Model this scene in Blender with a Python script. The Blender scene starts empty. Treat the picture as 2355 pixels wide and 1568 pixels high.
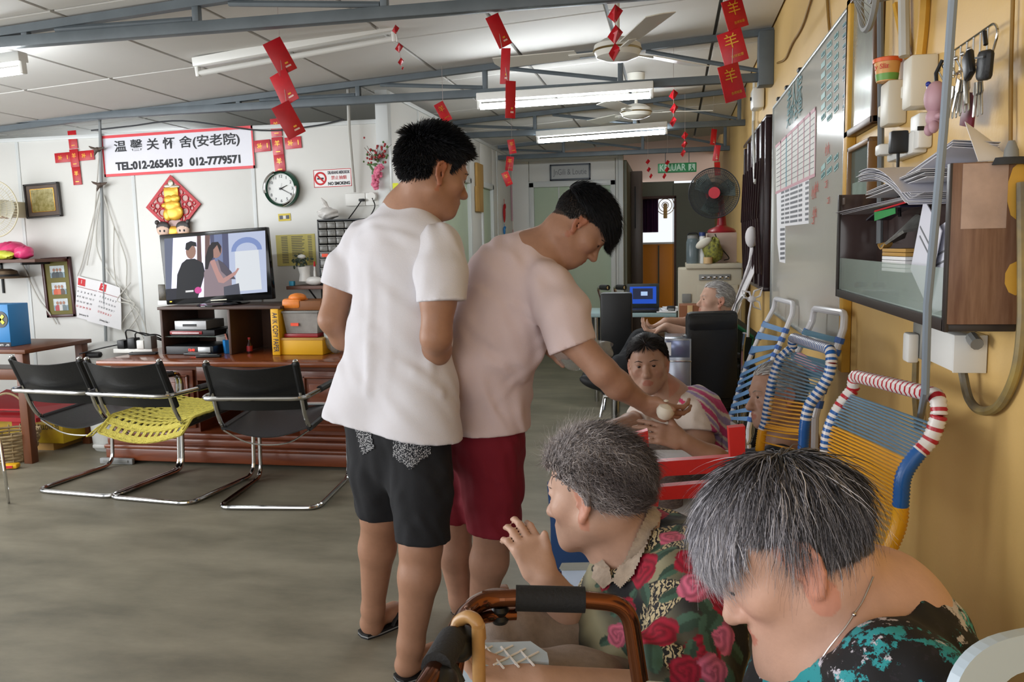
import bpy, bmesh, math, random
import numpy as np
from mathutils import Vector, Matrix
random.seed(7); rng = np.random.default_rng(7)
SC = bpy.context.scene
COL = SC.collection
# ---------------------------------------------------------------- camera
IMW, IMH, FPX = 2355.0, 1568.0, 1900.0
CP = Vector((0.0, 0.0, 1.36))
RM = Matrix.Rotation(math.radians(11.1), 3, 'Z') @ Matrix.Rotation(math.radians(90 - 6.6), 3, 'X') @ Matrix.Rotation(math.radians(-1.2), 3, 'Z')
camd = bpy.data.cameras.new('camera'); cam = bpy.data.objects.new('camera', camd); COL.objects.link(cam)
camd.sensor_width = 36.0; camd.lens = FPX * 36.0 / IMW; camd.clip_start = 0.05
cam.matrix_world = Matrix.Translation(CP) @ RM.to_4x4()
SC.camera = cam
SC.view_settings.view_transform = 'Standard'; SC.view_settings.look = 'None'
SC.view_settings.gamma = 1.0; SC.view_settings.use_curve_mapping = False
SC.view_settings.exposure = 0.06
cy_ = SC.cycles; cy_.max_bounces = 5; cy_.diffuse_bounces = 4; cy_.glossy_bounces = 2; cy_.transmission_bounces = 2; cy_.transparent_max_bounces = 5; cy_.caustics_reflective = False; cy_.caustics_refractive = False
# ---------------------------------------------------------------- daylight
wd = bpy.data.worlds.new('sky'); SC.world = wd; wd.use_nodes = True
bg = wd.node_tree.nodes['Background']; bg.inputs[0].default_value = (0.92, 0.96, 1.0, 1); bg.inputs[1].default_value = 1.0
def area_light(name, loc, rot, sx, sy, power, color):
    l = bpy.data.lights.new(name, 'AREA'); l.shape = 'RECTANGLE'; l.size = sx; l.size_y = sy; l.energy = power; l.color = color
    o = bpy.data.objects.new(name, l); COL.objects.link(o); o.location = loc; o.rotation_euler = [math.radians(a) for a in rot]
    return o
# daylight through the open shop front behind the photographer and the wide side opening on the left
area_light('shopfront_daylight', (-2.6, -2.3, 1.6), (96, 0, 0), 5.6, 2.2, 80, (1.0, 0.98, 0.96))
area_light('side_opening_daylight', (-6.2, 1.6, 1.45), (98, 0, -90), 4.6, 2.0, 225, (0.96, 0.98, 1.0))

# ---------------------------------------------------------------- pixel -> place
def ray(px, py): return RM @ Vector(((px - IMW / 2) / FPX, -(py - IMH / 2) / FPX, -1.0))
def at(px, py, d=None, X=None, Y=None, Z=None):
    v = ray(px, py)
    t = d if d is not None else (X / v.x if X is not None else (Y / v.y if Y is not None else (Z - CP.z) / v.z))
    return CP + v * t
# ---------------------------------------------------------------- materials
def lin(c):
    if isinstance(c, str): c = [int(c[i:i + 2], 16) / 255 for i in (0, 2, 4)]
    return tuple((x / 12.92 if x <= 0.04045 else ((x + 0.055) / 1.055) ** 2.4) for x in c[:3]) + (1.0,)
MATS = {}
def M(name, col='808080', rough=0.5, metal=0.0, var=0.0, vs=8.0, bump=0.0, bs=60.0, emit=0.0, alpha=1.0, trans=0.0, stretch=None, col2=None, sheen=0.0, coat=0.0, spec=0.5, attr=None, sss=0.0, ior=1.45):
    if name in MATS: return MATS[name]
    m = bpy.data.materials.new(name); m.use_nodes = True; nt = m.node_tree; N = nt.nodes; L = nt.links
    b = N['Principled BSDF']
    b.inputs['Base Color'].default_value = lin(col); b.inputs['Roughness'].default_value = rough; b.inputs['Metallic'].default_value = metal
    b.inputs['Specular IOR Level'].default_value = spec; b.inputs['IOR'].default_value = ior
    if trans: b.inputs['Transmission Weight'].default_value = trans
    if alpha < 1: b.inputs['Alpha'].default_value = alpha
    if coat: b.inputs['Coat Weight'].default_value = coat; b.inputs['Coat Roughness'].default_value = 0.08
    if sheen: b.inputs['Sheen Weight'].default_value = sheen
    if sss: b.inputs['Subsurface Weight'].default_value = sss; b.inputs['Subsurface Radius'].default_value = (0.012, 0.005, 0.003); b.inputs['Subsurface Scale'].default_value = 0.6
    if emit: b.inputs['Emission Color'].default_value = lin(col); b.inputs['Emission Strength'].default_value = emit
    vec = None
    if var or bump or col2:
        tc = N.new('ShaderNodeTexCoord'); vec = tc.outputs['Object']
        if stretch:
            mp = N.new('ShaderNodeMapping'); mp.inputs['Scale'].default_value = stretch; L.new(vec, mp.inputs[0]); vec = mp.outputs[0]
    src = None
    if attr:
        a = N.new('ShaderNodeAttribute'); a.attribute_name = attr; src = a.outputs['Color']; L.new(src, b.inputs['Base Color'])
    if var or col2:
        n = N.new('ShaderNodeTexNoise'); n.inputs['Scale'].default_value = vs; n.inputs['Detail'].default_value = 5; n.inputs['Roughness'].default_value = 0.6; L.new(vec, n.inputs['Vector'])
        r = N.new('ShaderNodeValToRGB'); L.new(n.outputs['Fac'], r.inputs[0])
        r.color_ramp.elements[0].position = 0.32; r.color_ramp.elements[1].position = 0.68
        c = lin(col); c2 = lin(col2) if col2 else tuple(min(1, x * (1 + var)) for x in c[:3]) + (1,); c1 = c if col2 else tuple(x * (1 - var) for x in c[:3]) + (1,)
        if attr:
            r.color_ramp.elements[0].color = (1 - var,) * 3 + (1,); r.color_ramp.elements[1].color = (1.0,) * 3 + (1,)
            mx = N.new('ShaderNodeMix'); mx.data_type = 'RGBA'; mx.blend_type = 'MULTIPLY'; mx.inputs[0].default_value = 1.0
            L.new(src, mx.inputs[6]); L.new(r.outputs[0], mx.inputs[7]); L.new(mx.outputs[2], b.inputs['Base Color'])
        else:
            r.color_ramp.elements[0].color = c1; r.color_ramp.elements[1].color = c2; L.new(r.outputs[0], b.inputs['Base Color'])
    if bump:
        n2 = N.new('ShaderNodeTexNoise'); n2.inputs['Scale'].default_value = bs; n2.inputs['Detail'].default_value = 3; L.new(vec, n2.inputs['Vector'])
        bp = N.new('ShaderNodeBump'); bp.inputs['Strength'].default_value = bump; bp.inputs['Distance'].default_value = 0.01; L.new(n2.outputs['Fac'], bp.inputs['Height']); L.new(bp.outputs[0], b.inputs['Normal'])
    if emit and emit < 10: m.cycles.emission_sampling = 'NONE'
    MATS[name] = m
    return m
# ---------------------------------------------------------------- mesh building
def ortho(d):
    d = Vector(d).normalized(); a = Vector((0, 0, 1)) if abs(d.z) < 0.9 else Vector((1, 0, 0))
    u = d.cross(a).normalized(); return u, d.cross(u).normalized()
class B:
    """collects geometry; points go through the frame (O,u,v,n)"""
    def __init__(s, O=(0, 0, 0), u=(1, 0, 0), v=(0, 1, 0), n=(0, 0, 1)):
        s.v = []; s.f = []; s.mi = []; s.cm = 0; s.fr(O, u, v, n)
    def fr(s, O=(0, 0, 0), u=(1, 0, 0), v=(0, 1, 0), n=(0, 0, 1)):
        s.O, s.U, s.V, s.Nn = Vector(O), Vector(u), Vector(v), Vector(n); return s
    def m(s, i): s.cm = i; return s
    def p(s, q): return s.O + s.U * q[0] + s.V * q[1] + s.Nn * q[2]
    def add(s, pts, faces):
        o = len(s.v); s.v += [s.p(q) for q in pts]
        for f in faces: s.f.append([o + i for i in f]); s.mi.append(s.cm)
        return s
    def box(s, c, size, rot=None, bev=0.0):
        hx, hy, hz = [a / 2 for a in size]; c = Vector(c); Rr = rot or Matrix.Identity(3)
        if bev <= 0:
            P = [Vector((x, y, z)) for x in (-hx, hx) for y in (-hy, hy) for z in (-hz, hz)]
            return s.add([c + Rr @ q for q in P], [(0, 1, 3, 2), (4, 6, 7, 5), (0, 4, 5, 1), (2, 3, 7, 6), (0, 2, 6, 4), (1, 5, 7, 3)])
        bev = min(bev, hx * .98, hy * .98, hz * .98)
        bm = bmesh.new(); bmesh.ops.create_cube(bm, size=1)
        for q in bm.verts: q.co = Vector((q.co.x * size[0], q.co.y * size[1], q.co.z * size[2]))
        bmesh.ops.bevel(bm, geom=list(bm.edges), offset=bev, segments=2, profile=0.5, affect='EDGES')
        bm.verts.index_update(); P = [c + Rr @ q.co for q in bm.verts]; Fs = [[q.index for q in f.verts] for f in bm.faces]; bm.free()
        return s.add(P, Fs)
    def bx(s, x0, x1, y0, y1, z0, z1, bev=0.0): return s.box(((x0 + x1) / 2, (y0 + y1) / 2, (z0 + z1) / 2), (abs(x1 - x0), abs(y1 - y0), abs(z1 - z0)), None, bev)
    def tube(s, pts, r, n=8, closed=False, caps=True, flat=1.0):
        pts = [Vector(q) for q in pts]; K = len(pts); rs = r if isinstance(r, (list, tuple)) else [r] * K
        T = []
        for i in range(K):
            a = pts[(i - 1) % K] if (closed or i) else pts[0]; b = pts[(i + 1) % K] if (closed or i < K - 1) else pts[-1]
            t = (b - a); T.append(t.normalized() if t.length > 1e-9 else Vector((0, 0, 1)))
        u, w = ortho(T[0]); V = []
        for i in range(K):
            if i:
                q = T[i - 1].rotation_difference(T[i]); u = q @ u; w = q @ w
            for j in range(n):
                a = 2 * math.pi * j / n; V.append(pts[i] + (u * math.cos(a) + w * math.sin(a) * flat) * rs[i])
        Fs = []
        for i in range(K if closed else K - 1):
            i2 = (i + 1) % K
            for j in range(n): j2 = (j + 1) % n; Fs.append((i * n + j, i * n + j2, i2 * n + j2, i2 * n + j))
        if caps and not closed: Fs.append(tuple(range(n - 1, -1, -1))); Fs.append(tuple((K - 1) * n + j for j in range(n)))
        return s.add(V, Fs)
    def cyl(s, a, b, r0, r1=None, n=16, caps=True): return s.tube([a, b], [r0, r0 if r1 is None else r1], n, caps=caps)
    def lathe(s, c, prof, axis=(0, 0, 1), n=24, sx=1.0, sy=1.0, caps=True):
        c = Vector(c); ax = Vector(axis).normalized(); u, w = ortho(ax); V = []; K = len(prof)
        for (r, h) in prof:
            for j in range(n):
                a = 2 * math.pi * j / n; V.append(c + ax * h + u * math.cos(a) * r * sx + w * math.sin(a) * r * sy)
        Fs = [(i * n + j, i * n + (j + 1) % n, (i + 1) * n + (j + 1) % n, (i + 1) * n + j) for i in range(K - 1) for j in range(n)]
        if caps:
            if prof[0][0] > 1e-6: Fs.append(tuple(range(n - 1, -1, -1)))
            if prof[-1][0] > 1e-6: Fs.append(tuple((K - 1) * n + j for j in range(n)))
        return s.add(V, Fs)
    def ell(s, c, r, rot=None, nu=16, nv=10):
        c = Vector(c); r = (r, r, r) if not hasattr(r, '__len__') else r; V = []; Rr = rot or Matrix.Identity(3)
        for i in range(nv + 1):
            t = math.pi * i / nv
            for j in range(nu):
                a = 2 * math.pi * j / nu; V.append(c + Rr @ Vector((r[0] * math.sin(t) * math.cos(a), r[1] * math.sin(t) * math.sin(a), r[2] * math.cos(t))))
        return s.add(V, [(i * nu + j, (i + 1) * nu + j, (i + 1) * nu + (j + 1) % nu, i * nu + (j + 1) % nu) for i in range(nv) for j in range(nu)])
    def prism(s, poly, z0, z1):
        n = len(poly); V = [(x, y, z0) for x, y in poly] + [(x, y, z1) for x, y in poly]
        return s.add(V, [tuple(range(n - 1, -1, -1)), tuple(range(n, 2 * n))] + [(i, (i + 1) % n, n + (i + 1) % n, n + i) for i in range(n)])
    def hexa(s, P): return s.add(P, [(0, 3, 2, 1), (4, 5, 6, 7), (0, 1, 5, 4), (1, 2, 6, 5), (2, 3, 7, 6), (3, 0, 4, 7)])
    def grid(s, fn, nu, nv, thick=0.0):
        V = [Vector(fn(i / nu, j / nv)) for j in range(nv + 1) for i in range(nu + 1)]; w = nu + 1
        Fs = [(j * w + i, j * w + i + 1, (j + 1) * w + i + 1, (j + 1) * w + i) for j in range(nv) for i in range(nu)]
        if thick:
            Ns = [Vector((0, 0, 0)) for _ in V]
            for f in Fs:
                nn = (V[f[1]] - V[f[0]]).cross(V[f[3]] - V[f[0]])
                for q in f: Ns[q] = Ns[q] + nn
            o = len(V); V = V + [V[i] - Ns[i].normalized() * thick for i in range(o)]
            Fb = [tuple(o + q for q in reversed(f)) for f in Fs]
            bd = [i for i in range(w)] + [j * w + nu for j in range(1, nv + 1)] + [nv * w + i for i in range(nu - 1, -1, -1)] + [j * w for j in range(nv - 1, 0, -1)]
            Fs = Fs + Fb + [(bd[(i + 1) % len(bd)], bd[i], o + bd[i], o + bd[(i + 1) % len(bd)]) for i in range(len(bd))]
        return s.add(V, Fs)
    def build(s, name, mats, parent=None, smooth=35, local=False, loc=None, fixn=True):
        if not isinstance(mats, (list, tuple)): mats = [mats]
        off = Vector((0, 0, 0))
        if parent is not None and not local: off = wloc(parent)
        if parent is None and loc is not None and not local: off = Vector(loc)
        me = bpy.data.meshes.new(name); me.from_pydata([q - off for q in s.v], [], s.f)
        for mm in mats: me.materials.append(mm)
        if len(mats) > 1: me.polygons.foreach_set('material_index', s.mi)
        if fixn:
            bm = bmesh.new(); bm.from_mesh(me); bmesh.ops.recalc_face_normals(bm, faces=bm.faces); bm.to_mesh(me); bm.free()
        if smooth:
            me.polygons.foreach_set('use_smooth', [True] * len(me.polygons)); me.set_sharp_from_angle(angle=math.radians(smooth))
        me.update()
        return link(name, me, parent, loc if parent is None else None)
def wloc(o):
    v = Vector((0, 0, 0))
    while o is not None: v = v + o.location; o = o.parent
    return v
def link(name, data, parent=None, loc=None):
    o = bpy.data.objects.new(name, data); COL.objects.link(o)
    if parent is not None: o.parent = parent
    if loc is not None: o.location = loc
    return o
def tag(o, label=None, cat=None, group=None, kind=None):
    if label: o['label'] = label
    if cat: o['category'] = cat
    if group: o['group'] = group
    if kind: o['kind'] = kind
    return o
def thing(name, label, cat, loc=(0, 0, 0), group=None, rz=0.0):
    o = link(name, None, None, loc); o.rotation_euler = (0, 0, rz); o.empty_display_size = 0.05
    return tag(o, label, cat, group)
def struct(o): return tag(o, kind='structure')
def copy_tree(o, parent=None):
    c = o.copy(); COL.objects.link(c); c.parent = parent
    for ch in list(o.children): copy_tree(ch, c)
    return c
TVC = dict(u=(1, 0, 0), v=(0, 0, 1), n=(0, -1, 0))        # frame of walls that face the camera
YWC = dict(u=(0, -1, 0), v=(0, 0, 1), n=(-1, 0, 0))       # frame of the yellow wall
def text_mesh(body, size, extrude=0.0006, align='CENTER', bold=0.0, sx=1.0):
    cu = bpy.data.curves.new('t', 'FONT'); cu.body = body; cu.size = size; cu.extrude = extrude; cu.align_x = align; cu.align_y = 'CENTER'; cu.offset = bold; cu.resolution_u = 3
    o = bpy.data.objects.new('t', cu); COL.objects.link(o); dg = bpy.context.evaluated_depsgraph_get()
    me = bpy.data.meshes.new_from_object(o.evaluated_get(dg)); bpy.data.objects.remove(o); bpy.data.curves.remove(cu)
    if sx != 1.0:
        for q in me.vertices: q.co.x *= sx
    return me
def text(name, body, size, O, u, v, mat, parent, align='CENTER', bold=0.0, sx=1.0, width=None, shear=0.0):
    """flat lettering on a surface: origin O, reading direction u, up v"""
    me = text_mesh(body, size, 0.0005, align, bold, sx); u = Vector(u).normalized(); v = Vector(v).normalized(); n = u.cross(v); O = Vector(O) - wloc(parent)
    xs = [q.co.x for q in me.vertices]
    k = width / (max(xs) - min(xs)) if (width and xs) else 1.0
    for q in me.vertices:
        c = q.co.copy(); q.co = O + u * (c.x * k) + v * c.y + n * (c.z + 0.0012)
    me.materials.clear(); me.materials.append(mat); me.name = name
    return link(name, me, parent)
def arc(c, r, a0, a1, n, u=(1, 0, 0), v=(0, 0, 1)):
    c = Vector(c); u = Vector(u); v = Vector(v)
    return [c + u * r * math.cos(a0 + (a1 - a0) * i / n) + v * r * math.sin(a0 + (a1 - a0) * i / n) for i in range(n + 1)]
def fillet(pts, r, n=5, closed=False):
    """round the corners of a polyline"""
    pts = [Vector(q) for q in pts]; out = []; K = len(pts)
    for i in range(K):
        if not closed and i in (0, K - 1): out.append(pts[i]); continue
        a, b, c = pts[(i - 1) % K], pts[i], pts[(i + 1) % K]; d1 = (a - b); d2 = (c - b)
        rr = min(r, d1.length * .48, d2.length * .48); p0 = b + d1.normalized() * rr; p2 = b + d2.normalized() * rr
        for k in range(n + 1):
            t = k / n; out.append(p0 * (1 - t) ** 2 + b * 2 * t * (1 - t) + p2 * t * t)
    return out
def cat_rom(pts, n=6):
    pts = [Vector(q) for q in pts]; P = [pts[0] * 2 - pts[1]] + pts + [pts[-1] * 2 - pts[-2]]; out = []
    for i in range(1, len(P) - 2):
        a, b, c, d = P[i - 1:i + 3]
        for k in range(n):
            t = k / n; out.append(0.5 * ((2 * b) + (c - a) * t + (2 * a - 5 * b + 4 * c - d) * t * t + (3 * b - a - 3 * c + d) * t ** 3))
    return out + [pts[-1]]
# ================================================================ SETTING
def floor_mat():
    m = M('concrete_floor', '6f675a', rough=0.5, bump=0.04, bs=25); nt = m.node_tree; N = nt.nodes; L = nt.links; b = N['Principled BSDF']
    tc = N.new('ShaderNodeTexCoord'); mp = N.new('ShaderNodeMapping'); mp.inputs['Scale'].default_value = (0.7, 1.6, 1); L.new(tc.outputs['Object'], mp.inputs[0])
    n1 = N.new('ShaderNodeTexNoise'); n1.inputs['Scale'].default_value = 2.2; n1.inputs['Detail'].default_value = 8; n1.inputs['Roughness'].default_value = 0.65; L.new(mp.outputs[0], n1.inputs['Vector'])
    r = N.new('ShaderNodeValToRGB'); L.new(n1.outputs['Fac'], r.inputs[0]); cr = r.color_ramp
    cr.elements[0].position = 0.3; cr.elements[0].color = lin('646052'); cr.elements[1].position = 0.72; cr.elements[1].color = lin('938c7a')
    L.new(r.outputs[0], b.inputs['Base Color'])
    r2 = N.new('ShaderNodeMapRange'); L.new(n1.outputs['Fac'], r2.inputs[0]); r2.inputs[3].default_value = 0.36; r2.inputs[4].default_value = 0.6; L.new(r2.outputs[0], b.inputs['Roughness'])
    return m
def yellow_mat():
    m = M('yellow_paint', 'cfae6a', rough=0.45, bump=0.05, bs=90); nt = m.node_tree; N = nt.nodes; L = nt.links; b = N['Principled BSDF']
    tc = N.new('ShaderNodeTexCoord'); n1 = N.new('ShaderNodeTexNoise'); n1.inputs['Scale'].default_value = 1.4; n1.inputs['Detail'].default_value = 7; L.new(tc.outputs['Object'], n1.inputs['Vector'])
    r = N.new('ShaderNodeValToRGB'); L.new(n1.outputs['Fac'], r.inputs[0]); cr = r.color_ramp
    cr.elements[0].position = 0.3; cr.elements[0].color = lin('cda864'); cr.elements[1].position = 0.7; cr.elements[1].color = lin('dcb878'); L.new(r.outputs[0], b.inputs['Base Color'])
    return m
ZC = lambda x: 2.615 + 0.06 * x
XR = 0.6; YT = 5.6; XCOR = -1.96
white = M('white_panel', 'dcdcd8', rough=0.45, var=0.03, vs=1.5)
alum = M('white_aluminium', 'd4d8d8', rough=0.35)
steel = M('grey_painted_steel', '5d666c', rough=0.5, var=0.12, vs=6)
ceilm = M('ceiling_board', 'cfcdc8', rough=0.85, var=0.05, vs=0.8)
fl = struct(B().bx(-7, XR + .2, -2.6, 15.5, -0.12, 0).build('floor', floor_mat()))
struct(B().bx(XR, XR + .15, -2.6, 13, 0, 2.75).build('wall_right', yellow_mat()))
# --- wall with the television: insulated white panels with joiner strips
wb = struct(B().bx(-6.9, -2.0, YT + .02, YT + .06, 0, 2.2).build('wall_back', white))
for i, (a, b_) in enumerate([(-2.97, -2.02), (-3.94, -2.98), (-4.91, -3.95), (-5.88, -4.92), (-6.88, -5.89)]):
    B().bx(a, b_, YT, YT + .02, 0, 2.225, .003).build('panel', white, wb)
for x in (-2.975, -3.945, -4.915, -5.885): B().bx(x - .014, x + .014, YT - .006, YT + .002, 0, 2.225, .002).build('joiner_strip', alum, wb)
B().bx(-6.9, -2.0, YT - .012, YT + .07, 2.22, 2.25, .003).build('top_rail', alum, wb)
# --- corridor wall with two doorways
wc = struct(B().bx(XCOR - .06, XCOR - .05, 5.62, 10.2, 0, 2.42).build('wall_corridor', white))
cy = lambda px: at(px, 600, X=XCOR).y
d1a, d1b, d2a, d2b = cy(1020), cy(1086), cy(1110), cy(1137)
edges = [5.62, 6.35, d1a, d1b, d2a, d2b, 9.3, 10.2]
for a, b_, z0 in [(5.62, 6.35, 0), (6.36, d1a, 0), (d1a, d1b, 2.02), (d1b, d2a, 0), (d2a, d2b, 2.02), (d2b, 9.3, 0), (9.31, 10.2, 0)]:
    B().bx(XCOR - .05, XCOR, a + .003, b_ - .003, z0, 2.42, .003).build('panel', white, wc)
for y in (6.355, 9.305): B().bx(XCOR - .01, XCOR + .006, y - .014, y + .014, 0, 2.42, .002).build('joiner_strip', alum, wc)
B().bx(XCOR - .06, XCOR + .03, 5.56, 5.63, 0, 2.44, .004).build('corner_post', alum, wc)
B().bx(XCOR - .06, XCOR + .012, 5.62, 10.2, 2.42, 2.45, .003).build('top_rail', alum, wc)
green = M('pale_green_door', 'b9c9b2', rough=0.5, var=0.03, vs=2)
for k, (a, b_) in enumerate(((d1a, d1b), (d2a, d2b))):
    d = struct(B().bx(XCOR - .04, XCOR - .02, a + .05, b_ - .05, 0.01, 1.97, .003).build('door_%d' % (k + 1), green))
    f = B()
    f.bx(XCOR - .06, XCOR + .015, a, a + .05, 0, 2.02, .004); f.bx(XCOR - .06, XCOR + .015, b_ - .05, b_, 0, 2.02, .004); f.bx(XCOR - .06, XCOR + .015, a, b_, 1.97, 2.03, .004)
    f.build('door_frame', alum, d)
    B().cyl((XCOR - .02, b_ - .12, 1.0), (XCOR + .03, b_ - .12, 1.0), .025, n=12).build('door_knob', M('chrome', 'c8c8c8', rough=0.12, metal=1), d)
# --- end partition with door
YP = 10.2
x0, x1 = XCOR, at(1432, 500, Y=YP).x; dx0, dx1 = at(1218, 500, Y=YP).x, at(1416, 500, Y=YP).x
wp = struct(B().bx(x0, x1, YP + .05, YP + .06, 0, 2.38).build('wall_partition', white))
for a, b_, z0 in [(x0, dx0, 0), (dx0, dx1, 2.12), (dx1, x1 - .05, 0)]: B().bx(a + .003, b_ - .003, YP, YP + .05, z0, 2.38, .003).build('panel', white, wp)
B().bx(x1 - .05, x1 + .01, YP - .02, YP + .1, 0, 2.42, .004).build('end_post', alum, wp)
B().bx(x0, x1, YP - .012, YP + .06, 2.38, 2.42, .003).build('top_rail', alum, wp)
d = struct(B().bx(dx0 + .06, dx1 - .06, YP + .02, YP + .04, 0.01, 2.06, .003).build('door_3', green))
f = B(); f.bx(dx0, dx0 + .06, YP - .02, YP + .05, 0, 2.12, .004); f.bx(dx1 - .06, dx1, YP - .02, YP + .05, 0, 2.12, .004); f.bx(dx0, dx1, YP - .02, YP + .05, 2.06, 2.13, .004); f.build('door_frame', alum, d)
f = B(); f.bx(dx0 + .36, dx0 + .375, YP + .012, YP + .022, 0.05, 2.06, .002); f.build('leaf_joint', alum, d)
# side of the partition seen end-on and the brown post next to it
bw = M('brown_laminate', '5f5148', rough=0.4, var=0.2, vs=3, stretch=(8, 8, .5))
struct(B().bx(x1 + .01, x1 + .045, YP + .1, 12.4, 0, 2.36).build('wall_side', M('grey_green_wall', '7c7f70', rough=0.6)))
post = struct(B().bx(x1 + .05, x1 + .2, 11.2, 11.3, 0, 2.3, .01).build('trim_1', bw))
B().bx(x1 + .1, x1 + .115, 11.18, 11.2, 1.55, 2.1, .004).build('pull_handle', M('black_plastic', '17181a', rough=0.4), post)
# --- far wall with a doorway into the lit back room
YF = 12.6; fg = M('grey_green_wall')
fx0, fx1 = at(1478, 550, Y=YF).x, at(1550, 550, Y=YF).x
fw = struct(B().bx(-2.2, fx0, YF, YF + .08, 0, 2.26).bx(fx1, XR, YF, YF + .08, 0, 2.22).bx(fx0, fx1, YF, YF + .08, 2.0, 2.25).build('wall_far', fg))
B().bx(fx0 - .03, fx0, YF - .02, YF + .1, 0, 2.03, .004).bx(fx1, fx1 + .03, YF - .02, YF + .1, 0, 2.03, .004).bx(fx0 - .03, fx1 + .03, YF - .02, YF + .1, 2.0, 2.04, .004).build('door_frame', M('maroon_frame', '5b4038', rough=0.5), fw)
for z in (-.75, .0, ): B().bx(z - .004, z + .004, YF - .004, YF, 0, 2.2, .001).build('panel_joint', M('dark_joint', '4d5148', rough=.6), fw)
B().bx(at(1463, 520, Y=YF).x - .02, at(1463, 520, Y=YF).x + .02, YF - .02, YF, 1.5, 1.62, .004).build('light_switch', alum, fw)
# back room
YB = 14.6
struct(B().bx(-3, 2, YB + .2, YB + .3, 0, 1.1).bx(-3, -.55, YB + .2, YB + .3, 1.1, 2.6).bx(.35, 2, YB + .2, YB + .3, 1.1, 2.6).build('wall_kitchen', M('cream_wall', 'c9b59b', rough=.7)))
struct(B().hexa([(-3, 10.9, 2.9), (2.6, 10.9, 2.9), (2.6, 15, 2.42), (-3, 15, 2.42), (-3, 10.9, 2.95), (2.6, 10.9, 2.95), (2.6, 15, 2.47), (-3, 15, 2.47)]).build('ceiling_far', M('brown_roof_sheet', 'd8b8a4', rough=.7)))
# --- ceiling: sloping boards in 0.6 x 1.2 m bays
ce = struct(B().add([(-7, -2.6, ZC(-7) + .03), (XR + .1, -2.6, ZC(XR + .1) + .03), (XR + .1, 10.7, ZC(XR + .1) + .03), (-7, 10.7, ZC(-7) + .03), (-7, -2.6, ZC(-7) + .06), (XR + .1, -2.6, ZC(XR + .1) + .06), (XR + .1, 10.7, ZC(XR + .1) + .06), (-7, 10.7, ZC(-7) + .06)], [(0, 3, 2, 1), (4, 5, 6, 7), (0, 1, 5, 4), (1, 2, 6, 5), (2, 3, 7, 6), (3, 0, 4, 7)]).build('ceiling', M('ceiling_grid', '6c6e6e', rough=.6), smooth=0))
tilt = math.atan(0.06)
def cboard(w):
    g = 0.011; b_ = B(u=(math.cos(tilt), 0, math.sin(tilt)), v=(0, 1, 0), n=(-math.sin(tilt), 0, math.cos(tilt)))
    b_.bx(-w / 2 + g, w / 2 - g, -.6 + g, .6 - g, 0, .03); o = b_.build('panel', ceilm, ce, local=True); return o
bd = cboard(.6); be = cboard(.35); first = [True, True]
for j in range(-6, 6):
    for i in range(-6, 6):
        src, k = (bd, 0) if i < 5 else (be, 1)
        xx = -2.75 + .6 * i + .3 if i < 5 else .25 + .175
        yy = 4.6 + 1.2 * j - .6
        if yy < -2 or yy > 10.3: continue
        if first[k]: o = src; first[k] = False
        else: o = src.copy(); COL.objects.link(o)
        o.parent = ce; o.location = (xx, yy, ZC(xx))
# --- side and front of the hall out of view: walls with the wide openings the daylight comes through
struct(B().bx(-7, -6.9, 4.2, 10.7, 0, 2.3).bx(-7, -6.9, -2.6, -1.2, 0, 2.3).build('wall_left', white))
struct(B().bx(-7, -2.0, 8.6, 8.66, 0, 2.4).build('wall_rear', white))
# --- roof trusses
def truss(y, xl, lab):
    t = thing('roof_truss', lab, 'roof truss', (0, y, 2.33), 'steel roof trusses')
    B().bx(xl, XR, y - .025, y + .025, 2.33, 2.38, .004).build('bottom_chord', steel, t)
    b_ = B(); b_.hexa([(xl, y - .02, ZC(xl) - .045), (XR, y - .02, ZC(XR) - .045), (XR, y + .02, ZC(XR) - .045), (xl, y + .02, ZC(xl) - .045), (xl, y - .02, ZC(xl) - .008), (XR, y - .02, ZC(XR) - .008), (XR, y + .02, ZC(XR) - .008), (xl, y + .02, ZC(xl) - .008)]); b_.build('top_chord', steel, t)
    for k in range(6):
        x = .55 - .88 * k
        if x < xl + .1 or ZC(x) - .045 < 2.39: break
        B().bx(x - .016, x + .016, y - .016, y + .016, 2.378, ZC(x) - .04, .003).build('upright', steel, t)
        xa = x - .72
        if xa > xl and ZC(xa) - .05 > 2.385: B().tube([(x - .02, y, 2.392), (xa, y, ZC(xa) - .05)], .014, 6).build('diagonal', steel, t)
    return t
truss(3.5, -6.3, 'grey steel roof truss nearest the camera, crossing the top of the photo')
truss(5.44, -6.3, 'grey steel roof truss above the television wall, carrying a lit tube lamp')
truss(7.44, XCOR, 'grey steel roof truss behind the nearer lit tube lamp')
truss(9.4, XCOR, 'grey steel roof truss furthest back, in front of the framed door lettering')
B().bx(XR - .09, XR - .001, 5.38, 5.5, 2.3, 2.62, .004).build('truss_bracket', steel, bpy.data.objects['roof_truss.001'])
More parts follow.
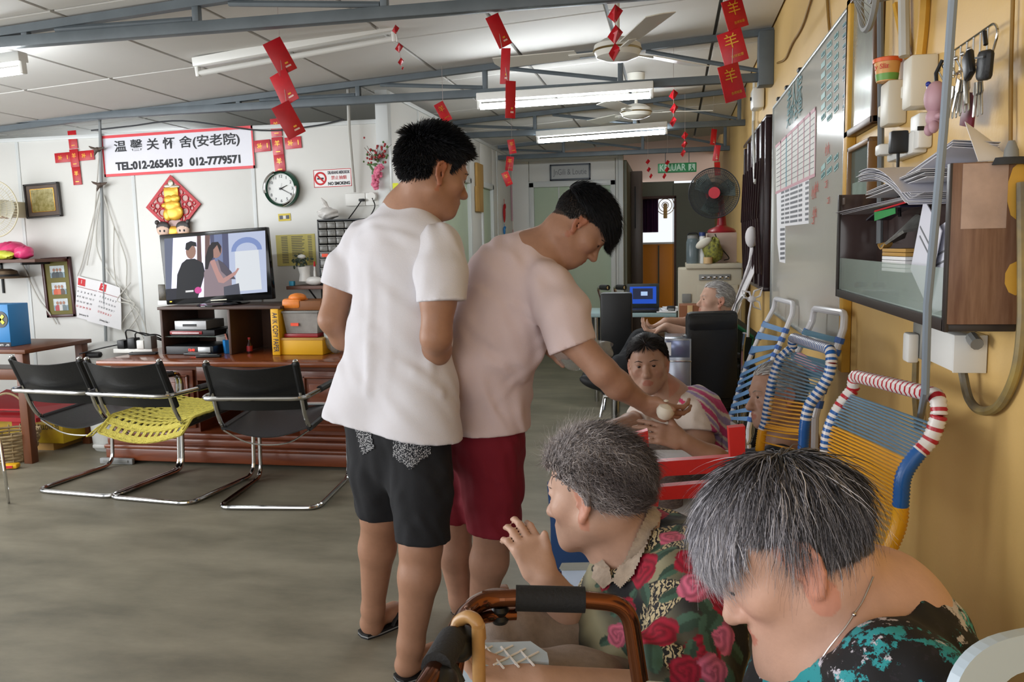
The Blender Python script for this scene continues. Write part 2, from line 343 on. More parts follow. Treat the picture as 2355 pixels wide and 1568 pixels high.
# --- tube lamps
tube_on = M('lit_tube', 'f4faff', rough=.3, emit=75.0); tube_off = M('unlit_tube', 'd6d6d2', rough=.25); lampw = M('lamp_housing', 'e2e2de', rough=.4)
def tube_lamp(a, b_, lab, on=True, r=.016):
    a = Vector(a); b_ = Vector(b_); L_ = (b_ - a).length; u = (b_ - a).normalized(); up = Vector((0, 0, 1)); up = (up - u * up.dot(u)).normalized(); n = u.cross(up)
    c = (a + b_) / 2; t = thing('tube_lamp', lab, 'tube lamp', c)
    fr = dict(O=c, u=u, v=n, n=up)
    h = B(**fr).bx(-L_ / 2, L_ / 2, -.032, .032, .035, .085, .006).build('housing', lampw, t)
    for s in (-1, 1): B(**fr).box((s * (L_ / 2 - .012), 0, .012), (.022, .034, .06), None, .005).build('end_holder', lampw, t)
    B(**fr).cyl((-L_ / 2 + .02, 0, 0), (L_ / 2 - .02, 0, 0), r, n=14).build('tube', tube_on if on else tube_off, t)
    B(**fr).cyl((L_ / 2 - .1, -.033, .058), (L_ / 2 - .1, -.046, .058), .012, n=12).build('starter', M('starter_grey', '5b5e60'), h)
    return t
la, lb = at(452, 170, Y=4.4), at(912, 88, Y=4.4); tube_lamp(la, lb, 'unlit white tube lamp on the ceiling above the banner', False)
la, lb = at(1098, 246, Y=5.4), at(1503, 219, Y=5.4); tube_lamp(la, lb, 'glowing white tube lamp under the middle truss, nearer of the two lit ones', True, .018)
la, lb = at(1234, 325, Y=7.35), at(1535, 303, Y=7.35); tube_lamp(la, lb, 'glowing white tube lamp further back, in front of the framed door lettering', True, .018)
lb = at(58, 160, Y=3.6); tube_lamp(lb + Vector((-1.2, 0, -.07)), lb, 'glowing tube lamp cut off by the left edge of the photo', True, .018)
tube_lamp((-5.2, 6.6, ZC(-5.2) - .09), (-4.0, 6.6, ZC(-4.0) - .09), 'unseen tube lamp added behind the television wall to brighten the ceiling gap', True, .018)  # added lamp, hidden by the wall, brightens the ceiling above its top rail
# --- ceiling fans
def ceiling_fan(hub, ang, lab, R=.62, roll=0):
    hub = Vector(hub); t = thing('ceiling_fan', lab, 'ceiling fan', hub)
    fm = M('fan_enamel', 'd8d6cc', rough=.3)
    zt = ZC(hub.x)
    B().cyl(hub + Vector((0, 0, .06)), (hub.x, hub.y, zt), .012, n=10).build('rod', fm, t)
    B().lathe((hub.x, hub.y, zt - .09), [(.02, 0), (.06, .02), (.065, .085), (.05, .09)]).build('canopy', fm, t)
    B().lathe(hub, [(.0, -.05), (.05, -.048), (.1, -.03), (.115, 0), (.11, .025), (.07, .05), (.03, .06), (0, .062)], n=32, caps=False).build('motor', fm, t)
    B().lathe(hub, [(.112, -.006), (.118, 0), (.112, .006)], n=32, caps=False).build('trim_ring', M('fan_trim', 'a08a5a', rough=.3, metal=.8), t)
    for k in range(3):
        a = math.radians(ang + 120 * k); u = Vector((math.cos(a), math.sin(a), 0)); w = Vector((-math.sin(a), math.cos(a), .18)).normalized()
        b_ = B(O=hub, u=u, v=w, n=u.cross(w)).prism([(.2, -.05), (R, -.065), (R + .015, 0), (R, .065), (.2, .05)], -.002, .002)
        o = b_.build('blade', fm, t)
        B(O=hub, u=u, v=w, n=u.cross(w)).bx(.09, .24, -.018, .018, -.008, -.002, .002).build('blade_arm', fm, o)
ceiling_fan(at(1420, 116, d=3.95), 170, 'white ceiling fan close behind the hanging red stars')
ceiling_fan(at(1463, 258, d=6.1), 250, 'small white ceiling fan between the two lit tube lamps', .55)
# ================================================================ TELEVISION SIDE
wood_r = M('reddish_wood', '5e2c18', rough=.32, col2='7d4023', vs=2.5, stretch=(1, 1, 9), coat=.2)
wood_d = M('dark_laminate', '4a352c', rough=.45, var=.12, vs=4)
blackp = M('black_plastic', '17181a', rough=.4); chrome = M('chrome'); paper = M('white_paper', 'e9e8ea', rough=.7)
leather = M('black_leather', '131416', rough=.42, bump=.08, bs=140); ink = M('black_ink', '24262c', rough=.6); gold = M('gold_foil', 'd9a13c', rough=.3, metal=.55)
redpk = M('red_packet_paper', 'b5121f', rough=.38, var=.12, vs=14); redink = M('red_ink', 'c9242c', rough=.6); grey_pvc = M('grey_pvc', '8d9294', rough=.45); cablew = M('white_cable', 'cfcdc6', rough=.5)
def tw(px, py, off=0.0): return at(px, py, Y=YT - off)
def quadframe(tl, tr, br, bl):
    tl, tr, br, bl = map(Vector, (tl, tr, br, bl)); c = (tl + tr + br + bl) / 4; u = ((tr - tl) + (br - bl)).normalized(); v = ((tl - bl) + (tr - br)); v = (v - u * v.dot(u)).normalized(); n = u.cross(v)
    w = ((tr - tl).length + (br - bl).length) / 2; h = ((tl - bl).length + (tr - br).length) / 2
    return c, u, v, n, w, h
def rect_on(tl, tr, br, bl, off=0.0): return quadframe(*[tw(*p, off) for p in (tl, tr, br, bl)])
def poly_at(b, pts, off, th=.001, plane='Y', base=None):
    """polygon traced on a plane facing the camera (b in world frame)"""
    P = [at(x, y, Y=off) for x, y in pts]; n = len(P); V = P + [q + Vector((0, -th, 0)) for q in P]
    b.add(V, [tuple(range(n)), tuple(range(2 * n - 1, n - 1, -1))] + [(i, (i + 1) % n, n + (i + 1) % n, n + i) for i in range(n)]); return b
# --- banner
c, u, v, n, w, h = rect_on((235, 312), (583, 289), (584, 386), (238, 408), .012)
t = thing('banner', 'long white banner with red border and Chinese lettering over phone numbers', 'banner', c)
fr = dict(O=c, u=u, v=v, n=n)
B(**fr).bx(-w / 2, w / 2, -h / 2, h / 2, -.004, 0).build('sheet', M('banner_white', 'dfdfe8', rough=.35), t)
b = B(**fr); e = .02
b.bx(-w / 2, w / 2, h / 2 - e, h / 2, 0, .002).bx(-w / 2, w / 2, -h / 2, -h / 2 + e, 0, .002).bx(-w / 2, -w / 2 + e * .6, -h / 2, h / 2, 0, .002).bx(w / 2 - e * .6, w / 2, -h / 2, h / 2, 0, .002).build('border', M('banner_red', 'e0424b', rough=.4), t)
text('lettering', '温 馨 关 怀 舍(安老院)', .088, c + v * h * .2 + u * .0 + n * .001, u, v, ink, t, width=w * .83, bold=.0012)
text('lettering', 'TEL:012-2654513', .078, c - v * h * .27 - u * w * .19 + n * .001, u, v, ink, t, width=w * .45, bold=.003); text('lettering', '012-7779571', .078, c - v * h * .27 + u * w * .25 + n * .001, u, v, ink, t, width=w * .33, bold=.003)
# --- crosses of red packets
def packet(t, O, u, v, w, h, glyph=True, rot=0, mat=None):
    n = u.cross(v); o = B(O=O, u=u, v=v, n=n).box((0, 0, 0), (w, h, .003), None, .001).build('packet', mat or redpk, t)
    if glyph:
        text('gold_character', '羊', min(w, h) * .55, O + v * h * .12 + n * .0018, u, v, gold, o)
        B(O=O, u=u, v=v, n=n).bx(-w * .2, w * .2, -h * .34, -h * .3, .0015, .0025).build('gold_line', gold, o)
    return o
def cross(cx, cy, pw, ph, arm, tilt_, lab, mat):
    c = tw(cx, cy, .006); u = Vector((math.cos(tilt_), 0, math.sin(tilt_))); v = Vector((-math.sin(tilt_), 0, math.cos(tilt_))); n = u.cross(v)
    t = thing('red_packet_cross', lab, 'decoration', c, 'crosses of red packets')
    for k, (a, b_, r) in enumerate([(0, ph * 1.0, 0), (0, -ph * .1, 0), (0, -ph * 1.15, 0), (-arm, .0, 1), (arm, 0, 1)]):
        O = c + u * a + v * b_ + n * (.004 * (k % 2) + .002)
        uu, vv = (u, v) if not r else (v, -u)
        packet(t, O, uu, vv, pw, ph * 1.06, True, 0, mat)
cross(172, 360, .072, .125, .1, .04, 'cross of dark red paper packets left of the banner', redpk)
cross(639, 332, .082, .118, .118, .05, 'cross of pinkish red paper packets above the round clock', M('pink_lit_packet', 'c23b45', rough=.3, var=.15, vs=10))  # pinkish light on this cross is put into its packet colour
# --- framed certificate
def framed(tl, tr, br, bl, off, lab, fmat, mmat, fw, cat='picture frame', name='picture_frame'):
    c, u, v, n, w, h = rect_on(tl, tr, br, bl, off); t = thing(name, lab, cat, c); fr = dict(O=c, u=u, v=v, n=n); b = B(**fr)
    b.bx(-w / 2, w / 2, h / 2 - fw, h / 2, -.012, .012, .003).bx(-w / 2, w / 2, -h / 2, -h / 2 + fw, -.012, .012, .003).bx(-w / 2, -w / 2 + fw, -h / 2, h / 2, -.012, .012, .003).bx(w / 2 - fw, w / 2, -h / 2, h / 2, -.012, .012, .003).build('frame', fmat, t)
    B(**fr).bx(-w / 2 + fw, w / 2 - fw, -h / 2 + fw, h / 2 - fw, -.01, 0).build('mount', mmat, t)
    return t, fr, w, h
t, fr, w, h = framed((53, 425), (132, 418), (145, 497), (65, 503), .02, 'small dark framed gold certificate on the wall beside the left red cross', M('dark_frame', '3a3635', rough=.35), M('taupe_mount', '6d5f56', rough=.6), .014)
B(**fr).bx(-w * .33, w * .33, -h * .32, h * .34, 0, .002).build('print', M('gold_print', '8c8138', rough=.3, col2='c7bd86', vs=30), t)
B(**fr).bx(-w * .34, w * .34, h * .33, h * .345, 0, .003).bx(-w * .34, w * .34, -h * .33, -h * .315, 0, .003).bx(-w * .34, -w * .325, -h * .33, h * .34, 0, .003).bx(w * .325, w * .34, -h * .33, h * .34, 0, .003).build('gilt_line', gold, t)
# --- triple photo frame
t, fr, w, h = framed((97, 593), (163, 590), (174, 727), (108, 731), .02, 'tall maroon frame holding three group photographs', M('maroon_wood', '431a1c', rough=.3), M('olive_mount', '6d6526', rough=.6), .022)
for k, zz in enumerate((.26, -.02, -.29)):
    p = B(**fr).bx(-w * .24, w * .26, h * zz - h * .1, h * zz + h * .1, 0, .002).build('photograph', M('photo_sky', 'b9c2c6', rough=.3, var=.2, vs=20), t)
    pb = B(**fr)
    pb.bx(-w * .24, w * .26, h * zz - h * .1, h * zz - h * .01, .002, .003).build('water', M('photo_water', '6d8a97', rough=.3, var=.3, vs=40), p)
    cols = (['3a4348', '2f3b40', '4a5458'], ['c8542f', 'd06a45', '5c4a40'], ['b0464a', 'c9c9c6', '6d7a7c'])[k]
    for i, cc in enumerate(cols):
        xx = (-.1 + .11 * i) * w; b = B(**fr); b.lathe((xx, h * zz - h * .1, .0035), [(0, 0), (w * .085, .0), (w * .09, h * .06), (w * .04, h * .095), (0, h * .1)], axis=(0, 1, 0), n=10, sx=1, sy=.02)
        b.build('person_print', M('ph_' + cc, cc, rough=.5), p); B(**fr).ell((xx, h * zz + h * .03, .0035), (w * .045, w * .05, .001), nu=10, nv=6).build('face_print', M('photo_face', 'a87a62'), p)
# --- wall calendars
for k, (q, lab, mon) in enumerate([(((178, 634), (236, 648), (226, 742), (172, 728)), 'white wall calendar sheet numbered 1, partly under the other', '1'), (((232, 646), (276, 661), (285, 758), (200, 738)), 'white wall calendar sheet numbered 2, curling at its lower corner', '2')]):
    P = [tw(x, y, .02 + .014 * k) for x, y in q]; c = sum(P, Vector()) / 4; t = thing('calendar_sheet', lab, 'calendar', c)
    def surf(a, b_, P=P, k=k):
        q_ = P[0] * (1 - a) * (1 - b_) + P[1] * a * (1 - b_) + P[2] * a * b_ + P[3] * (1 - a) * b_
        return q_ + Vector((0, -.03 * k * (a * b_) ** 2 - .004 * math.sin(a * 3), 0))
    B().grid(surf, 10, 10, .0012).build('sheet', paper, t)
    def on(a, b_, P=P): return surf(a, b_) + Vector((0, -.0025, 0))
    u = (P[1] - P[0]).normalized(); v = (P[0] - P[3]); v = (v - u * v.dot(u)).normalized()
    wq = (P[1] - P[0]).length; hq = (P[0] - P[3]).length
    B().grid(lambda a, b_: on(.05 + .3 * a, .04 + .17 * b_), 2, 2).build('red_square', redink, t)
    text('month_number', mon, hq * .13, on(.2, .12), u, v, M('label_white', 'f0f0f0'), t)
    B().grid(lambda a, b_: on(.05 + .9 * a, .245 + .012 * b_), 6, 1).build('heading_line', M('dark_red_ink', '8c3038'), t)
    for r in range(4):
        text('date_row', '  '.join(str(d) for d in range(1 + 7 * r, 8 + 7 * r)), hq * .06, on(.5, .36 + .12 * r), u, v, redink if r == 3 else M('grey_ink', '55565e'), t, width=wq * .85)
    text('footer', 'January Sale Bid' if k == 0 else 'January Sale Bid', hq * .06, on(.52, .9), u, v, ink, t, width=wq * .6)
# --- diamond hanging with the gold character
c = tw(399, 473, .012); R_ = .225
t = thing('diamond_ornament', 'red diamond paper cut ornament with a raised gold character above the television', 'ornament', c)
fr = dict(O=c, u=(1, 0, .03), v=(-.03, 0, 1), n=(0, -1, 0)); redd = M('red_card', 'bb1f2b', rough=.45)
b = B(**fr); s = R_
for (a0, a1) in (((0, s), (s, 0)), ((s, 0), (0, -s)), ((0, -s), (-s, 0)), ((-s, 0), (0, s))):
    a0 = Vector(a0); a1 = Vector(a1); i0 = a0 * .86; i1 = a1 * .86
    b.hexa([(*a0, 0), (*a1, 0), (*i1, 0), (*i0, 0), (*a0, .006), (*a1, .006), (*i1, .006), (*i0, .006)])
b.build('diamond_border', redd, t)
B(**fr).prism([(0, s * .9), (s * .9, 0), (0, -s * .9), (-s * .9, 0)], -.002, .001).build('backing', M('pale_backing', 'c9a9a4', rough=.6), t)
b = B(**fr)
for sx in (-1, 1):
    for (x, y, r) in [(.45, .22, .12), (.58, .02, .1), (.42, -.2, .12), (.3, .42, .1), (.66, -.12, .07), (.3, -.42, .1), (.75, .05, .06), (.4, 0.02, .07)]:
        b.tube(arc((sx * x * s, y * s, .004), r * s, 0, 2 * math.pi * 15 / 16, 15, (1, 0, 0), (0, 1, 0)), .0055, 6, closed=True)
    b.tube([(sx * .2 * s, .6 * s, .004), (sx * .35 * s, .1 * s, .004), (sx * .25 * s, -.6 * s, .004)], .006, 6)
b.build('filigree', redd, t)
g = B(**fr)
g.box((0, .44 * s, .014), (.52 * s, .3 * s, .012), None, .006).ell((-.09 * s, .2 * s, .016), (.2 * s, .15 * s, .012)).ell((.12 * s, .22 * s, .016), (.19 * s, .14 * s, .012)).ell((0, 0, .018), (.3 * s, .2 * s, .014)).ell((.06 * s, -.22 * s, .018), (.32 * s, .26 * s, .014)).ell((-.2 * s, -.28 * s, .016), (.16 * s, .2 * s, .012)).ell((-.24 * s, .02 * s, .016), (.16 * s, .09 * s, .01))
g.build('gold_character', M('gold_plaque', 'e0a93a', rough=.28, metal=.35, var=.15, vs=40), t)
g = B(**fr); g.ell((0, .72 * s, .01), (.1 * s, .12 * s, .006)).ell((-.1 * s, .64 * s, .01), (.16 * s, .06 * s, .006)).ell((.12 * s, .6 * s, .01), (.2 * s, .06 * s, .006)); g.build('cloud_scroll', M('silver_card', 'b8b3a0', rough=.3, metal=.4), t)
for sx in (-1, 1):
    hx = c + Vector((sx * .36 * s, -.028, -.78 * s)); g = B().ell(hx, (.052, .014, .048)).build('child_head', M('doll_skin', 'd9b9a6', rough=.4), t)
    B().ell(hx + Vector((0, .002, .02)), (.056, .014, .042)).ell(hx + Vector((sx * .045, .0, .055)), (.018, .012, .018)).build('child_hair', M('doll_hair', '3a3434', rough=.4), g)
    B().ell(hx + Vector((-.016, -.0135, -.008)), (.007, .002, .009), nu=8, nv=6).ell(hx + Vector((.018, -.0135, -.008)), (.007, .002, .009), nu=8, nv=6).build('child_eyes', ink, g)
B().ell(c + Vector((0, -.02, -.82 * s)), (.06, .01, .035)).build('gold_ingot', gold, t)
# --- wall clock
c = tw(648, 434, .03); r = .131
t = thing('wall_clock', 'round wall clock with green and silver rim and white dial', 'clock', c); fr = dict(O=c, u=(1, 0, 0), v=(0, 0, 1), n=(0, -1, 0))
b = B(**fr); b.lathe((0, 0, 0), [(r * .8, .012), (r * .84, .03), (r * .92, .036), (r * .97, .02), (r, 0), (r * .98, -.02), (.0, -.02)], n=48, caps=False).build('rim', M('green_metal_rim', '2d5746', rough=.2, metal=.75), t)
for a0 in (1.9, 4.9): B(**fr).tube(arc((0, 0, .034), r * .9, a0, a0 + 1.5, 20, (1, 0, 0), (0, 1, 0)), .011, 8).build('silver_inlay', chrome, t)
B(**fr).cyl((0, 0, .004), (0, 0, .012), r * .83, n=48).build('dial', M('dial_white', 'e4e6e4', rough=.4), t)
for k in range(1, 13):
    a = math.pi / 2 - k * math.pi / 6; text('numeral', str(k), .03, c + Vector((math.cos(a) * r * .66, -.0125, math.sin(a) * r * .66)), (1, 0, 0), (0, 0, 1), M('grey_ink'), t)
for a, L_, w_ in ((math.radians(24), .055, .0035), (math.radians(-28), .085, .0028), (math.radians(75), .04, .0012)):
    d_ = Vector((math.cos(a), 0, math.sin(a))); B().tube([c + Vector((0, -.018, 0)) - d_ * .012, c + Vector((0, -.018, 0)) + d_ * L_], [w_, w_ * .5], 5).build('hand', ink, t)
B(**fr).cyl((0, 0, .012), (0, 0, .022), .006, n=12).build('hub', ink, t)
# --- small stickers and papers
def sheet(tl, tr, br, bl, off, name, lab, cat, mat, th=.002):
    c, u, v, n, w, h = rect_on(tl, tr, br, bl, off); t = thing(name, lab, cat, c); fr = dict(O=c, u=u, v=v, n=n); B(**fr).bx(-w / 2, w / 2, -h / 2, h / 2, -th, 0).build('sheet', mat, t)
    return t, c, u, v, n, w, h, fr
t, c, u, v, n, w, h, fr = sheet((640, 492), (668, 490), (668, 507), (640, 509), .004, 'sticker', 'small yellow sticker directly below the clock', 'sticker', M('yellow_sticker', 'd9c23c', rough=.5))
B(**fr).bx(-w * .4, -w * .12, -h * .25, h * .25, 0, .001).bx(w * .14, w * .4, -h * .25, h * .25, 0, .001).build('dark_print', M('grey_ink'), t); B(**fr).bx(-w * .1, w * .12, -h * .2, h * .2, 0, .001).build('white_print', paper, t)
t, c, u, v, n, w, h, fr = sheet((635, 541), (724, 537), (727, 609), (637, 612), .004, 'notice_sheet', 'pale yellow typed name list beside the television', 'notice', M('yellow_paper', 'd3c776', rough=.7))
for k in range(16):
    b = B(**fr); yy = h * (.42 - .055 * k)
    b.bx(-w * .36, -w * .2, yy, yy + h * .02, 0, .001).bx(-w * .1, w * .22 + random.uniform(-.06, .06) * w, yy, yy + h * .02, 0, .001).bx(w * .32, w * .42, yy, yy + h * .02, 0, .001).build('text_line', M('grey_ink'), t)
t, c, u, v, n, w, h, fr = sheet((721, 391), (808, 387), (808, 427), (722, 432), .004, 'no_smoking_sign', 'white no smoking sign with red prohibition circle', 'sign', M('label_white'))
b = B(**fr); b.bx(-w / 2, w / 2, h / 2 - .004, h / 2, 0, .001).bx(-w / 2, w / 2, -h / 2, -h / 2 + .004, 0, .001).bx(-w / 2, -w / 2 + .004, -h / 2, h / 2, 0, .001).bx(w / 2 - .004, w / 2, -h / 2, h / 2, 0, .001).build('border', redink, t)
rc = (-w * .32, 0, .001); b = B(**fr); b.tube(arc(rc, h * .33, 0, 2 * math.pi * 23 / 24, 23, (1, 0, 0), (0, 1, 0)), .0065, 6, closed=True, flat=.3); d_ = h * .23; b.tube([(rc[0] - d_, d_, .001), (rc[0] + d_, -d_, .001)], .006, 6, flat=.3); b.build('prohibition_ring', redink, t)
B(**fr).bx(rc[0] - h * .2, rc[0] + h * .2, -.006, .006, 0, .0008).build('cigarette', ink, t)
text('lettering', 'DILARANG MEROKOK', h * .24, c + u * w * .17 + v * h * .3, u, v, M('grey_ink'), t, width=w * .58, bold=.001)
text('lettering', '禁止抽烟', h * .24, c + u * w * .17 + v * h * .0, u, v, redink, t, width=w * .4)
text('lettering', 'NO SMOKING', h * .25, c + u * w * .17 - v * h * .32, u, v, ink, t, width=w * .58, bold=.001)
for (x0, y0, x1, y1, cc, lab) in [(902, 421, 916, 449, 'e2e83a', 'bright yellow sticky note on the white corner post'), (896, 459, 910, 471, 'd9a53a', 'small orange sticker below the sticky note')]:
    p0, p1 = at(x0, y0, Y=5.545), at(x1, y1, Y=5.545); o = B().bx(p0.x, p1.x, 5.552, 5.556, p1.z, p0.z).build('sticky_note', M('note_' + cc, cc, rough=.6), loc=(p0.x, 5.55, p1.z)); tag(o, lab, 'sticky note')
# --- conduits on the wall, cables
def pipe(name, pts, r, mat, lab, cat, n=8, parts=None):
    t = tag(B().tube(pts, r, n).build(name, mat, loc=pts[-1]), lab, cat); return t
pipe('conduit_pipe', [tw(229, 245, .03), tw(233, 420, .03), tw(246, 870, .03)], .011, grey_pvc, 'thin grey conduit pipe running down the wall left of the banner', 'pipe')
pipe('conduit_pipe', [at(799, 160, Y=5.52), at(803, 300, Y=5.52), at(815, 442, Y=5.56)], .012, M('white_pvc', 'bdbdb8', rough=.4), 'pale conduit pipe dropping from the ceiling to the wall sockets', 'pipe')
cab = [[(229, 440), (190, 600), (180, 640), (215, 680)], [(232, 430), (262, 520), (290, 600), (293, 680), (330, 780), (350, 800)], [(231, 450), (225, 580), (300, 690), (320, 720), (290, 770), (315, 800)],
       [(262, 520), (262, 610), (275, 680), (310, 700), (280, 745), (300, 780), (350, 790)], [(228, 350), (215, 520), (200, 610)], [(300, 650), (270, 690), (300, 700), (330, 740), (340, 790)]]
for k, pp in enumerate(cab):
    pipe('wall_cable', cat_rom([tw(x, y, .018 + .004 * k) for x, y in pp], 8), .0045, cablew, ['thin white cable arching left from the conduit towards the calendar', 'white cable sagging right of the conduit down to the power strip', 'white cable looping behind the calendar sheets to the desk', 'tangled white cable coiled between calendar and television stand', 'short pale cable hanging beside the upper conduit', 'white cable loop lowest in the tangle beside the television'][k], 'cable', 6)
pipe('wall_cable', cat_rom([tw(50, 605, .03), tw(85, 680, .03), tw(110, 715, .03), tw(130, 745, .02)], 8), .006, cablew, 'white cable slanting down from the left shelf across the photo frame', 'cable', 6)
pipe('wall_cable', cat_rom([tw(210, 300, .03), tw(300, 290, .03), tw(420, 278, .03), tw(600, 300, .02), tw(720, 290, .03), tw(790, 275, .03)], 6), .006, M('dark_cable', '3b3d40', rough=.5), 'dark cable draped along the top of the television wall', 'cable', 6)
# clip-on clothes hook cluster on the conduit
for (x, y, lab) in [(228, 262, 'topmost rusty clip on the left conduit'), (224, 344, 'dark bird-shaped clip beside the banner edge'), (230, 425, 'dark propeller-like clip at the banner lower corner')]:
    c = tw(x, y, .05); t = thing('pipe_clip', lab, 'clip', c); mt = M('rusty_brown', '56483f', rough=.6)
    B().ell(c, (.025, .02, .018)).build('clip_body', mt, t)
    for a in (.3, 2.6, 4.4): B().tube([c, c + Vector((math.cos(a) * .05, -.01, math.sin(a) * .03)), c + Vector((math.cos(a) * .07, -.012, math.sin(a) * .05))], [.012, .009, .003], 6).build('clip_arm', mt, t)
# --- socket strip
p0, p1 = tw(796, 474, .02), tw(886, 442, .02); t = thing('wall_socket_strip', 'cream double wall socket strip with plugs and black cord', 'socket', (p0.x, YT, p0.z))
B().bx(p0.x, (p0.x + p1.x) / 2, YT - .03, YT, p0.z, p1.z, .004).build('socket_box', lampw, t); B().bx((p0.x + p1.x) / 2 + .003, p1.x, YT - .03, YT, p0.z, p1.z, .004).build('socket_box', lampw, t)
pc = tw(856, 452, .05); B().cyl(pc + Vector((0, .02, 0)), pc + Vector((0, -.02, 0)), .03, n=16).build('white_plug', lampw, t)
pc = tw(832, 460, .05); B().box(pc, (.04, .03, .018), None, .005).build('black_plug', blackp, t)
B().tube(cat_rom([pc, tw(815, 485, .05), tw(800, 505, .06)], 6), .004, 6).build('cord', blackp, t); B().tube(cat_rom([tw(856, 455, .07), tw(862, 475, .06), tw(850, 500, .06)], 6), .004, 6).build('cord', blackp, t)
# --- artificial flowers hanging by the post
c = tw(868, 370, .05); t = thing('artificial_flowers', 'bunch of artificial berries and pink blossoms hanging on the white wall', 'flowers', c)
st = B(); 
for k in range(14):
    e_ = tw(868 + random.uniform(-34, 34), 330 + random.uniform(0, 45), .06); st.tube([c, (c + e_) / 2 + Vector((0, -.02, 0)), e_], [.003, .002, .0015], 5)
st.build('twigs', M('twig', '5d4a34', rough=.7), t)
for k in range(46):
    q = tw(868 + random.gauss(0, 16), 352 + random.gauss(0, 14), .05 + random.random() * .06); B().ell(q, random.uniform(.006, .011), nu=8, nv=5).build('berry', M('berry_red', '9c2f34', rough=.4) if k % 3 else M('leaf_green', '4d6a3a', rough=.5), t)
for k in range(9):
    q = tw(868 + random.uniform(-8, 8), 385 + k * 5.5, .05 + random.random() * .04)
    b = B()
    for j in range(5): a = j * 1.257 + k; b.ell(q + Vector((math.cos(a) * .014, -.004 * j, math.sin(a) * .014)), (.013, .005, .013), nu=8, nv=5)
    b.build('blossom', M('blossom_pink', 'd7708e', rough=.6), t)
for k in range(6):
    q = tw(850 + k * 4, 378 + (k % 3) * 8, .07); B().ell(q, (.022, .003, .009), Matrix.Rotation(k, 3, 'Y'), 8, 5).build('leaf', M('leaf_green'), t)
# --- small parts cabinet on its shelf
sh0, sh1 = at(658, 662, Y=5.32), at(845, 655, Y=5.32)
t = thing('wall_shelf', 'brown wall shelf below the small parts cabinet', 'shelf', (sh0.x, 5.45, sh0.z))
B().bx(sh0.x, sh1.x, 5.32, YT, sh0.z - .012, sh0.z + .012, .003).build('board', M('shelf_brown', '5d3d30', rough=.5), t)
for x in (sh0.x + .14, sh0.x + .42): B().tube([(x, 5.38, sh0.z - .012), (x, YT, sh0.z - .16)], .006, 6).tube([(x, YT - .005, sh0.z - .012), (x, YT - .005, sh0.z - .18)], .006, 6).build('bracket', M('dark_metal', '2c2d2f', rough=.5), t)
pz = sh0.z + .013; c0, c1 = at(729, 505, Y=5.4), at(838, 500, Y=5.4)
t = thing('parts_cabinet', 'black small parts cabinet with rows of clear drawers', 'cabinet', (c0.x, 5.48, pz)); X0, X1, Z0, Z1 = c0.x, c0.x + .34, pz, c0.z; blk = M('cabinet_black', '22262a', rough=.45)
b = B(); b.bx(X0, X1, 5.57, YT, Z0, Z1).bx(X0, X0 + .008, 5.4, 5.57, Z0, Z1).bx(X1 - .008, X1, 5.4, 5.57, Z0, Z1).bx(X0, X1, 5.4, 5.57, Z1 - .01, Z1).bx(X0, X1, 5.4, 5.57, Z0, Z0 + .008).build('case', blk, t)
hh = Z1 - Z0 - .02; rows = [(.88, .98, 5), (.76, .86, 5), (.64, .74, 5), (.52, .62, 5), (.41, .51, 3), (.26, .40, 3), (.13, .25, 3), (.01, .12, 3)]
clear = M('smoky_drawer', '6b6a66', rough=.25, var=.35, vs=40); org = M('orange_label', 'f0512f', rough=.5)
for ri, (a, bb, nn) in enumerate(rows):
    for k in range(nn):
        xa = X0 + .012 + (X1 - X0 - .024) * k / nn; xb = X0 + .012 + (X1 - X0 - .024) * (k + 1) / nn - .005
        o = B().bx(xa, xb, 5.395, 5.56, Z0 + .01 + hh * a, Z0 + .01 + hh * bb, .003).build('drawer', clear, t)
        B().bx(xa, xb, 5.386, 5.396, Z0 + .01 + hh * bb - .006, Z0 + .01 + hh * bb, .002).build('drawer_lip', M('drawer_lip', '8a8a86', rough=.3), o)
        if ri >= 4 and (ri + k) % 2 == 0: B().bx(xa + .015, xa + .06, 5.391, 5.395, Z0 + hh * (a + bb) / 2 - .004, Z0 + hh * (a + bb) / 2 + .018).build('orange_label', org, o)
bagm = M('thin_plastic_bag', 'd5d3d0', rough=.3, var=.1, vs=18)
def blob_bag(name, c, r, mat, lab, knot=True, seed=1):
    rr = random.Random(seed); t = thing(name, lab, 'plastic bag', c); c = Vector(c); ph = [(rr.uniform(3, 9), rr.uniform(3, 9), rr.uniform(0, 6)) for _ in range(5)]
    def f(a, b_):
        th = math.pi * b_; fi = 2 * math.pi * a; k = 1 + .09 * sum(math.sin(p * math.cos(fi) * 1.3 + q * th + s_) for p, q, s_ in ph) / 2
        return c + Vector((r[0] * math.sin(th) * math.cos(fi) * k, r[1] * math.sin(th) * math.sin(fi) * k, r[2] * math.cos(th) * (k if th < 2.4 else 1)))
    B().grid(f, 28, 18).build('bag_body', mat, t, smooth=50)
    if knot:
        k0 = c + Vector((0, 0, r[2] * .95)); B().tube([k0 - Vector((0, 0, .02)), k0, k0 + Vector((-.02, 0, .03)), k0 + Vector((-.05, .01, .07))], [.03, .012, .02, .004], 8).build('tied_neck', mat, t)
    return t
blob_bag('plastic_bag', Vector((at(754, 487, Y=5.48).x, 5.48, Z1 + .042)), (.075, .06, .042), bagm, 'knotted white plastic bag on top of the parts cabinet', True, 3)
